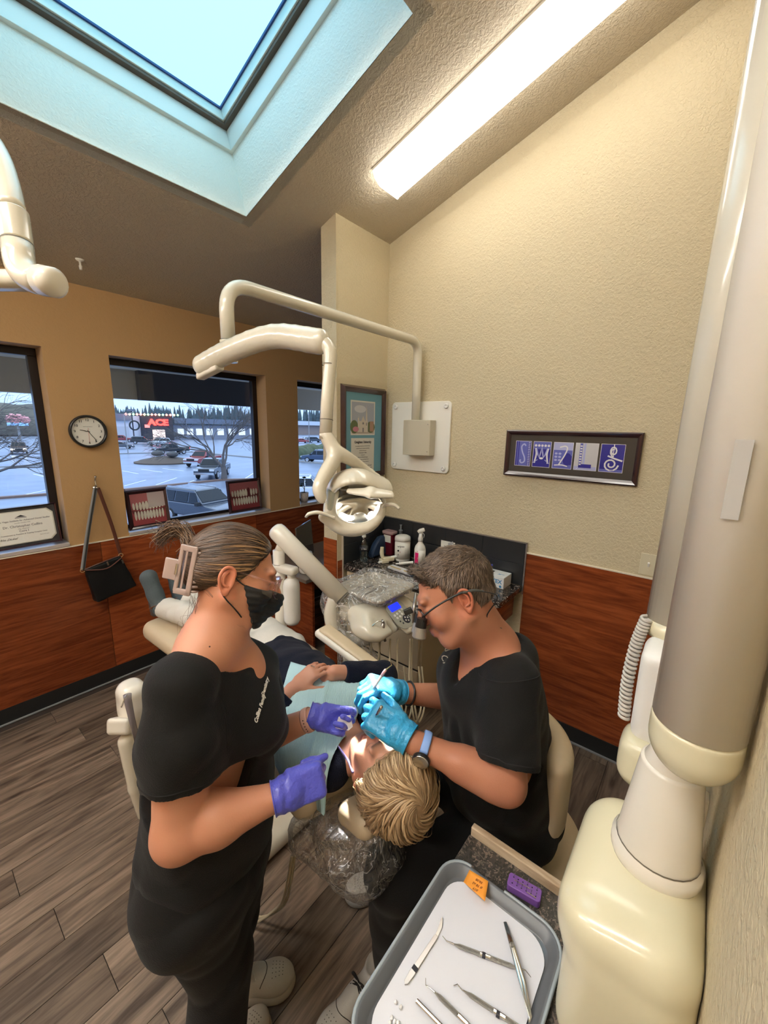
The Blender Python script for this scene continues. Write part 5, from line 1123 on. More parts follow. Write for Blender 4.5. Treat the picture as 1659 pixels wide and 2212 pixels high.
for i, p in enumerate(cp):
    for j in range(4):
        f = i+j/4; a = f*2*math.pi*26/L_; pn = cp[min(i+1, L_-1)]; hp.append(p+(pn-p)*j/4+.0085*(math.cos(a)*X3+math.sin(a)*Y3))
obj('coiled_cable', tube(BM(), hp, .0034, 6), mat('grey cable', (.50, .47, .43), .45), xr, smooth=True)

# ---- near side counter with tray
SCZ = 0.862
sc2 = thing('side_cabinet', 'small cabinet with a granite top and a raw wood edge, nearest the camera', 'cabinet', (.2, .1, 0))
obj('body', add_box(BM(), (-.45, WN+.013, .02), (.765, .305, SCZ-.032)), M_cream, sc2, bevel=.003)
obj('granite_top', add_box(BM(), (-.5, WN+.002, SCZ-.032), (.783, .333, SCZ)), granite('speckled granite', [(.035, .032, .028), (.07, .06, .05), (.05, .045, .04), (.14, .12, .10), (.06, .055, .05), (.22, .17, .14)], 120, .35), sc2, bevel=.003)
obj('wood_edge', add_box(BM(), (.783, WN+.002, SCZ-.040), (.800, .331, SCZ+.022)), wood('raw pine edge', (.38, .27, .17), (.62, .50, .36), (6, 1, 6), .6, 2.5), sc2, bevel=.003)
for k in range(3): d_ = obj('drawer', add_box(BM(), (-.3+.35*k, .305, .1), (.03+.35*k, .320, .80)), M_cream, sc2, bevel=.004); obj('handle', tube(BM(), [V(-.2+.35*k, .335, .7), V(-.08+.35*k, .335, .7)], .005, 8), M_steel, d_)
tr = thing('instrument_tray', 'large grey plastic tray with white liner on the near counter', 'tray', (.52, .21, SCZ)); tx0, tx1, ty0, ty1 = .335, .700, .082, .338; tcx, tcy = (tx0+tx1)/2, (ty0+ty1)/2
M_tray = mat('grey tray plastic', (.115, .125, .14), .32); M_rim = mat('frosted tray rim', (.32, .37, .41), .25)
bm = BM(); tiers = [((tx1-tx0)-.040, (ty1-ty0)-.040, .035, .001), ((tx1-tx0)-.036, (ty1-ty0)-.036, .036, .003), ((tx1-tx0)-.014, (ty1-ty0)-.014, .044, .020), ((tx1-tx0)-.004, (ty1-ty0)-.004, .048, .0215), ((tx1-tx0), (ty1-ty0), .05, .019)]
rg = []
for w_, h_, r_, z in tiers: rg.append([bm.verts.new((tcx+x, tcy+y, SCZ+z)) for x, y in rrect(w_, h_, r_, 8)])
for A, B in zip(rg[:-1], rg[1:]):
    for i in range(len(A)): bm.faces.new((A[i], A[(i+1) % len(A)], B[(i+1) % len(A)], B[i]))
bm.faces.new(rg[0]); to = obj('pan', bm, M_tray, tr); md = to.modifiers.new('s', 'SOLIDIFY'); md.thickness = .0015; md.offset = 0; to.data.polygons.foreach_set('use_smooth', [True]*len(to.data.polygons))
obj('rim', tube(BM(), [V(tcx+x, tcy+y, SCZ+.0205) for x, y in rrect(tx1-tx0, ty1-ty0, .05, 8)]+[V(tcx+(tx1-tx0)/2, tcy+.0, SCZ+.0205)], .0035, 8, caps=False), M_rim, tr, smooth=True)
obj('paper_liner', prism(BM(), rrect(tx1-tx0-.046, ty1-ty0-.046, .045, 8), (tcx, tcy, SCZ+.0035), X3, Y3, Z3, .0008), mat('white liner', (.72, .73, .80), .7), tr)
TZ = SCZ+.0045
def T(x, y, z=.004): return onZ(x, y, TZ+z)
def instr(name, label, pts, rr, bands=(), grip=None):
    P = [T(x, y, z) for x, y, z in pts]; t = thing(name, label, 'instrument', P[len(P)//2]); obj('shaft', tube(BM(), P, rr, 12), M_steel, t, smooth=True)
    for a, b in bands: A, B = T(*a), T(*b); obj('band', tube(BM(), [A, B], .0042, 14), col('black ring', (.02, .02, .03), .5), t)
    return t
M_knurl = mat('knurled steel', (.48, .47, .43), .35, 1.0, bump=(900, .6))
def dbl(name, label, tipa, ha, hb_, tipb, band, rt=.0009, rh=.0036):
    t = thing(name, label, 'instrument', T(*ha)); A, B = T(*ha), T(*hb_); d = nrm(B-A); L_ = np.linalg.norm(B-A)
    obj('handle', tube(BM(), [A-d*.006, A, A+d*.006, B-d*.006, B, B+d*.006], [rt*1.3, rh*.6, rh, rh, rh*.6, rt*1.3], 14), M_knurl, t, smooth=True)
    if tipa: obj('working_tip', tube(BM(), [A-d*.004]+[T(*q) for q in tipa], [rt*1.6]+[rt]*(len(tipa)-1)+[rt*.5], 8), M_steel, t)
    if tipb: obj('working_tip', tube(BM(), [B+d*.004]+[T(*q) for q in tipb], [rt*1.6]+[rt]*(len(tipb)-1)+[rt*.5], 8), M_steel, t)
    if band: q = T(*band); obj('band', tube(BM(), [q-d*.003, q+d*.003], rh*1.28, 16), col('black ring', (.02, .02, .03), .5), t)
    obj('sleeve', tube(BM(), [A+d*L_*.42, A+d*L_*.60], rh*1.06, 14), M_steel, t)
    return t
dbl('explorer', 'double ended steel probe lying crosswise under the tweezers', [(965, 2033, .004), (955.7, 2021.6, .010)], (986, 2041.6), (1110, 2088.6), [(1135, 2096, .004), (1147, 2111, .008)], (1045, 2063.5))
dbl('explorer', 'steel hooked explorer on the tray, left of the black banded one', [(929, 2134.5, .005), (919.6, 2128, .005), (919.6, 2112.7, .013)], (943.7, 2147.7), (1060, 2262), None, None)
dbl('plugger', 'steel plugger with a black band at the lower middle of the tray', [(998, 2139, .005), (988, 2126, .006), (979.8, 2129, .002)], (1010, 2146), (1150, 2238), None, (1076, 2191))
t = thing('mouth_mirror', 'plain smooth steel mirror handle at the lower left of the tray', 'instrument', T(930, 2190)); obj('handle', tube(BM(), [T(900, 2162), T(1010, 2275)], .0036, 14), M_steel, t, smooth=False)
sp_t = thing('scalpel', 'flat steel scalpel with curved blade at the upper left of the tray', 'instrument', T(915, 2060)); A, B = T(874, 2128, .001), T(943, 2022, .001); d = nrm(B-A); s_ = np.cross(Z3, d); L_ = np.linalg.norm(B-A)
pr = [(0, .0), (.004, .0038), (.02, .0052), (L_*.35, .0045), (L_*.98, .0038), (L_, .0028)]; poly = [(a, b) for a, b in pr]+[(a, -b) for a, b in pr[::-1]]
obj('handle', prism(BM(), poly, A, d, s_, Z3, .0028), mat('satin steel', (.70, .66, .64), .3, .9), sp_t, bevel=.0006)
Tp = T(960.5, 1985, .002); d2_ = Tp-B; bl_ = np.linalg.norm(d2_); obj('blade', prism(BM(), [(0, .0026), (bl_*.45, .0036), (bl_*.8, .0058), (bl_, .0052), (bl_*.86, .0022), (bl_*.5, -.0026), (0, -.0026)], B+Z3*.001, nrm(d2_), np.cross(Z3, nrm(d2_)), Z3, .0006), M_steel, sp_t)
obj('band', obox(BM(), A+d*L_*.30+Z3*.0014, d, s_, Z3, .004, .0050, .0018), col('black ring', (.02, .02, .03), .5), sp_t)
tw = thing('tweezers', 'long steel cotton tweezers lying lengthwise at the right of the tray', 'tweezers', T(1120, 2100, .01))
k0, k1, k2, k3, k4 = T(1091, 1992, .006), T(1106, 2041, .010), T(1129, 2122, .012), T(1146, 2196, .007), T(1143, 2212, .004)
for sgn in (-1, 1):
    off = np.cross(Z3, nrm(k2-k0))*.0018*sgn; P = [k0, k1+off*.6+Z3*.0, k2+off*1.6, k3+off*.6, k4]; obj('arm', tube(BM(), P, [.0034, .0042, .0038, .002, .0012], 10, flat=.35), M_steel, tw, smooth=True)
for a, b in (((1105, 2038, .012), (1107, 2043, .012)),): obj('crimp', tube(BM(), [T(*a), T(*b)], .0046, 12), M_knurl, tw)
random.seed(2)
for k, (x, y) in enumerate(((854.5, 2164.6), (865, 2175), (846, 2198), (853, 2206), (860, 2209), (842, 2209))):
    q = T(x, y, .003); F = Field().u(ell(q, (.0035, .003, .003)), 0).disp(lambda P: .0004*fbm(P, 900, 2)); tag(soft('cotton_pellet', F, q-.006, q+.006, .0011, mat('cotton', (.80, .80, .82), .9)), ['tiny cotton pellet by the tray corner, upper one of the loose pair', 'tiny cotton pellet by the tray corner, lower one of the loose pair', 'tiny cotton pellet, topmost of the cluster at the bottom edge', 'tiny cotton pellet, middle of the cluster at the bottom edge', 'tiny cotton pellet, rightmost of the cluster at the bottom edge', 'tiny cotton pellet, leftmost of the cluster at the bottom edge'][k], 'cotton', 'cotton pellets on the tray')
nt = thing('sticky_note', 'orange handwritten note stuck on the tray rim', 'note', onZ(1030, 1912, SCZ+.03)); qs = [onZ(1014, 1880, SCZ+.024), onZ(1054.7, 1904.4, SCZ+.030), onZ(1047.4, 1947.8, SCZ+.024), onZ(1001, 1906, SCZ+.018)]
bm = BM(); n_ = 6; gv = []
for i in range(n_+1):
    for j in range(n_+1):
        a, b = i/n_, j/n_; p = (qs[0]*(1-a)+qs[1]*a)*(1-b)+(qs[3]*(1-a)+qs[2]*a)*b; p = p+Z3*(.004*math.sin(a*3.1)*0+.006*(b-.5)**2); gv.append(bm.verts.new(p))
for i in range(n_):
    for j in range(n_): bm.faces.new((gv[i*(n_+1)+j], gv[(i+1)*(n_+1)+j], gv[(i+1)*(n_+1)+j+1], gv[i*(n_+1)+j+1]))
o = obj('sheet', bm, mat('orange paper', (.85, .33, .035), .6), nt, smooth=True); md = o.modifiers.new('s', 'SOLIDIFY'); md.thickness = .0004
ucn = nrm(qs[1]-qs[0]); vcn = nrm(qs[0]-qs[3]); cn_ = (qs[0]+qs[1]+qs[2]+qs[3])/4
for k, s in enumerate(('10:30', '# 18 x2', '#19')): text('handwriting', s, .007, cn_+Z3*.0022+ucn*(.004)+vcn*(.006-.009*k), -ucn, -vcn, col('brown ink', (.30, .10, .01)), nt, shear=.2)
# purple bur block
bb = thing('bur_block', 'purple drill block holding steel burs by the wood edge', 'block', onZ(1133, 1925, SCZ+.01)); c1, c2, c3 = onZ(1101.7, 1882.7, SCZ+.018), onZ(1172, 1922.4, SCZ+.018), onZ(1092.7, 1906, SCZ+.018); ub = nrm(c2-c1); vb = np.cross(Z3, ub); wb_, hb2 = np.linalg.norm(c2-c1), .030
cB_ = (c1+c2)/2-vb*hb2/2*(1 if (c3-c1) @ vb < 0 else -1); cB_[2] = SCZ+.001; M_pur = mat('purple plastic', (.20, .085, .36), .35)
obj('block', prism(BM(), rrect(wb_, hb2, .006), cB_, ub, vb, Z3, .018), M_pur, bb, bevel=.0018)
for i in range(6):
    for j in range(2):
        q = cB_+ub*(i-2.5)*.0098+vb*(j-.5)*.014+Z3*.0185
        obj('hole', lathe(BM(), [(0, 0), (.0015, 0)], q, Z3, 10), M_dark, bb)
for i, j, l in ((0, 1, .012), (1, 0, .014), (2, 0, .013), (3, 1, .02), (4, 0, .012), (5, 1, .011), (5, 0, .012), (3, 0, .013)):
    q = cB_+ub*(i-2.5)*.0098+vb*(j-.5)*.014+Z3*.0185; e = q+Z3*l+ub*.001; obj('bur', tube(BM(), [q, e-Z3*.003, e], [.0008, .0008, .0004], 6), M_steel, bb)
for a, b in (((-.022, .001), (.012, .001)), ((.006, -.009), (.026, -.011))): obj('lying_bur', tube(BM(), [cB_+ub*a[0]+vb*a[1]+Z3*.0195, cB_+ub*b[0]+vb*b[1]+Z3*.020], .0007, 6), M_steel, bb)
# ---- treatment chair
ch = thing('dental_chair', 'cream upholstered treatment chair laid flat under the patient', 'chair', (.95, 1.5, 0))
def seg(a, b, wa, wb, th, k=.0):
    """padded slab from a to b with half widths wa, wb and half thickness th"""
    a, b = np.array(a, float), np.array(b, float); d = nrm(b-a); s, u, _ = frame(d); L_ = np.linalg.norm(b-a)
    def f(P):
        q = P-a; x = q @ d; t = np.clip(x/L_, 0, 1); hw = wa+(wb-wa)*t; r = min(th*.9, .05)
        dx = np.maximum(-x, x-L_)+r; dy = np.abs(q @ s)-hw+r; dz = np.abs(q @ u)-th+r; D = np.stack([dx, dy, dz], 1)
        return np.linalg.norm(np.maximum(D, 0), axis=1)+np.minimum(D.max(1), 0)-r
    return f
F = Field(); F.u(seg((.925, 2.37, .705), (1.0, 1.80, .735), .165, .25, .055), 0); F.u(seg((1.0, 1.86, .735), (1.01, 1.30, .655), .26, .27, .065), .05)
soft('seat_and_legrest', F, (.6, 1.2, .5), (1.35, 2.62, .86), .011, M_uph, ch, relax=2)
F = Field(); F.u(seg((1.0, 1.36, .69), (.79, .84, .785), .25, .19, .055), 0); F.u(seg((.80, .90, .785), (.735, .695, .775), .20, .165, .05), .04)
F.s(seg((.80, 1.3, .87), (.745, .70, .862), .006, .004, .04), .02); F.s(lambda P: np.abs((P-V(.775, .80, .8)) @ nrm((.25, 1, 0)))-.0025+np.maximum(0, .835-P[:, 2])*3, .008)
soft('backrest', F, (.45, .6, .6), (1.3, 1.5, .9), .009, M_uph, ch, relax=2)
F = Field(); F.u(seg((.735, .655, .800), (.715, .535, .815), .10, .085, .035), 0); F.s(cap((.735, .70, .87), (.71, .50, .88), .045), .03); soft('headrest', F, (.55, .45, .70), (.9, .75, .9), .007, M_uph, ch, relax=2)
obj('headrest_bar', add_box(BM(), (.70, .64, .735), (.75, .72, .77)), M_steel, ch, bevel=.004)
F = Field(); F.u(seg((.95, 1.98, .60), (.83, .84, .70), .17, .12, .035), 0); soft('back_shell', F, (.6, .7, .5), (1.2, 2.1, .78), .012, M_eq, ch)
F = Field(); F.u(cap((.98, 1.55, .10), (.98, 1.55, .55), .13, .10), 0); F.u(rbox((.96, 1.6, .045), (.26, .38, .045), .04), .05); soft('base', F, (.6, 1.1, -.01), (1.35, 2.1, .7), .013, M_eq, ch)
for sgn in (1,):
    pa, pb = V(1.195, 1.335, .90), V(1.205, .99, .82)
    F = Field(); F.u(seg(pa, pb, .048, .042, .020), 0); soft('armrest', F, *bounds([pa, pb], .1), .006, M_eq2, ch, relax=2)
    F = Field(); F.u(seg(pa+V(0, -.02, .018), pb+V(0, .0, .018), .036, .032, .012), 0); soft('armrest_pad', F, *bounds([pa, pb], .1), .006, M_uph, ch, relax=2)
    obj('armrest_support', tube(BM(), spline([(pa+pb)/2-Z3*.02, V(1.23, 1.2, .72), V(1.12, 1.25, .62)], 5), .022, 14), M_eq, ch, smooth=True)
# post, bottle, delivery arm
du = thing('delivery_unit', 'chair-mounted delivery head with a blue screen, handpiece holders and a wrapped tray', 'dental unit', (1.45, 1.15, .95))
pb0 = V(1.165, 1.60, 0)
obj('post', tube(BM(), spline([V(1.02, 1.56, .42), V(1.11, 1.59, .50), pb0+Z3*.66], 6)+[pb0+Z3*.8, pb0+Z3*1.245], .029, 20), M_eq2, du, smooth=True)
rings_on(du, pb0+Z3*1.175, Z3, .0295)
u0, u1 = at(601, 1150, 2.0), at(738, 1291, 1.95); ud = nrm(u1-u0)
obj('spring_arm', tube(BM(), [u0-ud*.03, u0-ud*.018, u0, u1], [.030, .042, .0455, .0455], 28), M_eq2, du, smooth=False); du.children[-1].data.polygons.foreach_set('use_smooth', [True]*len(du.children[-1].data.polygons))
obj('arm_knuckle', tube(BM(), [u0+ud*.035-Z3*.02, V(pb0[0], pb0[1], 1.24)], .022, 14), M_eq2, du, smooth=True)
obj('arm_end', tube(BM(), [u1-ud*.002, u1+ud*.010], .040, 24), mat('grey arm end', (.20, .19, .18), .4), du)
e0 = at(722, 1300, 1.95); obj('lower_elbow', tube(BM(), spline([e0+Z3*.02, at(716, 1325, 1.95), at(724, 1358, 1.96), at(752, 1382, 1.98), at(800, 1378, 2.0)], 6), [.030, .037, .037, .034, .034], 20), M_eq, du, smooth=True)
bt = thing('water_reservoir', 'white plastic water bottle clipped to the chair post', 'bottle', (1.18, 1.53, .9)); wb0 = at(630, 1285, 2.0); wb0 = V(wb0[0], wb0[1], .885)
F = Field(); F.u(rbox(V(pb0[0], pb0[1], 1.155)*.5+V(wb0[0], wb0[1], 1.155)*.5, (.075, .03, .022), .018, rows(V(wb0[0]-pb0[0], wb0[1]-pb0[1], 0), (-(wb0[1]-pb0[1]), wb0[0]-pb0[0], 0), Z3)), 0); soft('bottle_bracket', F, V(.98, 1.4, 1.1), V(1.35, 1.75, 1.21), .006, M_eq2, du)
obj('bottle', lathe(BM(), [(.0, .012), (.020, .010), (.030, .0), (.040, .018), (.041, .04), (.041, .20), (.036, .226), (.020, .240), (.016, .25)], wb0-Z3*.01, Z3, 26), mat('milky plastic', (.72, .71, .68), .4, bump=(220, .1)), bt, smooth=True)
obj('bottle_cap', lathe(BM(), [(.019, .236), (.019, .262), (.014, .272), (0, .272)], wb0-Z3*.01, Z3, 20), M_eq2, bt)
# delivery head
F = Field(); nC = nrm((0, -.62, .80))
F.u(rbox((1.445, 1.20, .965), (.165, .15, .048), .04), 0); F.u(ecap((1.315, 1.085, .935), (1.56, 1.075, .945), .048, .048, Y3, 1.2), .04); F.u(ell((1.285, 1.13, .935), (.05, .08, .045)), .04)
F.i(plane(V(1.445, 1.075, .962), nC), .02)
for x in (1.385, 1.428): F.s(cap((x, 1.028, .87), (x-.004, 1.075, 1.0), .0155), .005)
F.s(ell((1.318, 1.065, .985), (.030, .035, .02)), .01)
F.s(rbox((1.52, 1.045, .932), (.050, .040, .060), .02), .008); F.u(ecap((1.455, 1.005, .905), (1.585, 1.02, .915), .014, .014, Y3, 1.0), .018); F.u(cap((1.455, 1.005, .905), (1.45, 1.07, .93), .016), .02); F.u(cap((1.585, 1.02, .915), (1.595, 1.09, .945), .016), .02)
soft('head_shell', F, (1.2, .96, .86), (1.66, 1.38, 1.05), .0045, M_eq, du, relax=2)
pc_ = V(1.462, 1.062, .968); pv = nrm(np.cross(X3, -nC)*-1); pv = pv if pv[2] > 0 else -pv
def PP(x, y, z=0): return pc_+X3*x*1.18+pv*y*1.15+nC*z
M_pan = mat('grey key panel', (.36, .36, .31), .4); cp_ = du
obj('key_panel', prism(BM(), rrect(.124, .155, .045), PP(0, 0, .0), X3, pv, nC, .004), M_pan, du, bevel=.001)
obj('screen', prism(BM(), rrect(.076, .036, .005), PP(-.004, .036, .004), X3, pv, nC, .0015), mat('blue screen', (.01, .02, .4), .2, emit=((.01, .03, 1), 1.1)), du)
for i, (x, y) in enumerate([(-.034, .004), (-.016, .006), (.004, .009), (.022, .014), (-.012, -.010), (-.030, -.010), (.006, -.004)]): obj('key', lathe(BM(), [(.0068, .004), (.0065, .006), (0, .006)], PP(x, y), nC, 12), M_plas, du)
dlp = PP(.010, -.032, .004); obj('dial', lathe(BM(), [(.022, 0), (.022, .002), (0, .002)], dlp, nC, 24), mat('dark dial', (.02, .02, .035), .4), du)
for a in (0, 90, 180, 270): q = dlp+nC*.0022+.011*(math.cos(math.radians(a+20))*X3+math.sin(math.radians(a+20))*pv); obj('dial_key', lathe(BM(), [(.0042, 0), (.004, .001), (0, .001)], q, nC, 10), M_plas, du)
for x, y in ((-.028, -.028), (-.020, -.040), (.034, -.012), (.038, -.026)): obj('ring_key', lathe(BM(), [(.0045, .004), (.0045, .005), (.0025, .0052)], PP(x, y), nC, 12), mat('dark dial', (.02, .02, .035), .4), du)
obj('arm_slot', prism(BM(), circ(0, 0, .018, .007), PP(-.012, .075, .002), X3, pv, nC, .002), M_dark, du)
# instruments in the holders and their hoses
def hpiece(name, label, pts, rr, m):
    t = thing(name, label, 'handpiece', pts[0]); obj('body', tube(BM(), pts, rr, 14), m, t, smooth=True); return t
hpc = hpiece('air_water_syringe', 'steel air-water syringe resting in the left holder of the delivery head', [at(832, 1385, 1.62+.25), at(826, 1362, 1.86), at(828, 1346, 1.85)], [.007, .010, .009], mat('smoky steel', (.35, .32, .30), .3, .9))
obj('nozzle', tube(BM(), spline([at(826, 1343, 1.845), at(818, 1342, 1.84), at(810, 1346, 1.83), at(804, 1352, 1.82)], 4), .0022, 8), M_steel, hpc); obj('button', lathe(BM(), [(0, -.008), (.011, 0), (0, .009)], at(827, 1343, 1.845), X3, 12), M_steel, hpc, smooth=True)
hpiece('handpiece', 'brown steel handpiece standing at the right end of the delivery head', [at(895, 1345, 1.84), at(894, 1320, 1.84), at(898, 1280, 1.86)], [.010, .009, .005], mat('smoky steel', (.35, .32, .30), .3, .9))
hpiece('handpiece', 'white capped handpiece beside the brown one, near the dentist face', [at(905, 1330, 1.86), at(904, 1318, 1.86), at(905, 1290, 1.88)], [.009, .011, .006], M_plas)
for i, (x0, x1, x2, dd) in enumerate(((802, 797, 822, 1.93), (819, 809, 838, 1.92), (843, 846, 866, 1.90), (859, 860, 878, 1.92), (886, 884, 898, 1.95), (890, 890, 905, 1.98))):
    pts = spline([at(x0, 1380, dd), at(x0-1, 1420, dd), at(x1, 1480, dd-.04), at((x1+x2)/2, 1535, dd-.12), at(x2, 1560, dd-.12), at(x2+12, 1520, dd-.02), at(x2+6, 1440, dd+.1)], 6)
    obj('hose', tube(BM(), pts, .0048, 8), M_rub, du, smooth=True)
# tray with film
ty = thing('bracket_tray', 'square metal bracket tray under clear film on the delivery head', 'tray', (1.505, 1.26, 1.045)); t0 = V(1.508, 1.258, 1.032)
rg = []; bm = BM()
for w_, h_, r_, z in ((.27, .27, .04, 0), (.29, .29, .045, .004), (.305, .305, .05, .016), (.315, .315, .052, .016), (.315, .315, .052, .008), (.28, .28, .04, -.006)): rg.append([bm.verts.new(t0+V(x, y, z)) for x, y in rrect(w_, h_, r_, 6)])
for A, B in zip(rg[:-1], rg[1:]):
    for i in range(len(A)): bm.faces.new((A[i], A[(i+1) % len(A)], B[(i+1) % len(A)], B[i]))
bm.faces.new(rg[0]); bm.faces.new(rg[-1]); obj('pan', bm, mat('dull aluminium', (.62, .56, .48), .4, .3), ty, smooth=False)
pl_ = thing('forceps', 'steel pliers lying under the film on the bracket tray', 'pliers', t0+Z3*.01)
for a, b, c in (((770, 1268), (795, 1268), (806, 1265)), ((788, 1284), (806, 1276), (822, 1266))):
    P = [onZ(x, y, 1.046) for x, y in (a, b, c)]; obj('handle', tube(BM(), P, [.005, .006, .004], 8, flat=.5), mat('smoky steel', (.35, .32, .30), .3, .9), pl_)
obj('jaw', tube(BM(), [onZ(822, 1266, 1.048), onZ(834, 1270, 1.048), onZ(829, 1284, 1.047)], .002, 8), M_steel, pl_)
# clear film: crumpled sheets
def film_mat(name, milk=.10, refl=.10):
    m = glassy(name, (.96, .96, .96), refl, .12, fr=.55); N = m.node_tree.nodes; L = m.node_tree.links; out = N['Material Output']; mx0 = out.inputs[0].links[0].from_node
    df = N.new('ShaderNodeBsdfDiffuse'); df.inputs[0].default_value = (.85, .85, .86, 1); m2 = N.new('ShaderNodeMixShader'); L.new(mx0.outputs[0], m2.inputs[1]); L.new(df.outputs[0], m2.inputs[2])
    tc_ = N.new('ShaderNodeTexCoord'); n = N.new('ShaderNodeTexNoise'); n.inputs['Scale'].default_value = 13; n.inputs['Distortion'].default_value = 2.8; n.inputs['Detail'].default_value = 2; L.new(tc_.outputs['Object'], n.inputs['Vector'])
    r = N.new('ShaderNodeValToRGB'); r.color_ramp.elements[0].position = .46; r.color_ramp.elements[0].color = (milk*.6,)*3+(1,); r.color_ramp.elements[1].position = .54; r.color_ramp.elements[1].color = (milk*.6,)*3+(1,); e3 = r.color_ramp.elements.new(.50); e3.color = (min(1, milk*6),)*3+(1,)
    L.new(n.outputs[0], r.inputs[0]); L.new(r.outputs[0], m2.inputs[0]); L.new(m2.outputs[0], out.inputs[0])
    b = N.new('ShaderNodeBump'); b.inputs['Strength'].default_value = 1.0; b.inputs['Distance'].default_value = .02; L.new(n.outputs[0], b.inputs['Height'])
    for nd_ in N:
        if nd_.type == 'BSDF_GLOSSY': L.new(b.outputs[0], nd_.inputs['Normal'])
    return m
M_film = film_mat('clear film', .10, .05)
def ridge(P, s, seed): return -np.abs(fbm(P, s, seed, 2))
F = Field(); F.u(rbox((1.506, 1.262, 1.05), (.168, .168, .016), .015), 0)
F.u(seg((1.42, 1.36, 1.06), (1.34, 1.30, .82), .10, .05, .03), .03)
F.u(cap((1.335, 1.30, .98), (1.28, 1.20, .70), .075, .055), .04); F.u(cap((1.31, 1.20, .80), (1.36, 1.05, .62), .06, .03), .04); F.u(ell((1.33, 1.36, 1.0), (.08, .07, .10)), .03)
F.disp(lambda P: .011*ridge(P, 26, 11)+.006*ridge(P, 60, 4)*(P[:, 2] < 1.2))
flm = soft('film', F, (1.15, .95, .5), (1.72, 1.48, 1.14), .0075, M_film, None, relax=0)
tag(flm, 'crumpled clear plastic film over the bracket tray and hanging beside it', 'film')
# film under the headrest
M_film2 = film_mat('smoky film', .05, .09)
F = Field(); F.u(ell((.70, .62, .70), (.125, .12, .12)), 0); F.u(ell((.76, .70, .66), (.13, .12, .10)), .03); F.u(cap((.64, .74, .70), (.70, .62, .58), .07, .05), .03); F.u(cap((.64, .66, .78), (.80, .60, .78), .055), .03)
F.disp(lambda P: .013*ridge(P, 22, 31)+.007*ridge(P, 52, 6)); F.i(plane((0, 0, .795), (0, 0, 1)), 0)
flm = soft('film', F, (.45, .42, .45), (1.0, .9, .86), .0075, M_film2, None, relax=0); tag(flm, 'large crumpled clear plastic cover hanging under the headrest', 'film')
# assistant's instrument arm at the left
ai = thing('assistant_unit', 'ivory instrument holder with suction tubes behind the assistant', 'dental unit', (.47, 1.68, .7))
F = Field(); F.u(rbox(at(286, 1512, 1.66), (.052, .06, .085), .045), 0); F.u(rbox(at(290, 1545, 1.66), (.045, .045, .07), .03), .02); soft('housing', F, *bounds([at(286, 1520, 1.66)], .2), .007, M_eq2, ai, relax=2)
F = Field(); F.u(rbox(at(262, 1568, 1.60), (.045, .032, .030), .014, rows(cR, cU*.9+cF*.3, cF)), 0); soft('holder_block', F, *bounds([at(265, 1570, 1.60)], .12), .005, M_eq2, ai, relax=1)
F = Field(); F.u(ecap(at(272, 1600, 1.62), at(292, 1700, 1.66), .030, .026, cR, 1.0), .01); F.u(ecap(at(292, 1700, 1.66), at(306, 1762, 1.70), .026, .016, cR, 1.0), .01); soft('lower_arm', F, *bounds([at(272, 1600, 1.62), at(306, 1762, 1.70)], .08), .007, M_eq, ai, relax=2)
sv = thing('suction_tip', 'smoky grey suction valve with a steel tip standing in the left holder', 'suction', at(280, 1540, 1.55))
obj('valve', tube(BM(), [at(296, 1600, 1.56), at(284, 1550, 1.54), at(276, 1512, 1.53), at(275, 1500, 1.53)], [.010, .011, .013, .014], 16), mat('smoky clear', (.22, .20, .22), .15, coat=.5), sv, smooth=True)
obj('tip', tube(BM(), [at(275, 1502, 1.52), at(269, 1510, 1.50), at(262, 1528, 1.48)], [.003, .002, .003], 8), M_steel, sv)
obj('hose', tube(BM(), spline([at(292, 1585, 1.57), at(301, 1640, 1.60), at(306, 1700, 1.68), V(.60, 1.7, .25)], 5), .009, 10), M_rub, sv, smooth=True)
# saliva hoses below the film
hs_ = thing('vacuum_hose', 'two thin ivory hoses hanging below the headrest film to the floor', 'hose', (.64, .9, 0))
for k in range(2): obj('hose', tube(BM(), spline([at(630+6*k, 1850, 1.22), at(622+7*k, 1900, 1.28), at(600+8*k, 1960, 1.42), V(.60+.03*k, 1.12, .012), V(.68, 1.35, .012)], 6), .005, 8), M_rub, hs_, smooth=True)
# dentist stool
stl = thing('stool', 'cream operator stool under the dentist with a curved backrest', 'stool', (1.10, .30, 0)); s0 = V(1.115, .315, .60)
F = Field(); F.u(ell(s0+V(0, 0, -.02), (.20, .19, .055)), 0); F.u(ell(s0+V(.02, -.03, -.045), (.17, .15, .06)), .04); soft('seat', F, s0-.26, s0+.26, .009, M_uph, stl, relax=2)
F = Field()
for t_ in np.linspace(-1, 1, 9):
    a = math.radians(-42+42*t_); d_ = V(math.cos(a), math.sin(a), 0); q = V(1.02, .380, .85)+d_*.178; F.u(ecap(q-Z3*.085, q+Z3*.105, .028, .028, np.cross(Z3, d_), 1.7), .03)
soft('backrest', F, (.95, .0, .70), (1.38, .62, 1.10), .008, M_uph, stl, relax=2)
obj('back_bar', tube(BM(), spline([s0+V(.06, -.06, -.09), V(1.22, .21, .52), V(1.165, .245, .78)], 6), .016, 12), M_blackp, stl, smooth=True)
obj('gas_lift', tube(BM(), [V(1.115, .315, .06), V(1.115, .315, .30), V(1.115, .315, .32), V(1.115, .315, .53)], [.028, .028, .018, .018], 18), mat('dark steel', (.06, .06, .06), .3, .8), stl)
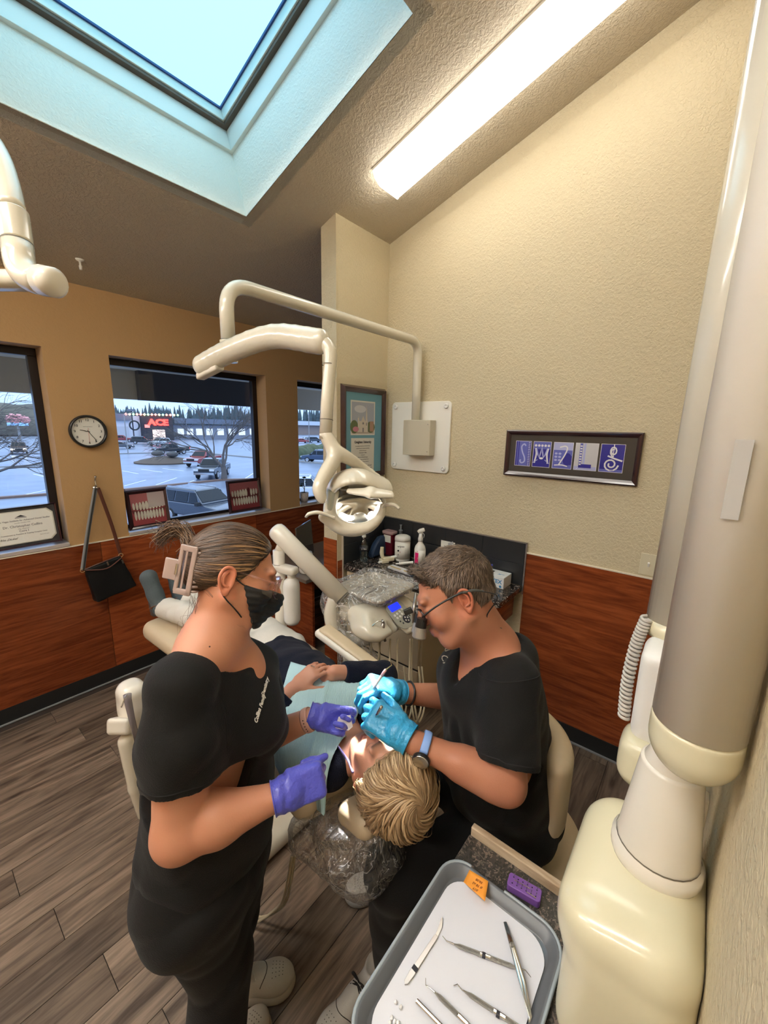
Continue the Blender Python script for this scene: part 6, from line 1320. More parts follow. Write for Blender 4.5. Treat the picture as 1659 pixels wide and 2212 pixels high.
for k in range(5):
    a = math.radians(18+72*k); d_ = V(math.cos(a), math.sin(a), 0); lg = obj('leg', tube(BM(), [V(1.115, .315, .10)+d_*.02, V(1.115, .315, .072)+d_*.26], [.024, .015], 10, flat=.8), mat('dark steel', (.06, .06, .06), .3, .8), stl, smooth=True)
    c_ = V(1.115, .315, .028)+d_*.26; s_ = np.cross(Z3, d_)
    for sg in (-1, 1): obj('caster', tube(BM(), [c_+s_*sg*.006, c_+s_*sg*.022], .0275, 18), M_blackp, lg)
# desk of the next bay glimpsed past the wing wall
dk = thing('desk', 'dark cherry desk with a stone top in the next bay past the wing wall', 'desk', (2.3, 2.6, 0))
obj('side_panel', add_box(BM(), (2.02, 2.35, 0), (2.045, 2.95, .66)), M_cherry, dk, bevel=.002); obj('worktop', add_box(BM(), (1.90, 2.28, .66), (2.9, 3.0, .69)), mat('taupe stone', (.16, .125, .10), .25), dk, bevel=.003)
jr = thing('white_jar', 'white plastic jar on the desk past the wing wall', 'jar', (2.02, 2.5, .69)); obj('jar', lathe(BM(), [(0, .001), (.05, .001), (.055, .02), (.055, .15), (.05, .17), (0, .175)], (2.02, 2.42, .69), Z3, 22), M_plas, jr, smooth=True)
mn = thing('glossy_screen', 'glossy dark screen on the desk, mirroring the window and plant', 'screen', (2.25, 2.75, .9))
obj('screen', obox(BM(), V(2.18, 2.62, .88), nrm((1, .55, 0)), nrm((.0, .12, 1)), nrm((.55, -1, .1)), .17, .15, .008), mat('screen mirror', (.25, .28, .33), .03, 1.0), mn, bevel=.003); obj('stand', add_box(BM(), (2.16, 2.62, .691), (2.22, 2.70, .76)), M_blackp, mn)
# ================================================================ PEOPLE
def skin_mat(name, rough=.45): 
    m = mat(name, (.6, .35, .25), rough, attr='Col', sss=.12, bump=(260, .05), spec=.4); return m
M_skin = skin_mat('skin')
M_scrub = mat('black scrub cloth', (.0066, .0066, .0072), .80, bump=(420, .25), sheen=.06, spec=.25)
M_navy = mat('navy knit', (.0045, .007, .020), .9, bump=(300, .5), sheen=.04, spec=.2)
M_seamk = mat('black seam', (.006, .006, .007), .8)
def hcol(base, var=.10, seed=0):
    base = V(*base)
    def f(v):
        n = fbm(v, 35, seed, 2)[:, None]*.07+fbm(v, 9, seed+1, 2)[:, None]*.06
        return np.clip(base[None]*(1+n*V(.6, 1.1, 1.2)), 0, 1)
    return f
def head_ops(F, c, f, u, s=1.0, chin=1.0, neck=None, nr=.056, mouth_open=False):
    f = nrm(f); u = nrm(u-f*(u @ f)); r = nrm(np.cross(f, u)); R = rows(r, f, u)
    def p(a, b, d): return c+s*(a*r+b*f+d*u)
    def e(a, b, d, ra, rb, rd, k, op='u'): (F.u if op == 'u' else F.s)(ell(p(a, b, d), (ra*s, rb*s, rd*s), R), k*s)
    e(0, -.012, .035, .075, .096, .086, 0); e(0, .022, -.022, .061, .070, .082, .03)
    e(0, .058, -.090, .032, .028, .022, .035)
    for q in (-1, 1):
        F.u(cap(p(q*.058, .0, -.050), p(q*.022, .062, -.096), .020*s, .017*s), .025*s)
        e(q*.040, .062, -.028, .026, .026, .026, .025)
        e(q*.033, .088, .028, .024, .012, .010, .02); e(q*.033, .102, .004, .017, .016, .012, .012, 's'); e(q*.033, .080, .003, .0145, .0135, .0115, .004)
        e(q*.011, .102, -.030, .009, .011, .008, .008)
        e(q*.073, -.008, -.008, .006, .014, .024, .006)
    F.u(cap(p(0, .092, .016), p(0, .114, -.024), .0075*s, .0125*s), .014*s)
    e(0, .093, -.053, .023, .010, .007, .010); e(0, .091, -.066, .020, .010, .008, .010)
    if mouth_open: e(0, .105, -.060, .020, .030, .013, .006, 's')
    if neck is not None: F.u(ecap(p(0, -.022, -.045), neck, nr, nr*1.12, r, 1.05), .03)
    return p, R, r, f, u
def face_col(base, p, R, c, s, brow=(.10, .06, .04), lip=(.42, .14, .12), stub=None):
    b0 = hcol(base, seed=3)
    def f(v):
        col_ = b0(v); q = ((v-c) @ R.T)/s; x, y, z = np.abs(q[:, 0]), q[:, 1], q[:, 2]
        near = (np.abs(q) < .15).all(1)
        m = near & (y > .07) & (np.abs(z+.059) < .0125) & (x < .023); col_[m] = col_[m]*.45+V(*lip)*.55
        w = near*np.exp(-((z-.030-.002*np.sin(x*60))/.0055)**2)*np.clip((x-.010)/.005, 0, 1)*np.clip((.052-x)/.006, 0, 1)*(y > .06); col_ = col_*(1-.85*w[:, None])+V(*brow)*.85*w[:, None]
        w = near*np.exp(-((z+.003)/.0028)**2)*np.exp(-((x-.033)/.012)**4)*(y > .07); col_ = col_*(1-.75*w[:, None])+V(.05, .03, .03)*.75*w[:, None]
        w = near*np.exp(-((x)/.02)**2-((z+.025)/.02)**2)*(y > .08)*.25+near*np.exp(-((x-.045)/.02)**2-((z+.03)/.02)**2)*(y > .03)*.22+near*(x > .068)*(np.abs(z+.01) < .04)*(np.abs(y+.01) < .03)*.35
        col_ = col_*(1-w[:, None])+col_*V(1.15, .72, .68)*w[:, None]
        if stub is not None: w = near*(z < -.035)*(y > .01)*stub; col_ = col_*(1-w[:, None])+V(.22, .13, .10)*w[:, None]
        return np.clip(col_, 0, 1)
    return f
def ear(parent, p, R, q, base, s=1.0):
    ra, fa, ua = R; c = p(q*.079, -.010, -.006); o = R[0]*q; F = Field()
    F.u(ell(c, (.0065*s, .0165*s, .030*s), rows(o+fa*-.35, fa+o*.35, ua)), 0); F.s(ell(c+o*.0075*s+fa*.001, (.007*s, .0115*s, .022*s), rows(o+fa*-.35, fa+o*.35, ua)), .003)
    rim = spline([c+fa*.010-ua*.002+o*.002, c+fa*.013+ua*.016+o*.003, c+fa*.004+ua*.028+o*.005, c-fa*.010+ua*.026+o*.009, c-fa*.0175+ua*.010+o*.011, c-fa*.015-ua*.008+o*.009, c-fa*.007-ua*.022+o*.005, c+fa*.004-ua*.029+o*.002], 4)
    for a, b in zip(rim[:-1], rim[1:]): F.u(cap(a, b, .0033*s), .002)
    F.u(ell(c+fa*.001-ua*.027+o*.003, (.0045*s, .008*s, .009*s), R), .004)
    ah = spline([c-fa*.002+ua*.018+o*.004, c-fa*.009+ua*.006+o*.007, c-fa*.006-ua*.010+o*.006, c+fa*.004-ua*.014+o*.005], 4)
    for a, b in zip(ah[:-1], ah[1:]): F.u(cap(a, b, .0026*s), .002)
    F.u(ell(c+fa*.012-ua*.004+o*.003, (.004*s, .004*s, .006*s), R), .003)
    return soft('ear', F, c-.05, c+.05, .0016, M_skin, parent, colf=lambda v: hcol(V(*base)*V(1.05, .85, .82), seed=8)(v))
def hand_ops(F, Wp, fwd, n, side, curls, s=1.0, t=0.0, thumb=(.55, .75, -.35), tcurl=25, spread=.02, thick=1.0, k=.006):
    fwd = nrm(fwd); n = nrm(n-fwd*(n @ fwd)); sd = nrm(np.cross(n, fwd)); sd = sd if sd @ side > 0 else -sd; R = rows(fwd, sd, n)
    F.u(rbox(Wp+fwd*.052*s, (.046*s+t, .038*s+t, .0135*s*thick+t), .013*s, R), .012); F.u(ecap(Wp-fwd*.01, Wp+fwd*.02*s, .022*s+t, .022*s+t, sd, 1.25), .015)
    F.u(ell(Wp+fwd*.035*s+sd*.022*s-n*.008*s, (.028*s+t, .018*s+t, .015*s+t), R), .012)
    L = (.040, .045, .041, .032); tips = []
    for i in range(4):
        b = Wp+fwd*(.088-.004*abs(i-1.2))*s+sd*((.0285, .0095, -.0095, -.0275)[i])*s; a = math.radians(curls[i]); p_ = b; ang = 0
        sp_ = (.08, .02, -.03, -.10)[i]*spread/.02
        pts = [b-fwd*.012*s]
        for j, (lf, cf) in enumerate(((1, 1), (.62, 1.15), (.52, .8))):
            ang += a*cf; d = nrm(math.cos(ang)*fwd-math.sin(ang)*n+sd*sp_); q = p_+d*L[i]*lf*s; r0, r1 = (.0092, .0084, .0078, .0068)[j]*s+t, (.0084, .0078, .0068, .006)[j]*s+t
            F.u(cap(p_, q, r0, r1), k if j == 0 else .0025); p_ = q; pts.append(q)
        tips.append(p_)
    b = Wp+fwd*.022*s+sd*.030*s; d = nrm(fwd*thumb[0]+sd*thumb[1]+n*thumb[2]); q = b+d*.042*s; F.u(cap(b, q, .0135*s+t, .0105*s+t), .010)
    ta = math.radians(tcurl); ax = nrm(np.cross(d, -n)); 
    for l_, r0, r1 in ((.032, .0102, .0092), (.024, .0092, .0075)):
        d = nrm(d*math.cos(ta)+(-n*.6+fwd*.8)*math.sin(ta)); q2 = q+d*l_*s; F.u(cap(q, q2, r0*s+t, r1*s+t), .003); q = q2
    tips.append(q); return tips, R
def strands(name, parent, seeds, flow, F, steps, dl_, lift, rad, colA, colB, seed=0, taper=True, liftvar=.4, jitter=.15, m=None):
    rs = np.random.RandomState(seed); P = seeds.copy(); N_ = len(P); lv = 1+liftvar*rs.normal(size=N_); paths = [P.copy()]; jd = rs.normal(size=(N_, 3))*jitter
    for s_ in range(steps):
        d = flow(P, s_)+jd; g = grad(F, P); d = d-g*(d*g).sum(1, keepdims=True)*.95; d /= np.linalg.norm(d, axis=1, keepdims=True)+1e-9
        P = P+d*dl_*(1+.25*rs.normal(size=(N_, 1))*.3); dist = F(P); g = grad(F, P); tl = lift(s_/steps)*lv if callable(lift) else lift*lv; P = P-g*(dist-tl)[:, None]; paths.append(P.copy())
    A = np.stack(paths, 1); K = steps+1; T = np.gradient(A, axis=1); T /= np.linalg.norm(T, axis=2, keepdims=True)+1e-9
    G = grad(F, A.reshape(-1, 3)).reshape(A.shape); S_ = np.cross(T, G); S_ /= np.linalg.norm(S_, axis=2, keepdims=True)+1e-9
    w = np.ones(K); 
    if taper: w = np.interp(np.linspace(0, 1, K), [0, .15, .7, 1], [.35, 1, .85, .12])
    rr = rad*(.7+.6*rs.rand(N_))[:, None, None]*w[None, :, None]
    v = np.stack([A+S_*rr, A+G*rr*.75, A-S_*rr], 2)            # ridge section
    idx = np.arange(N_*K*3).reshape(N_, K, 3); q = np.concatenate([np.stack([idx[:, :-1, a], idx[:, 1:, a], idx[:, 1:, a+1], idx[:, :-1, a+1]], -1).reshape(-1, 4) for a in (0, 1)])
    me = np_mesh(name, v.reshape(-1, 3), q); ca = me.color_attributes.new('Col', 'FLOAT_COLOR', 'POINT')
    t = rs.rand(N_)**1.3; c = (1-t[:, None])*V(*colA)+t[:, None]*V(*colB); C = np.ones((N_, K, 3, 4), np.float32); shade = np.ones(K); C[..., :3] = (c[:, None, None, :]*shade[None, :, None, None]); ca.data.foreach_set('color', C.ravel())
    me.materials.append(m or M_hair); o = bpy.data.objects.new(name, me); link(o, parent); return o
M_hair = mat('hair', (.1, .06, .04), .38, attr='Col', spec=.5)
def samp(F, lo, hi, h, n, cond=None, seed=0):
    v, _ = surf(F, lo, hi, h); 
    if cond is not None: v = v[cond(v)]
    rs = np.random.RandomState(seed); return v[rs.randint(0, len(v), n)]+rs.normal(size=(n, 3))*h*.3
def shoe(parent, heel, toe, h=.10, L=None, mu=None, ms=None, w=.045, laces=None, name='shoe', lf=.42):
    heel = np.array(heel, float); toe = np.array(toe, float); d = nrm((toe-heel)*V(1, 1, 0)); s = np.cross(Z3, d); L = L or np.linalg.norm((toe-heel)[:2]); R = rows(d, s, Z3); z0 = heel[2]
    o = V(heel[0], heel[1], z0)
    F = Field(); F.u(cap(o+d*.045+Z3*.035, o+d*(L-.06)+Z3*.030, .036, .037), 0); F.u(ell(o+d*(L-.065)+Z3*.038, (.065, w*1.02, .034), R), .02); F.u(ecap(o+d*.05+Z3*.05, o+d*.045+Z3*h, .036, .034, s, .95), .02)
    F.u(ell(o+d*.13+Z3*.062, (.06, .032, .026), R), .02); F.s(cap(o+d*.05+Z3*(h+.01), o+d*.05+Z3*(h+.06), .030), .006); F.i(plane(o+Z3*.018, -Z3), .003)
    F0 = F
    sh = soft(name, F, o+np.minimum(0, d*L)-V(.09, .09, .02), o+np.maximum(0, d*L)+V(.09, .09, h+.06), .0045, mu, parent)
    F = Field(); F.u(cap(o+d*.045+Z3*.010, o+d*(L-.055)+Z3*.010, .043, .046), 0); F.u(ell(o+d*(L-.065)+Z3*.01, (.068, w*1.12, .03), R), .02); F.i(plane(o+Z3*.001, -Z3), .002); F.i(plane(o+Z3*.026, Z3), .004)
    soft('sole', F, o+np.minimum(0, d*L)-V(.09, .09, .02), o+np.maximum(0, d*L)+V(.09, .09, .06), .0045, ms, sh)
    if laces:
        for k in range(5):
            q = o+d*(L*lf+k*.017)+Z3*(.088-.006*k)
            for sg in (-1, 1): obj('lace', tube(BM(), spline([q+s*.024*sg-Z3*.010, q+Z3*.002, q-s*.024*sg+d*.012-Z3*.010], 3), .0028, 6, flat=.6), laces, sh)
        q = o+d*(L*lf-.005)+Z3*.096
        for sg in (-1, 1): obj('lace', tube(BM(), spline([q, q+s*.022*sg+Z3*.012, q+s*.034*sg-Z3*.004, q+s*.01*sg], 4), .0028, 6), laces, sh)
    bm = BM()
    for i in range(4):
        for j in range(5):
            q = o+d*(L-.070+.011*i)+s*(j-2)*(.011-.001*i)+Z3*.07
            for _ in range(6): q = q-Z3*F0(q[None])[0]
            g_ = nrm(grad(F0, q[None])[0]); lathe(bm, [(.0014, -.0004), (.0013, .0003), (0, .0003)], q, g_, 6)
    tag(obj('perforations', bm, M_dark, sh), kind='stuff')
    cs_p = []
    for t in np.linspace(-1, 1, 15):
        q = o+d*(L-.088-.02*t*t)+s*t*.036+Z3*.07
        for _ in range(8): q = q-Z3*F0(q[None])[0]*.8
        cs_p.append(q)
    obj('toe_seam', tube(bmesh.new(), cs_p, .0012, 5), M_dark, sh)
    return sh, (o, d, s, L)
GLV = dict(rough=.34)
M_glvP = mat('violet nitrile glove', (.085, .095, .60), .36, bump=(140, .35), sheen=.15, coat=.15)
M_glvB = mat('sky blue nitrile glove', (.030, .33, .62), .34, bump=(140, .3), coat=.2)
cFh = nrm(cF*V(1, 1, 0))

# ---------------------------------------------------------------- the dentist
dt = thing('person', 'seated person in black scrubs and blue gloves wearing magnifying loupes', 'person', (1.09, .33, .62))
dc_ = at(984, 1288, 1.12); df = nrm(-.93*cR-.42*cU-.02*cF); du_ = nrm(-.42*cR+.93*cU+.10*cF)
nb_ = at(1062, 1392, 1.16)
DB = Field(); p_, R_, r_, f_, u_h = head_ops(DB, dc_, df, du_, 1.04, neck=nb_, nr=.060)
DB.u(cap(p_(0, .0, -.085), nb_+V(-.0, .0, -.02), .050, .06), .03)
shL, shR = at(1110, 1482, 1.06), at(992, 1452, 1.30); elL, wrL = at(1092, 1692, .99), at(893, 1603, 1.04); elR, wrR = at(1000, 1508, 1.36), at(873, 1497, 1.27)
pel = V(1.065, .345, .70); chest = at(1052, 1500, 1.19); waist = at(1068, 1660, 1.22)
tor = nrm(shL-shR)
DB.u(cap(nb_-Z3*.01, shL+V(0, 0, .03), .052, .045), .05).u(cap(nb_-Z3*.01, shR+V(0, 0, .03), .052, .045), .05)
DB.u(ecap(chest+Z3*.02, waist, .115, .115, tor, 1.25), .06).u(ecap(waist, pel, .12, .13, tor, 1.25), .05)
DB.u(cap(shL, elL, .052, .046), .03).u(cap(elL, wrL, .0475, .029), .02).u(cap(elL+(wrL-elL)*.15, elL+(wrL-elL)*.45, .050, .042), .02)
DB.u(cap(shR, elR, .052, .046), .03).u(cap(elR, wrR, .047, .030), .02)
DB.u(cap(wrL, wrL+nrm(at(840, 1570, 1.06)-wrL)*.045, .028, .013), .01).u(cap(wrR, wrR+nrm(at(820, 1480, 1.23)-wrR)*.045, .028, .013), .01)
hipL, knL, anL = at(1085, 1800, 1.22), at(848, 1888, 1.16), onZ(838, 2082, .10); hipR, knR = at(1050, 1745, 1.30), at(905, 1650, 1.44); anR = V(knR[0]+.06, knR[1]+.05, .10)
for a, b, c in ((hipL, knL, anL), (hipR, knR, anR)): DB.u(cap(a, b, .075, .055), .04).u(cap(b, c, .052, .036), .02)
pts = [dc_, shL, shR, elL, elR, wrL, wrR, hipL, hipR, knL, knR, anL, anR]
soft('body', DB, *bounds(pts, .17), .0045, M_skin, dt, colf=face_col((.46, .195, .118), p_, R_, dc_, 1.04, stub=.12))
for q in (-1, 1): ear(dt, p_, R_, q, (.46, .195, .118))
def folds(amp, s, seed): return lambda P: -amp*np.abs(fbm(P, s, seed, 2))+amp*.4
def scrub_top(body, parts, cuts, disp, lo, hi, h, m, parent, name='scrub_top'):
    F = Field()
    for f, k in parts: F.u(f, k)
    F.disp(disp)
    for f, k in cuts: F.s(f, k)
    return soft(name, F, lo, hi, h, m, parent, relax=1), F
hemd = nrm(elL-shL)
parts = [(ecap(chest+Z3*.015, waist, .132, .135, tor, 1.25), 0), (ecap(waist, pel+Z3*.03, .135, .145, tor, 1.22), .05), (cap(nb_-Z3*.035, shL+V(0, 0, .022), .052, .056), .05), (cap(nb_-Z3*.035, shR+V(0, 0, .022), .052, .056), .05), (cap(at(1098, 1430, 1.18), at(1122, 1560, 1.20), .082, .085), .05)]
body_parts = list(parts)
slL = shL+(elL-shL)*.80; parts += [(cap(shL+V(0, 0, .004), slL, .066, .082), .035), (cap(shR, shR+(elR-shR)*.62, .064, .070), .035)]
cuts = [(plane(slL-hemd*.004, -hemd) if False else (lambda P, a=slL, d=hemd: np.maximum(-((P-a) @ d), np.linalg.norm(P-a, axis=1)-.14)), .002),
        (lambda P, a=shR+(elR-shR)*.62, d=nrm(elR-shR): np.maximum(-((P-a) @ d), np.linalg.norm(P-a, axis=1)-.13), .002)]
# V neck: a wedge round the neck, open to the front
fr = nrm(np.cross(tor, Z3)); fr = fr if fr @ df > 0 else -fr
cuts.append((ecap(nb_-fr*.005+Z3*.10, nb_-fr*.004-Z3*.022, .085, .070, tor, 1.0), .008)); cuts.append((ecap(nb_+fr*.045+Z3*.02, nb_+fr*.12-Z3*.085, .060, .012, tor, .85), .01))
top_d, FT = scrub_top(None, parts, cuts, folds(.014, 15, 41), V(.70, .0, .55), V(1.42, .85, 1.45), .006, M_scrub, dt)
# sleeve and yoke seams
ss = nrm(np.cross(hemd, tor))
def on_field(F, P, it=6):
    P = np.array(P, float)
    for _ in range(it): P = P-grad(F, P)*F(P)[:, None]
    return P
sm = on_field(FT, np.array([shL-hemd*.0+.085*(math.cos(a)*tor*0+math.cos(a)*nrm(fr)+math.sin(a)*nrm(tor))-hemd*.02+Z3*.015 for a in np.linspace(-1.2, 3.6, 26)])); obj('seam', tube(BM(), list(sm), .0016, 5), M_seamk, top_d)
hm = on_field(FT, np.array([slL-hemd*.014+.085*(math.cos(a)*ss+math.sin(a)*np.cross(ss, hemd)) for a in np.linspace(0, 6.283, 40)])); obj('hem', tube(BM(), list(hm), .0014, 5), M_seamk, top_d)
lg_p = on_field(FT, np.array([at(957, 1418, 1.2)]))[0]
text('embroidery', 'CF', .030, lg_p+V(-.004, .004, 0)-cF*.004, nrm(cR*.3+cU*-.9), nrm(cR*.9+cU*.3), PAPER, top_d, shear=.3); text('embroidery', 'd', .022, lg_p+cU*.030-cF*.004, nrm(cR*.3+cU*-.9), nrm(cR*.9+cU*.3), PAPER, top_d)
# trousers
F = Field(); F.u(ecap(pel+Z3*.03, pel-Z3*.01, .14, .135, tor, 1.2), 0)
F.u(cap(hipL, knL, .094, .076), .05).u(cap(knL, anL+Z3*.0, .076, .052), .03).u(ell(knL+V(0, 0, .0), (.078, .078, .078)), .02); F.u(cap(hipR, knR, .09, .074), .05).u(cap(knR, anR, .072, .052), .03)
F.disp(folds(.016, 13, 52)); F.s(lambda P: P[:, 2]-0+(-1)*0 if False else (anL[2]+.005-P[:, 2]), 0) if False else None
F.i(plane((0, 0, .095), (0, 0, -1)), .004)
soft('trousers', F, *bounds([pel, hipL, hipR, knL, knR, anL, anR], .17), .0075, M_scrub, dt)
# gloves
def glove(parent, Wp, fwd, n, side, curls, m, seed, s=1.0, cuff=.05, **k):
    F = Field(); tips, R = hand_ops(F, Wp, fwd, n, side, curls, s, .0012, **k); fw = nrm(fwd)
    F.u(ecap(Wp+fw*.015, Wp-fw*.022, .0285*s, .0335*s, R[1], 1.12), .014)
    F.disp(lambda P: .0011*fbm(P, 110, seed)*(np.abs((P-Wp) @ fw) < .06)+.0016*np.sin(((P-Wp) @ fw)*260+2*fbm(P, 40, seed))*np.exp(-(((P-Wp) @ fw)/.022)**2))
    F.s(lambda P: (P-(Wp-fw*.022)) @ fw, .001)
    allp = [Wp, Wp-fw*.06]+tips+[Wp+fw*.09*s]
    g = soft('glove', F, *bounds(allp, .05), .0024, m, parent, relax=1)
    rl = [Wp-fw*.0215+R[1]*.037*s*math.cos(a)+R[2]*.0325*s*math.sin(a) for a in np.linspace(0, 6.283, 30)]
    obj('cuff_roll', tube(BM(), rl, .0018, 6, caps=False), m, g, smooth=True); return g, tips
gL, tL = glove(dt, wrL+nrm(at(840, 1565, 1.06)-wrL)*.030, at(806, 1543, 1.09)-wrL, -cF*.75+cU*.55+cR*.1, cU+cF*.3, (38, 44, 50, 56), M_glvB, 3, 1.06, thumb=(.85, .45, -.45), tcurl=18)
gR, tR = glove(dt, wrR+nrm(at(820, 1482, 1.24)-wrR)*.030, at(795, 1476, 1.20)-wrR, cU*.8+cR*.3-cF*.2, -cF+cU*.1, (42, 48, 56, 62), M_glvB, 4, 1.04, thumb=(.9, .35, -.45), tcurl=20)
# watch, band
wdL = nrm(elL-wrL); wc_ = wrL+wdL*.030; R4 = frame(wdL); fac = nrm(-cF*.75-cU*.35+cR*.1); fac = nrm(fac-wdL*(fac @ wdL)); sdw = np.cross(wdL, fac)
wt_ = obj('wrist_watch', tube(BM(), [wc_+fac*.0345, wc_+fac*.0445], .0225, 30), M_blackp, dt, bevel=.002, label='black dial watch with a pale blue strap')
obj('dial', lathe(BM(), [(0, 0), (.0175, 0)], wc_+fac*.0449, fac, 30), mat('watch dial', (.02, .02, .022), .3), wt_); obj('bezel', lathe(BM(), [(.019, -.001), (.021, .0015), (.0175, .002)], wc_+fac*.0444, fac, 30), M_steel, wt_, smooth=True)
for k in range(12): a = math.radians(30*k); q = wc_+fac*.0453+.0145*(math.cos(a)*wdL+math.sin(a)*sdw); obj('hour_mark', lathe(BM(), [(.0011, 0), (.0011, .0006), (0, .0006)], q, fac, 6), PAPER, wt_)
for a, l in ((.5, .009), (2.6, .013)): obj('hand', tube(BM(), [wc_+fac*.0456, wc_+fac*.0456+l*(math.cos(a)*wdL+math.sin(a)*sdw)], .0006, 5), M_steel, wt_)
obj('crown', tube(BM(), [wc_+fac*.040-wdL*.0235, wc_+fac*.040-wdL*.027], .003, 10), M_steel, wt_)
obj('strap', tube(BM(), [wc_+(math.cos(a)*fac*.0375+math.sin(a)*sdw*.0385) for a in np.linspace(.45, 5.83, 30)], .0105, 8, flat=.16, up=tuple(fac)), mat('pale blue strap', (.25, .42, .85), .45), wt_, smooth=True)
wb_c = wrR+nrm(elR-wrR)*.018; wdR = nrm(elR-wrR); s1, u1_, _ = frame(wdR); obj('bracelet', tube(BM(), [wb_c+.035*(math.cos(a)*s1+math.sin(a)*u1_) for a in np.linspace(0, 6.283, 32)], .0032, 8, caps=False), M_blackp, dt, smooth=True)
# hair: short, brown
HF = Field(); HF.u(ell(p_(0, -.016, .040), (.0815*1.04, .1015*1.04, .0905*1.04), R_), 0); HF.u(ell(p_(0, -.060, -.030), (.066*1.04, .040*1.04, .055*1.04), R_), .02); HF.u(ell(p_(0, .065, .088), (.055, .035, .026), R_), .02)
HC = Field().add(HF)
HC.s(lambda P: ((P-p_(0, .058, .066)) @ nrm(-f_*1.0+u_h*.50)), .006)         # forehead
HC.s(lambda P: np.maximum(((P-p_(0, .026, .025)) @ nrm(-f_*1.0+u_h*.15)), (P-p_(0, 0, .055)) @ u_h), .006)      # temples
HC.s(lambda P: (P-p_(0, 0, -.050)) @ nrm(u_h+f_*.25), .006); HC.s(ell(p_(.083, -.006, -.015), (.030, .028, .042), R_), .006); HC.s(ell(p_(-.083, -.006, -.015), (.030, .028, .042), R_), .006)
HC.disp(lambda P: .0022*fbm(P, 120, 4)); hb_ = soft('hair', HC, dc_-.16, dc_+.17, .004, mat('brown hair base', (.085, .057, .040), .6, bump=(600, .6), var=(90, (.14, .097, .070))), dt)
sd_ = samp(HC, dc_-.16, dc_+.17, .004, 5200, lambda v: HF(v) > -.004, 5); crown = p_(0, -.05, .13)
def flowD(P, s_): a = P-crown; t = a @ f_; return nrm(f_)*.9+np.where(((P-dc_) @ u_h)[:, None] > .07, a*3, a*3-u_h*1.1)
strands('hair_strands', hb_, sd_, flowD, HC, 4, .0055, lambda t: .0006+.004*t, .00085, (.07, .045, .031), (.24, .165, .118), 5, liftvar=.5, jitter=.28)
sd2 = samp(HC, dc_-.16, dc_+.17, .004, 500, lambda v: ((v-dc_) @ f_ > .045) & ((v-dc_) @ u_h > .05), 6); strands('fringe', hb_, sd2, lambda P, s_: nrm(f_*.9+u_h*.5+V(0, 0, .2))[None]+0*P, HC, 4, .007, lambda t: .001+.012*t, .0012, (.045, .03, .02), (.14, .095, .065), 9, jitter=.45)
# loupes
lp = obj('loupes', tube(BM(), spline([p_(-.088, -.030, .012), p_(-.088, .0, .016), p_(-.078, .06, .010), p_(-.066, .104, -.002)], 6), .0026, 8), M_blackp, dt, smooth=True, label='black framed magnifying loupes')
obj('temple', tube(BM(), spline([p_(.088, -.030, .012), p_(.082, .03, .014), p_(.064, .104, -.002)], 6), .0026, 8), M_blackp, lp)
obj('ear_grip', tube(BM(), spline([p_(-.087, .0, .017), p_(-.089, -.035, .010), p_(-.080, -.060, -.004)], 5), [.003, .0042, .003], 8), mat('grey rubber', (.06, .065, .06), .5), lp)
for q in (-1, 1):
    cc_ = p_(q*.033, .110, -.002); obj('lens_rim', tube(BM(), [cc_+nrm(r_)*.026*math.cos(a)+nrm(u_h)*.018*math.sin(a)-f_*.012*abs(math.cos(a)) for a in np.linspace(0, 6.283, 26)], .0018, 6, caps=False), M_blackp, lp)
    bm = BM(); fc = bm.faces.new([bm.verts.new(cc_+nrm(r_)*.025*math.cos(a)+nrm(u_h)*.017*math.sin(a)-f_*.010*abs(math.cos(a))) for a in np.linspace(0, 6.0, 22)]); obj('lens', bm, glassy('loupe lens', (.85, .88, 1), .18), lp)
    d_ = nrm(f_*.55-u_h*.82-r_*q*.10); b_0 = p_(q*.030, .108, -.014)
    obj('barrel', tube(BM(), [b_0-d_*.004, b_0+d_*.020], [.0145, .0155], 22), M_blackp, lp); obj('telescope', tube(BM(), [b_0+d_*.020, b_0+d_*.046, b_0+d_*.049], [.0165, .0195, .018], 24), mat('telescope shell', (.34, .32, .29), .35, .5), lp)
obj('bridge', tube(BM(), [p_(-.014, .116, .006), p_(.014, .116, .006)], .003, 8), M_blackp, lp); obj('headlight', obox(BM(), p_(0, .132, .016), r_, f_, u_h, .010, .012, .008), M_blackp, lp, bevel=.002)
cbl = on_field(DB, np.array([p_(-.07, -.075, -.035)])); obj('cable', tube(BM(), spline([p_(-.083, -.058, -.002), p_(-.085, -.085, -.030), at(1052, 1330, 1.06), at(1062, 1350, 1.07), at(1083, 1357, 1.09)], 7), .0016, 6), M_blackp, lp, smooth=True)
# shoes of the dentist
M_shoeW = mat('off white trainer leather', (.50, .49, .46), .5, bump=(200, .1)); M_soleW = mat('grey white sole', (.30, .31, .31), .6); M_lace = mat('black laces', (.008, .008, .009), .7)
hl = V(anL[0]+.02, anL[1]+.03, 0); te = onZ(758, 2180, 0.02); te = hl+nrm((te-hl)*V(1, 1, 0))*.285
shoe(dt, hl, te, .095, mu=M_shoeW, ms=M_soleW, laces=M_lace); hr_ = V(anR[0]+.02, anR[1]+.02, 0); shoe(dt, hr_, hr_+V(-.22, .16, 0), .095, mu=M_shoeW, ms=M_soleW, laces=M_lace)
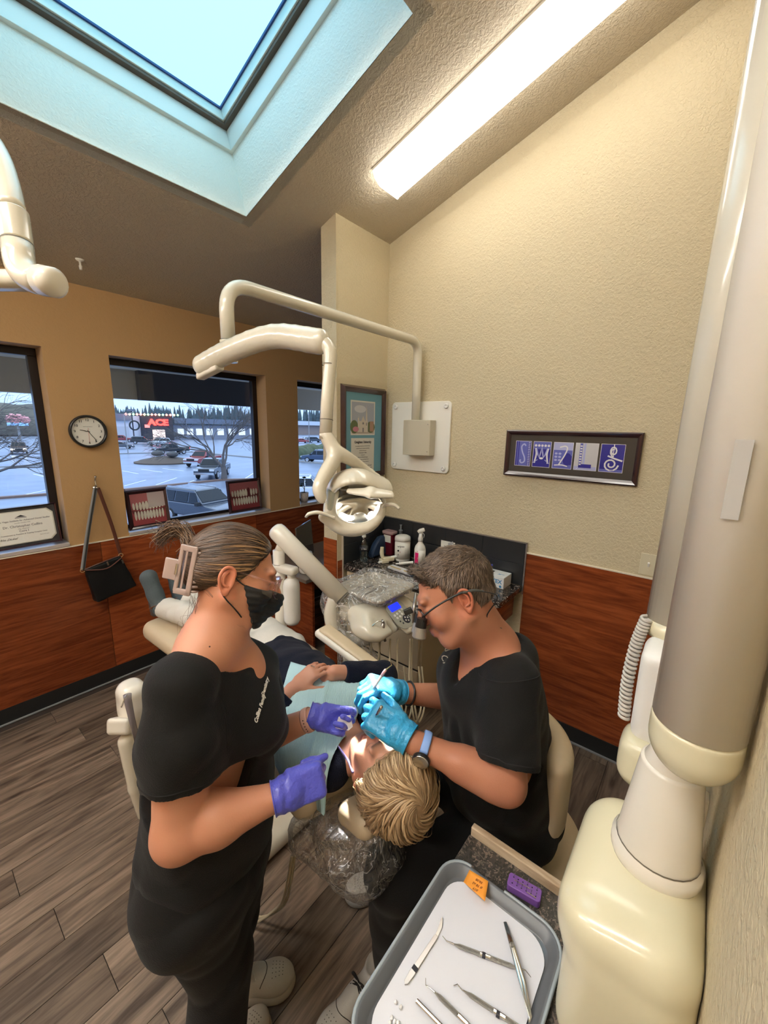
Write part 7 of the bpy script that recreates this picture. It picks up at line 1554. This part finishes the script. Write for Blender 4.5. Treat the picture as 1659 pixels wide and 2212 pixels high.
# ---------------------------------------------------------------- the assistant
asn = thing('person', 'standing person in black scrubs with brown hair in a claw clip and a black mask', 'person', (.40, .84, 0))
ac_ = at(505, 1243, .98); af = nrm(.93*cR-.24*cU+.30*cF); au = nrm(.17*cR+.97*cU+.12*cF)
anb = at(458, 1398, .955)
SKA = (.55, .25, .155)
AB = Field(); pA, RA, rA, fA, uA = head_ops(AB, ac_, af, au, .96, neck=anb+Z3*.02, nr=.045)
AB.u(cap(pA(0, .0, -.085), anb, .040, .050), .03)
aR, aL = at(396, 1494, .86), at(545, 1455, 1.09); eR, wR = at(388, 1798, .855), at(590, 1724, .905); eL, wL = at(590, 1568, 1.10), at(668, 1554, 1.12)
eL = at(560, 1600, 1.13)
ach = at(465, 1530, 1.01); awa = at(462, 1700, 1.04); ahi = at(448, 1868, 1.05); alat = nrm(aL-aR)
AB.u(cap(anb+Z3*.0, aR+Z3*.02, .055, .052), .06).u(cap(anb, aL+Z3*.02, .055, .05), .06).u(ecap(ach+Z3*.05, ach, .085, .105, alat, 1.35), .06).u(ecap(ach, awa, .105, .095, alat, 1.3), .06).u(ecap(awa, ahi, .10, .13, alat, 1.25), .06)
AB.u(ell(at(520, 1470, 1.0), (.06, .06, .07)), .05)
AB.u(cap(aR, eR, .058, .053), .03).u(cap(eR, eR+(wR-eR)*.4, .053, .051), .02).u(cap(eR+(wR-eR)*.4, wR, .052, .030), .02).u(cap(wR, wR+nrm(wR-eR)*.035, .027, .014), .01)
AB.u(cap(aL, eL, .048, .042), .03).u(cap(eL, wL, .043, .029), .02).u(cap(wL, wL+nrm(wL-eL)*.035, .026, .013), .01)
hR, hL = ahi-alat*.075-Z3*.05, ahi+alat*.075-Z3*.05
kR, kL = V(.375, .845, .44), at(512, 2010, 1.22); kL = V(.470, .935, .44)
fR, fL = V(.31, .80, .09), V(.455, 1.015, .09)
for a, b, c in ((hR, kR, fR), (hL, kL, fL)): AB.u(cap(a, b, .085, .055), .05).u(cap(b, c, .052, .036), .02)
soft('body', AB, *bounds([ac_, aR, aL, eR, wR, eL, wL, hR, hL, fR, fL], .17), .005, M_skin, asn, colf=face_col(SKA, pA, RA, ac_, .96, brow=(.12, .07, .045)))
for q in (-1, 1): ear(asn, pA, RA, q, SKA)
ml_ = on_field(AB, np.array([at(454, 1395, .87)]))[0]; obj('mole', lathe(BM(), [(.0022, -.001), (.0016, .0012), (0, .0015)], ml_, nrm(grad(AB, ml_[None])[0]), 8), mat('mole brown', (.10, .04, .03), .6), asn)
# scrub top
F = Field(); F.u(ecap(ach+Z3*.06, ach, .105, .125, alat, 1.32), 0); F.u(ell(at(556, 1560, 1.01), (.075, .085, .075)), .05); F.u(ecap(ach, awa, .125, .130, alat, 1.25), .06); F.u(ecap(awa, at(450, 1800, 1.05), .132, .150, alat, 1.2), .06)
F.u(cap(anb+Z3*.0-V(0, 0, .015), aR+Z3*.012, .05, .066), .06).u(cap(anb-Z3*.015, aL+Z3*.012, .05, .058), .06)
sR = aR+(eR-aR)*.62; F.u(cap(aR, sR, .070, .078), .04); F.u(ell(at(398, 1595, .86), (.085, .082, .10)), .03); sL = aL+(eL-aL)*.55; F.u(cap(aL, sL, .064, .072), .03)
F.disp(folds(.017, 13, 77)); F.disp(lambda P: -.012*np.exp(-(((P-at(335, 1610, .88)) @ nrm(cR+cU))/.012)**2)*np.exp(-(np.linalg.norm(P-at(335, 1610, .88), axis=1)/.06)**2))
ahd = nrm(eR-aR)
F.s(lambda P: np.maximum(-((P-sR) @ nrm(ahd+Z3*0)), np.linalg.norm(P-sR, axis=1)-.16), .002); F.s(lambda P: np.maximum(-((P-sL) @ nrm(eL-aL)), np.linalg.norm(P-sL, axis=1)-.12), .002)
nk = anb+Z3*.035; F.s(ecap(nk+Z3*.07, at(468, 1398, .955), .080, .066, alat, 1.15), .012); F.s(cap(nk+Z3*.03, at(502, 1408, .955), .055, .042), .03)
atop = soft('scrub_top', F, V(.02, .48, .72), V(.80, 1.20, 1.50), .0055, M_scrub, asn); FTA = F
hm = on_field(FTA, np.array([sR-ahd*.012+.09*(math.cos(a)*nrm(np.cross(ahd, alat))+math.sin(a)*np.cross(nrm(np.cross(ahd, alat)), ahd)) for a in np.linspace(0, 6.283, 40)])); obj('hem', tube(BM(), list(hm), .0014, 5), M_seamk, atop)
sm = on_field(FTA, np.array([at(x, y, .87) for x, y in ((318, 1500), (345, 1482), (380, 1478), (420, 1490), (455, 1515), (490, 1560), (500, 1620))])); obj('seam', tube(BM(), spline(list(sm), 4), .0015, 5), M_seamk, atop)
sm = on_field(FTA, np.array([at(421, y, .9) for y in (1398, 1430, 1470)])); obj('seam', tube(BM(), list(sm), .0012, 5), M_seamk, atop)
e0_ = on_field(FTA, np.array([at(560, 1518, .95), at(536, 1548, .95), at(582, 1488, .96)])); ed = nrm(e0_[2]-e0_[1]); en = grad(FTA, e0_[:1])[0]; ev = nrm(np.cross(en, ed))
for i, (s_, t_) in enumerate((('Collins', -.030), ('Family', .002), ('Dentistry', .035))):
    q = on_field(FTA, np.array([e0_[0]+ed*t_]))[0]; en = grad(FTA, q[None])[0]; ev = nrm(np.cross(en, ed)); text('embroidery', s_, .013, q+en*.0035, ed, ev, PAPER, atop, shear=.4, sx=.85, bold=.0004)
# trousers with a small white thread mark
F = Field(); F.u(ecap(at(440, 1790, 1.05), ahi+V(0, 0, .0), .125, .150, alat, 1.18), 0); F.u(ell(at(384, 1885, 1.03), (.09, .11, .12)), .06)
F.u(cap(hR, kR, .108, .082), .06).u(cap(kR, fR, .080, .070), .04).u(cap(hL, kL, .105, .078), .05).u(cap(kL, fL, .078, .066), .04); F.disp(folds(.016, 12, 88)); F.i(plane((0, 0, .035), (0, 0, -1)), .004)
atr = soft('trousers', F, V(.02, .50, .0), V(.80, 1.30, 1.0), .0075, M_scrub, asn); FP = F
q = on_field(FP, np.array([at(468, 2120, 1.15), at(496, 2106, 1.17), at(521, 2098, 1.19)])); obj('white_piping', tube(BM(), list(q+grad(FP, q)*.001), .0016, 6), PAPER, atr)
M_shoe2 = mat('cream trainer leather', (.50, .46, .38), .5, bump=(200, .1))
t1_ = onZ(622, 2112, .02); h1_ = V(fL[0]-.03, fL[1]-.0, 0); d_ = nrm((t1_-h1_)*V(1, 1, 0)); shoe(asn, t1_*V(1, 1, 0)-d_*.245, t1_*V(1, 1, 0)+d_*.022, .10, mu=M_shoe2, ms=mat('cream sole', (.42, .38, .31), .6), laces=mat('cream laces', (.55, .52, .45), .7), w=.047, lf=.50)
shoe(asn, V(fR[0]-.05, fR[1]+.0, 0), V(fR[0]+.20, fR[1]+.05, 0), .10, mu=M_shoe2, ms=mat('cream sole', (.42, .38, .31), .6))
# gloves
hgR, tgR = glove(asn, wR+nrm(wR-eR)*.022, at(672, 1690, .935)-wR, -cF*.85+cR*.10+cU*.25, cU, (66, 70, 74, 76), M_glvP, 6, .97, thumb=(.98, .06, -.22), tcurl=30)
hgL, tgL = glove(asn, wL+nrm(wL-eL)*.024, at(738, 1574, 1.12)-wL, cF*.75-cU*.55+cR*.1, -cF*.3+cU*.9, (42, 54, 62, 66), M_glvP, 7, .84, thumb=(.96, .16, -.36), tcurl=16)
wdd = nrm(eL-wL); wq = wL+wdd*.004; s1, u1_, _ = frame(wdd)
bnd = obj('watch_band', tube(BM(), [wq+.0312*(math.cos(a)*s1+math.sin(a)*u1_) for a in np.linspace(0, 6.283, 36)], .0105, 8, caps=False, flat=.2, up=tuple(s1)), mat('pink silicone band', (.62, .34, .27), .5), asn, smooth=True, label='pale pink silicone watch band')
for k in range(5): q = wq+.0335*nrm(-cF+cU*(.55-.28*k)-wdd*((-cF+cU*(.55-.28*k)) @ wdd)); obj('slot', lathe(BM(), [(.0016, 0), (.0016, .0008), (0, .0008)], q, q-wq, 8), M_dark, bnd)
# black face mask with ear loops
F = Field(); 
def mskf(P): return AB(P)-.0065
F.u(mskf, 0); F.u(cap(pA(0, .108, -.022), pA(0, .114, -.045), .010, .018), .02); F.u(cap(pA(0, .105, -.06), pA(0, .070, -.098), .022, .018), .02)
F.i(lambda P: np.maximum.reduce([((P-pA(0, .1, -.020)) @ nrm(uA+fA*.15)), -((P-pA(0, .050, -.060)) @ nrm(fA*1.0+uA*.45)), ((pA(0, .02, -.118)-P) @ nrm(uA))]), .002)
F.disp(lambda P: .0012*np.sin(((P-ac_) @ uA)*420)); msk = soft('face_mask', F, ac_-.16, ac_+.17, .0028, mat('black mask cloth', (.008, .008, .009), .75, bump=(500, .2)), asn)
for q in (-1, 1):
    for a, b in (((q*.052, .066, -.034), (q*.080, -.012, .016)), ((q*.048, .040, -.085), (q*.078, -.020, -.036))):
        P = np.array(spline([pA(*a), (pA(*a)+pA(*b))/2+rA*q*.018, pA(*b)], 5)); P = P-grad(AB, P)*np.minimum(AB(P)-.002, .05)[:, None]; obj('ear_loop', tube(BM(), list(P), .0016, 6), M_blackp, msk, smooth=True)
# clear pink glasses
M_clp = glassy('clear pink plastic', (1, .86, .86), .10, .02, fr=.6)
gls = obj('glasses', tube(BM(), spline([pA(.080, -.010, .018), pA(.082, .04, .014), pA(.072, .098, .006)], 6), .0022, 8), M_clp, asn, smooth=True, label='clear pink safety glasses')
obj('temple', tube(BM(), spline([pA(-.080, -.010, .018), pA(-.082, .04, .014), pA(-.072, .098, .006)], 6), .0022, 8), M_clp, gls, smooth=True)
for q in (-1, 1):
    cc_ = pA(q*.036, .116, -.010); rim_ = [cc_+rA*.032*math.cos(a)+uA*.024*math.sin(a)-fA*(.016*math.cos(a)*q if math.cos(a)*q > 0 else 0) for a in np.linspace(0, 6.283, 30)]; obj('lens_rim', tube(BM(), rim_, .0024, 6, caps=False), M_clp, gls, smooth=True)
    bm = BM(); bm.faces.new([bm.verts.new(x) for x in rim_[:-1]]); obj('lens', bm, M_clp, gls)
    bm = BM(); bm.faces.new([bm.verts.new(x) for x in (pA(q*.070, .100, .010), pA(q*.072, .070, .008), pA(q*.072, .072, -.022), pA(q*.069, .098, -.032))]); obj('side_shield', bm, M_clp, gls)
# hair drawn back to the clip
Kc = pA(-.012, -.110, .014)
HA = Field(); HA.u(ell(pA(0, -.014, .038), (.083*.96, .104*.96, .092*.96), RA), 0); HA.u(ell(pA(0, -.070, -.004), (.055, .040, .050), RA), .03)
HB = Field().add(HA); HB.s(lambda P: ((P-pA(0, .062, .060)) @ nrm(-fA+uA*.62)), .005); HB.s(lambda P: np.maximum(((P-pA(0, .045, .02)) @ nrm(-fA+uA*.2)), (P-pA(0, 0, .05)) @ uA), .005); HB.s(lambda P: ((P-pA(0, -.03, -.030)) @ nrm(uA-fA*.42)), .006)
HB.s(ell(pA(.088, -.012, -.014), (.026, .022, .034), RA), .005); HB.s(ell(pA(-.088, -.012, -.014), (.026, .022, .034), RA), .005)
hb2 = soft('hair', HB, ac_-.17, ac_+.17, .004, mat('dark brown hair base', (.040, .024, .016), .5, var=(60, (.07, .042, .028))), asn)
sd_ = samp(HB, ac_-.17, ac_+.17, .005, 3400, lambda v: HA(v) > -.004, 7)
def flowA(P, s_): d = Kc-P; L_ = np.linalg.norm(d, axis=1, keepdims=True); return d/(L_+1e-6)*np.clip(L_/.03, .25, 1)
strands('hair_strands', hb2, sd_, flowA, HB, 8, .0125, .0012, .0011, (.030, .017, .011), (.155, .090, .055), 11, jitter=.045, liftvar=.7)
ft = samp(HB, ac_-.17, ac_+.17, .005, 260, lambda v: ((v-pA(0, .055, .045)) @ nrm(fA-uA*.5) > -.012) & (((v-ac_) @ rA) > -.02), 8); strands('front_highlight', hb2, ft, flowA, HB, 9, .012, .0022, .0013, (.20, .11, .05), (.42, .25, .12), 12, jitter=.04)
# loose ponytail tuft over the clip
def free_strands(name, parent, roots, ctrl, rad, cA, cB, seed, K=12):
    rs = np.random.RandomState(seed); V_, Q_, C_ = [], [], []; n0 = 0
    for r0 in roots:
        pts = spline([np.array(c)+rs.normal(size=3)*sp__ for c, sp__ in ([(r0, .001)]+ctrl)], 4); bmv = []; m_ = len(pts); cc_ = np.array(cA)+(np.array(cB)-np.array(cA))*rs.rand()**1.2
        for i, p in enumerate(pts):
            d = nrm(pts[min(i+1, m_-1)]-pts[max(0, i-1)]); s__, u__, _ = frame(d); r = rad*np.interp(i/(m_-1), [0, .2, .7, 1], [.8, 1, .8, .15])
            V_ += [p+s__*r, p+u__*r, p-s__*r]; C_ += [cc_]*3
        for i in range(m_-1):
            for a in range(3): b0 = n0+i*3; Q_.append((b0+a, b0+3+a, b0+3+(a+1) % 3, b0+(a+1) % 3))
        n0 += m_*3
    me = np_mesh(name, np.array(V_), np.array(Q_)); ca = me.color_attributes.new('Col', 'FLOAT_COLOR', 'POINT'); C = np.ones((len(V_), 4), np.float32); C[:, :3] = np.array(C_); ca.data.foreach_set('color', C.ravel()); me.materials.append(M_hair); o = bpy.data.objects.new(name, me); link(o, parent); return o
rs = np.random.RandomState(4); rt = [Kc+rs.normal(size=3)*.010+uA*.012 for _ in range(170)]
free_strands('ponytail', hb2, rt, [(at(408, 1168, .99), .008), (at(388, 1142, 1.0), .010), (at(358, 1150, 1.0), .012), (at(346, 1172, 1.0), .013)], .0013, (.06, .035, .022), (.30, .18, .11), 21)
free_strands('ponytail', hb2, rt[:60], [(at(404, 1190, 1.0), .006), (at(392, 1215, 1.0), .006), (at(398, 1255, 1.0), .008)], .0012, (.045, .026, .017), (.16, .09, .055), 22)
free_strands('loose_hair', hb2, [pA(.070, -.055, -.04)+rs.normal(size=3)*.004 for _ in range(5)], [(at(488, 1325, .94), .003), (at(497, 1345, .935), .005), (at(520, 1358, .93), .006)], .0005, (.10, .06, .04), (.18, .11, .07), 23)
free_strands('loose_hair', hb2, [pA(.060, -.070, -.06)+rs.normal(size=3)*.006 for _ in range(12)], [(at(420, 1330, .95), .010), (at(405, 1350, .94), .012), (at(400, 1362, .935), .012)], .0004, (.12, .07, .045), (.22, .13, .085), 24)
# claw clip
M_clip = mat('frosted pink clip', (.62, .47, .43), .3, trans=.35, coat=.3)
kx = nrm(cR*.92-cU*.20); ky = nrm(cU*.97+cR*.18); kz = nrm(np.cross(kx, ky)); kc_ = at(398, 1232, .90)
cl = obj('claw_clip', prism(BM(), rrect(.004, .1, .001), kc_, kx, ky, kz, .002), M_clip, asn, label='frosted pink claw clip')
bx_ = lambda c, hx, hy, hz=.0035: obox(BM(), c, kx, ky, kz, hx, hy, hz)
for c, hx, hy in ((kc_+kx*.017, .006, .054), (kc_-kx*.012, .005, .050), (kc_+ky*.050+kx*.002, .019, .007), (kc_-ky*.048+kx*.003, .019, .007)): obj('clip_bar', bx_(c, hx, hy), M_clip, cl, bevel=.0025)
obj('clip_tab', bx_(kc_-kx*.030-ky*.003, .016, .024, .003), M_clip, cl, bevel=.003); obj('spring', tube(BM(), [kc_-kx*.016+ky*.012+kz*.004, kc_-kx*.016-ky*.012+kz*.004], .003, 10), M_steel, cl)
for k in range(9): q = kc_+kx*.024+ky*(.044-.011*k); obj('tooth', tube(BM(), [q, q+kx*.007-kz*.008, q+kx*.009-kz*.018], [.003, .0028, .001], 8), M_clip, cl, smooth=True)
# gauze square held between her fingers
gz = thing('paper_square', 'small folded white paper square held in the violet glove', 'paper', at(736, 1562, 1.125)); bm = BM(); gq = [at(731, 1549, 1.078), at(757, 1545, 1.075), at(762, 1570, 1.08), at(753, 1578, 1.078), at(724, 1573, 1.082)]
bm.faces.new([bm.verts.new(x) for x in gq]); o = obj('sheet', bm, mat('bright paper', (.85, .82, .86), .6), gz); md = o.modifiers.new('s', 'SOLIDIFY'); md.thickness = .0015

# ---------------------------------------------------------------- the patient
pt = thing('person', 'reclining patient with short blonde hair, navy top, white trousers and a blue bib', 'person', (.95, 1.45, .8))
hc = at(832, 1668, 1.10); pf = nrm(V(.10, .36, .95)); pu = nrm(V(-.20, -.95, .30)); SKP = (.58, .28, .19)
PBd = Field(); pP, RP, rP, fP, uP = head_ops(PBd, hc, pf, pu, .96, neck=V(.80, .80, .875), nr=.048, mouth_open=True)
pc1, pc2, pc3 = V(.82, .89, .865), V(.92, 1.20, .835), V(1.0, 1.42, .785); plat = nrm(V(1, -.30, .03))
psA, psB = at(712, 1652, 1.19), V(.985, .80, .885)          # her left (nearer), her right
PBd.u(cap(V(.80, .80, .87), pc1, .055, .07), .03).u(ecap(pc1, pc2, .085, .085, plat, 1.6), .05).u(ecap(pc2, pc3, .085, .10, plat, 1.5), .05)
peA, pwA = V(.665, 1.03, .875), at(630, 1492, 1.40); peB, pwB = at(828, 1462, 1.55), at(722, 1452, 1.44)
for a, b, c in ((psA, peA, pwA), (psB, peB, pwB)): PBd.u(cap(pc1, a, .055, .05), .04).u(cap(a, b, .047, .042), .03).u(cap(b, c, .041, .026), .02)
pkA, pkB = V(.93, 1.84, .86), V(1.09, 1.82, .855); paA, paB = V(.865, 2.24, .845), V(.99, 2.26, .845)
for a, b, c in ((pc3-V(.085, 0, 0), pkA, paA), (pc3+V(.085, 0, 0), pkB, paB)): PBd.u(cap(a, b, .08, .055), .03).u(cap(b, c, .05, .035), .02)
hAx = [None]
t_a, _ = hand_ops(PBd, pwA+nrm(at(665, 1462, 1.415)-pwA)*.02, at(692, 1436, 1.43)-pwA, nrm(V(-.25, -.35, .9)), V(.6, -.8, 0), (24, 26, 28, 32), .84, 0, thumb=(.70, .62, -.10), tcurl=8)
t_b, _ = hand_ops(PBd, pwB+nrm(at(700, 1465, 1.46)-pwB)*.02-Z3*.004, at(672, 1478, 1.45)-pwB, nrm(V(-.1, -.3, .95)), V(-.5, -.8, 0), (30, 34, 40, 44), .86, 0, thumb=(.75, .55, -.2), tcurl=10)
FPc = face_col(SKP, pP, RP, hc, .96, lip=(.55, .10, .10))
soft('body', PBd, V(.50, .40, .68), V(1.32, 2.40, 1.12), .0045, M_skin, pt, colf=FPc)
for q in (-1, 1): ear(pt, pP, RP, q, SKP)
F = Field(); F.u(ecap(pc1-V(0, .03, 0), pc2, .10, .098, plat, 1.65), 0).u(ecap(pc2, pc3, .098, .112, plat, 1.5), .05).u(cap(pc1, psA, .068, .062), .04).u(cap(pc1, psB, .068, .062), .04)
FT_ = F; FS = Field().add(F)
for a, b, c in ((psA, peA, pwA), (psB, peB, pwB)): e_ = c+(b-c)*.16; FS.u(cap(a, b, .060, .054), .03).u(cap(b, e_, .054, .043), .02)
FS.disp(folds(.007, 22, 15)); FS.s(ecap(V(.80, .80, .93), V(.772, .70, .95), .062, .06, plat, 1.0), .008)
for b, c in ((peA, pwA), (peB, pwB)): e_ = c+(b-c)*.17; FS.s(lambda P, a=e_, d=nrm(c-b): np.maximum(-((P-a) @ d), np.linalg.norm(P-a, axis=1)-.09), .002)
swt = soft('cardigan', FS, V(.48, .55, .68), V(1.32, 1.66, 1.12), .006, M_navy, pt)
F = Field(); F.u(ecap(pc3-V(0, .02, .0), pc3+V(.01, .10, .01), .112, .105, plat, 1.45), 0)
for a, b, c in ((pc3-V(.085, -.05, 0), pkA, paA), (pc3+V(.085, .05, 0), pkB, paB)): F.u(cap(a, b, .092, .072), .04).u(cap(b, c, .070, .060), .03)
F.disp(folds(.010, 20, 65)); F.i(plane((0, 2.235, 0), (0, 1, 0)), .003); soft('trousers', F, V(.70, 1.30, .66), V(1.30, 2.34, 1.06), .0075, mat('white denim', (.66, .63, .58), .8, bump=(350, .3)), pt)
M_sue = mat('grey blue suede', (.085, .11, .125), .85, bump=(250, .5)); M_tan = mat('brown strap leather', (.16, .06, .03), .45)
for A_, nm in ((paA, 0), (paB, 1)):
    a0_ = A_+V(0, .01, 0); up_ = nrm(V(-.16+.1*nm, .25, 1.0)); F = Field(); hl_ = a0_+V(0, .05, -.035); tt = hl_+up_*.225
    F.u(ecap(hl_, hl_+up_*.10, .038, .036, X3, 1.0), 0).u(ecap(hl_+up_*.09, tt-up_*.02, .034, .040, X3, 1.15), .03).u(cap(a0_-V(0, .05, 0), hl_+V(0, 0, .02), .042, .04), .03)
    F.s(plane(a0_-V(0, .045, 0), (0, 1, 0)), .002) if False else None
    F.i(plane(a0_-V(0, .045, 0), (0, -1, 0)), .003); bt_ = soft('shoe', F, *bounds([a0_, hl_, tt], .09), .005, M_sue, pt, relax=2)
    F = Field(); sn = nrm(np.cross(X3, up_)); sn = sn if sn[1] > 0 else -sn; F.u(rbox(hl_+up_*.10+sn*.034, (.046, .012, .140), .04, rows(X3, sn, up_)), 0); F.i(plane(hl_+sn*.026, -sn), .002); soft('sole', F, *bounds([hl_, tt], .10), .005, mat('dark sole', (.06, .04, .035), .7), bt_)
    q = hl_+up_*.030; obj('strap', tube(BM(), [q+(math.cos(a)*X3*.046-math.sin(a)*sn*.044)+up_*.012*math.sin(a) for a in np.linspace(-.4, 3.5, 18)], .009, 6, flat=.3, up=tuple(up_)), M_tan, bt_, smooth=True); obj('buckle', lathe(BM(), [(.006, 0), (.007, .002), (0, .003)], q-X3*.046-sn*.01, -X3, 12), M_tan, bt_)
# bib: pleated paper laid over the torso
bibF = Field().add(FS); bibF.add(lambda P: PBd(P)-.0)
c4 = [onZ(628, 1427, .955), onZ(806, 1473, .965), onZ(698, 1648, .97), onZ(575, 1575, .955)]
n1, n2 = 64, 56; bm = BM(); G = np.array([((c4[0]*(1-i/n1)+c4[1]*(i/n1))*(1-j/n2)+(c4[3]*(1-i/n1)+c4[2]*(i/n1))*(j/n2)) for i in range(n1+1) for j in range(n2+1)])
T0 = Field().add(FT_); T0.u(cap(psA, peA, .066, .056), .03); T0.u(cap(psB, peB*.6+psB*.4, .058, .052), .05)
z = np.full(len(G), 1.10)
for _ in range(26): P = G.copy(); P[:, 2] = z; d = T0(P)-.010; z = z-np.clip(d, -.02, .05)*.8
ii = np.repeat(np.arange(n1+1), n2+1)/n1; jj = np.tile(np.arange(n2+1), n1+1)/n2
z = np.maximum(z, .80); G[:, 2] = z+.0030*np.sin(3*G[:, 0]*20+2*G[:, 1]*9)*.6+.006*np.exp(-(((ii-.62)-.25*(jj-.5))/.03)**2)+.0008*np.sin(jj*n2*math.pi*.9)
VV = [bm.verts.new(p) for p in G]
for i in range(n1):
    for j in range(n2): bm.faces.new((VV[i*(n2+1)+j], VV[(i+1)*(n2+1)+j], VV[(i+1)*(n2+1)+j+1], VV[i*(n2+1)+j+1]))
mb = mat('blue bib paper', (.50, .75, .83), .75); o = obj('bib', bm, mb, pt, smooth=True, label='light blue paper bib'); md = o.modifiers.new('s', 'SOLIDIFY'); md.thickness = .0012
wv = mb.node_tree; tcn = wv.nodes.new('ShaderNodeTexCoord'); wa_ = wv.nodes.new('ShaderNodeTexWave'); wa_.inputs['Scale'].default_value = 70; wa_.inputs['Distortion'].default_value = .3; mp_ = wv.nodes.new('ShaderNodeMapping'); mp_.inputs['Rotation'].default_value = (0, 0, .9); wv.links.new(tcn.outputs['Object'], mp_.inputs[0]); wv.links.new(mp_.outputs[0], wa_.inputs[0]); bp_ = wv.nodes.new('ShaderNodeBump'); bp_.inputs['Strength'].default_value = .5; bp_.inputs['Distance'].default_value = .002; wv.links.new(wa_.outputs[0], bp_.inputs['Height']); wv.links.new(bp_.outputs[0], wv.nodes['Principled BSDF'].inputs['Normal'])
# bib chain with clips
cl_ = thing('bib_holder', 'purple bib cord with metal clips at the neck of the patient', 'cord', at(735, 1620, 1.2)); M_cord = mat('violet cord', (.22, .19, .50), .45)
def on_top(x, y, dd=.004):
    r = ray(x, y); r = r/np.linalg.norm(r); P = cO[None]+0*r; t = .7
    for _ in range(60): d = min(FS((cO+r*t)[None])[0], PBd((cO+r*t)[None])[0]); t += d*.8
    return cO+r*(t-dd)
A_ = [on_top(x, y, .008) for x, y in ((727, 1606), (737, 1622), (752, 1643), (762, 1668))]; obj('cord', tube(BM(), spline(A_, 4), .0032, 8), M_cord, cl_, smooth=True); obj('clip', tube(BM(), [on_top(713, 1588, .012), on_top(727, 1606, .010)], [.0015, .005], 6, flat=.4), mat('gold', (.75, .55, .22), .3, .8), cl_)
A_ = [on_top(x, y, .012) for x, y in ((793, 1530), (800, 1541), (806, 1552))]; obj('cord', tube(BM(), spline(A_, 4), .0034, 8), M_cord, cl_, smooth=True); obj('clip', tube(BM(), [on_top(783, 1514, .014), on_top(794, 1532, .012)], [.0015, .005], 6, flat=.4), mat('gold', (.75, .55, .22), .3, .8), cl_)
# patient hair
HP = Field(); HP.u(ell(pP(0, -.022, .045), (.094, .112, .104), RP), 0); HP.u(ell(pP(0, -.075, .01), (.075, .045, .07), RP), .02); HQ = Field().add(HP)
HQ.s(lambda P: ((P-pP(0, .052, .062)) @ nrm(-fP+uP*.75)), .006); HQ.s(lambda P: np.maximum(((P-pP(0, .012, .0)) @ nrm(-fP+uP*.2)), (P-pP(0, 0, .045)) @ uP), .006); HQ.s(lambda P: ((P-pP(0, 0, -.05)) @ uP), .006); HQ.s(ell(pP(-.09, -.002, -.016), (.034, .024, .030), RP), .006); HQ.s(ell(pP(.09, -.002, -.016), (.034, .024, .030), RP), .006)
HQ.disp(lambda P: .003*fbm(P, 45, 14)); hb3 = soft('hair', HQ, hc-.2, hc+.2, .0045, mat('blonde hair base', (.30, .19, .10), .55, var=(45, (.46, .31, .17))), pt)
sd_ = samp(HQ, hc-.2, hc+.2, .006, 2300, lambda v: HP(v) > -.006, 15); sw0 = pP(-.010, -.045, .148)
def flowP(P, s_): d = P-sw0; d = d-np.outer(d @ uP, uP)*.4; L_ = np.linalg.norm(d, axis=1, keepdims=True)+1e-6; tang = np.cross(uP[None], d/L_); return d/L_*.55+tang*.85*np.exp(-(L_/.09)**2)+rP[None]*.35
strands('hair_strands', hb3, sd_, flowP, HQ, 10, .0105, lambda t: .001+.007*math.sin(t*2.6), .0021, (.24, .145, .07), (.72, .52, .31), 16, jitter=.07, liftvar=.55)
obj('earring', lathe(BM(), [(0, -.003), (.003, 0), (0, .003)], pP(-.084, -.004, -.036), -rP, 10), M_steel, pt, smooth=True)
for k, sg in enumerate((0, 1, 2)): q = t_a[2]*.45+pwA*.55 if False else None
rg_ = pwA+nrm(at(692, 1436, 1.43)-pwA)*.098+nrm(np.cross(V(-.25, -.35, .9), at(692, 1436, 1.43)-pwA))*.012; obj('ring', tube(BM(), [rg_+.009*(math.cos(a)*Z3+math.sin(a)*nrm(V(-.6, .8, 0))) for a in np.linspace(0, 6.283, 18)], .0014, 6, caps=False), M_steel, pt)
# instruments held by the dentist
tl = thing('scaler', 'slim dental tool with a pink grip and gold tip held in the upper blue glove', 'instrument', at(822, 1465, 1.18)); i0, i1, i2, i3 = at(845, 1434, 1.16), at(833, 1447, 1.165), at(813, 1478, 1.185), at(796, 1506, 1.205)
obj('gold_tip', tube(BM(), [at(844, 1430, 1.157), at(846, 1437, 1.158), i1], [.0006, .0012, .0018], 8), mat('gold', (.75, .55, .22), .3, .8), tl); obj('grip', tube(BM(), [i1, i1+(i2-i1)*.4], [.0042, .0048], 12), mat('pink grip', (.72, .42, .42), .4), tl, smooth=True); obj('handle', tube(BM(), [i1+(i2-i1)*.4, i2, i3], [.0042, .004, .0025], 12), M_plas, tl, smooth=True); obj('lower_tip', tube(BM(), [i3, at(789, 1520, 1.21), at(786, 1528, 1.205)], [.0018, .0012, .0008], 8), M_steel, tl)
ml2 = thing('mouth_mirror', 'steel mouth mirror held in the lower blue glove', 'instrument', at(818, 1535, 1.06)); obj('handle', tube(BM(), [at(824, 1527, 1.03), at(812, 1548, 1.07), at(796, 1578, 1.11)], [.0042, .004, .0022], 12), M_steel, ml2, smooth=True)
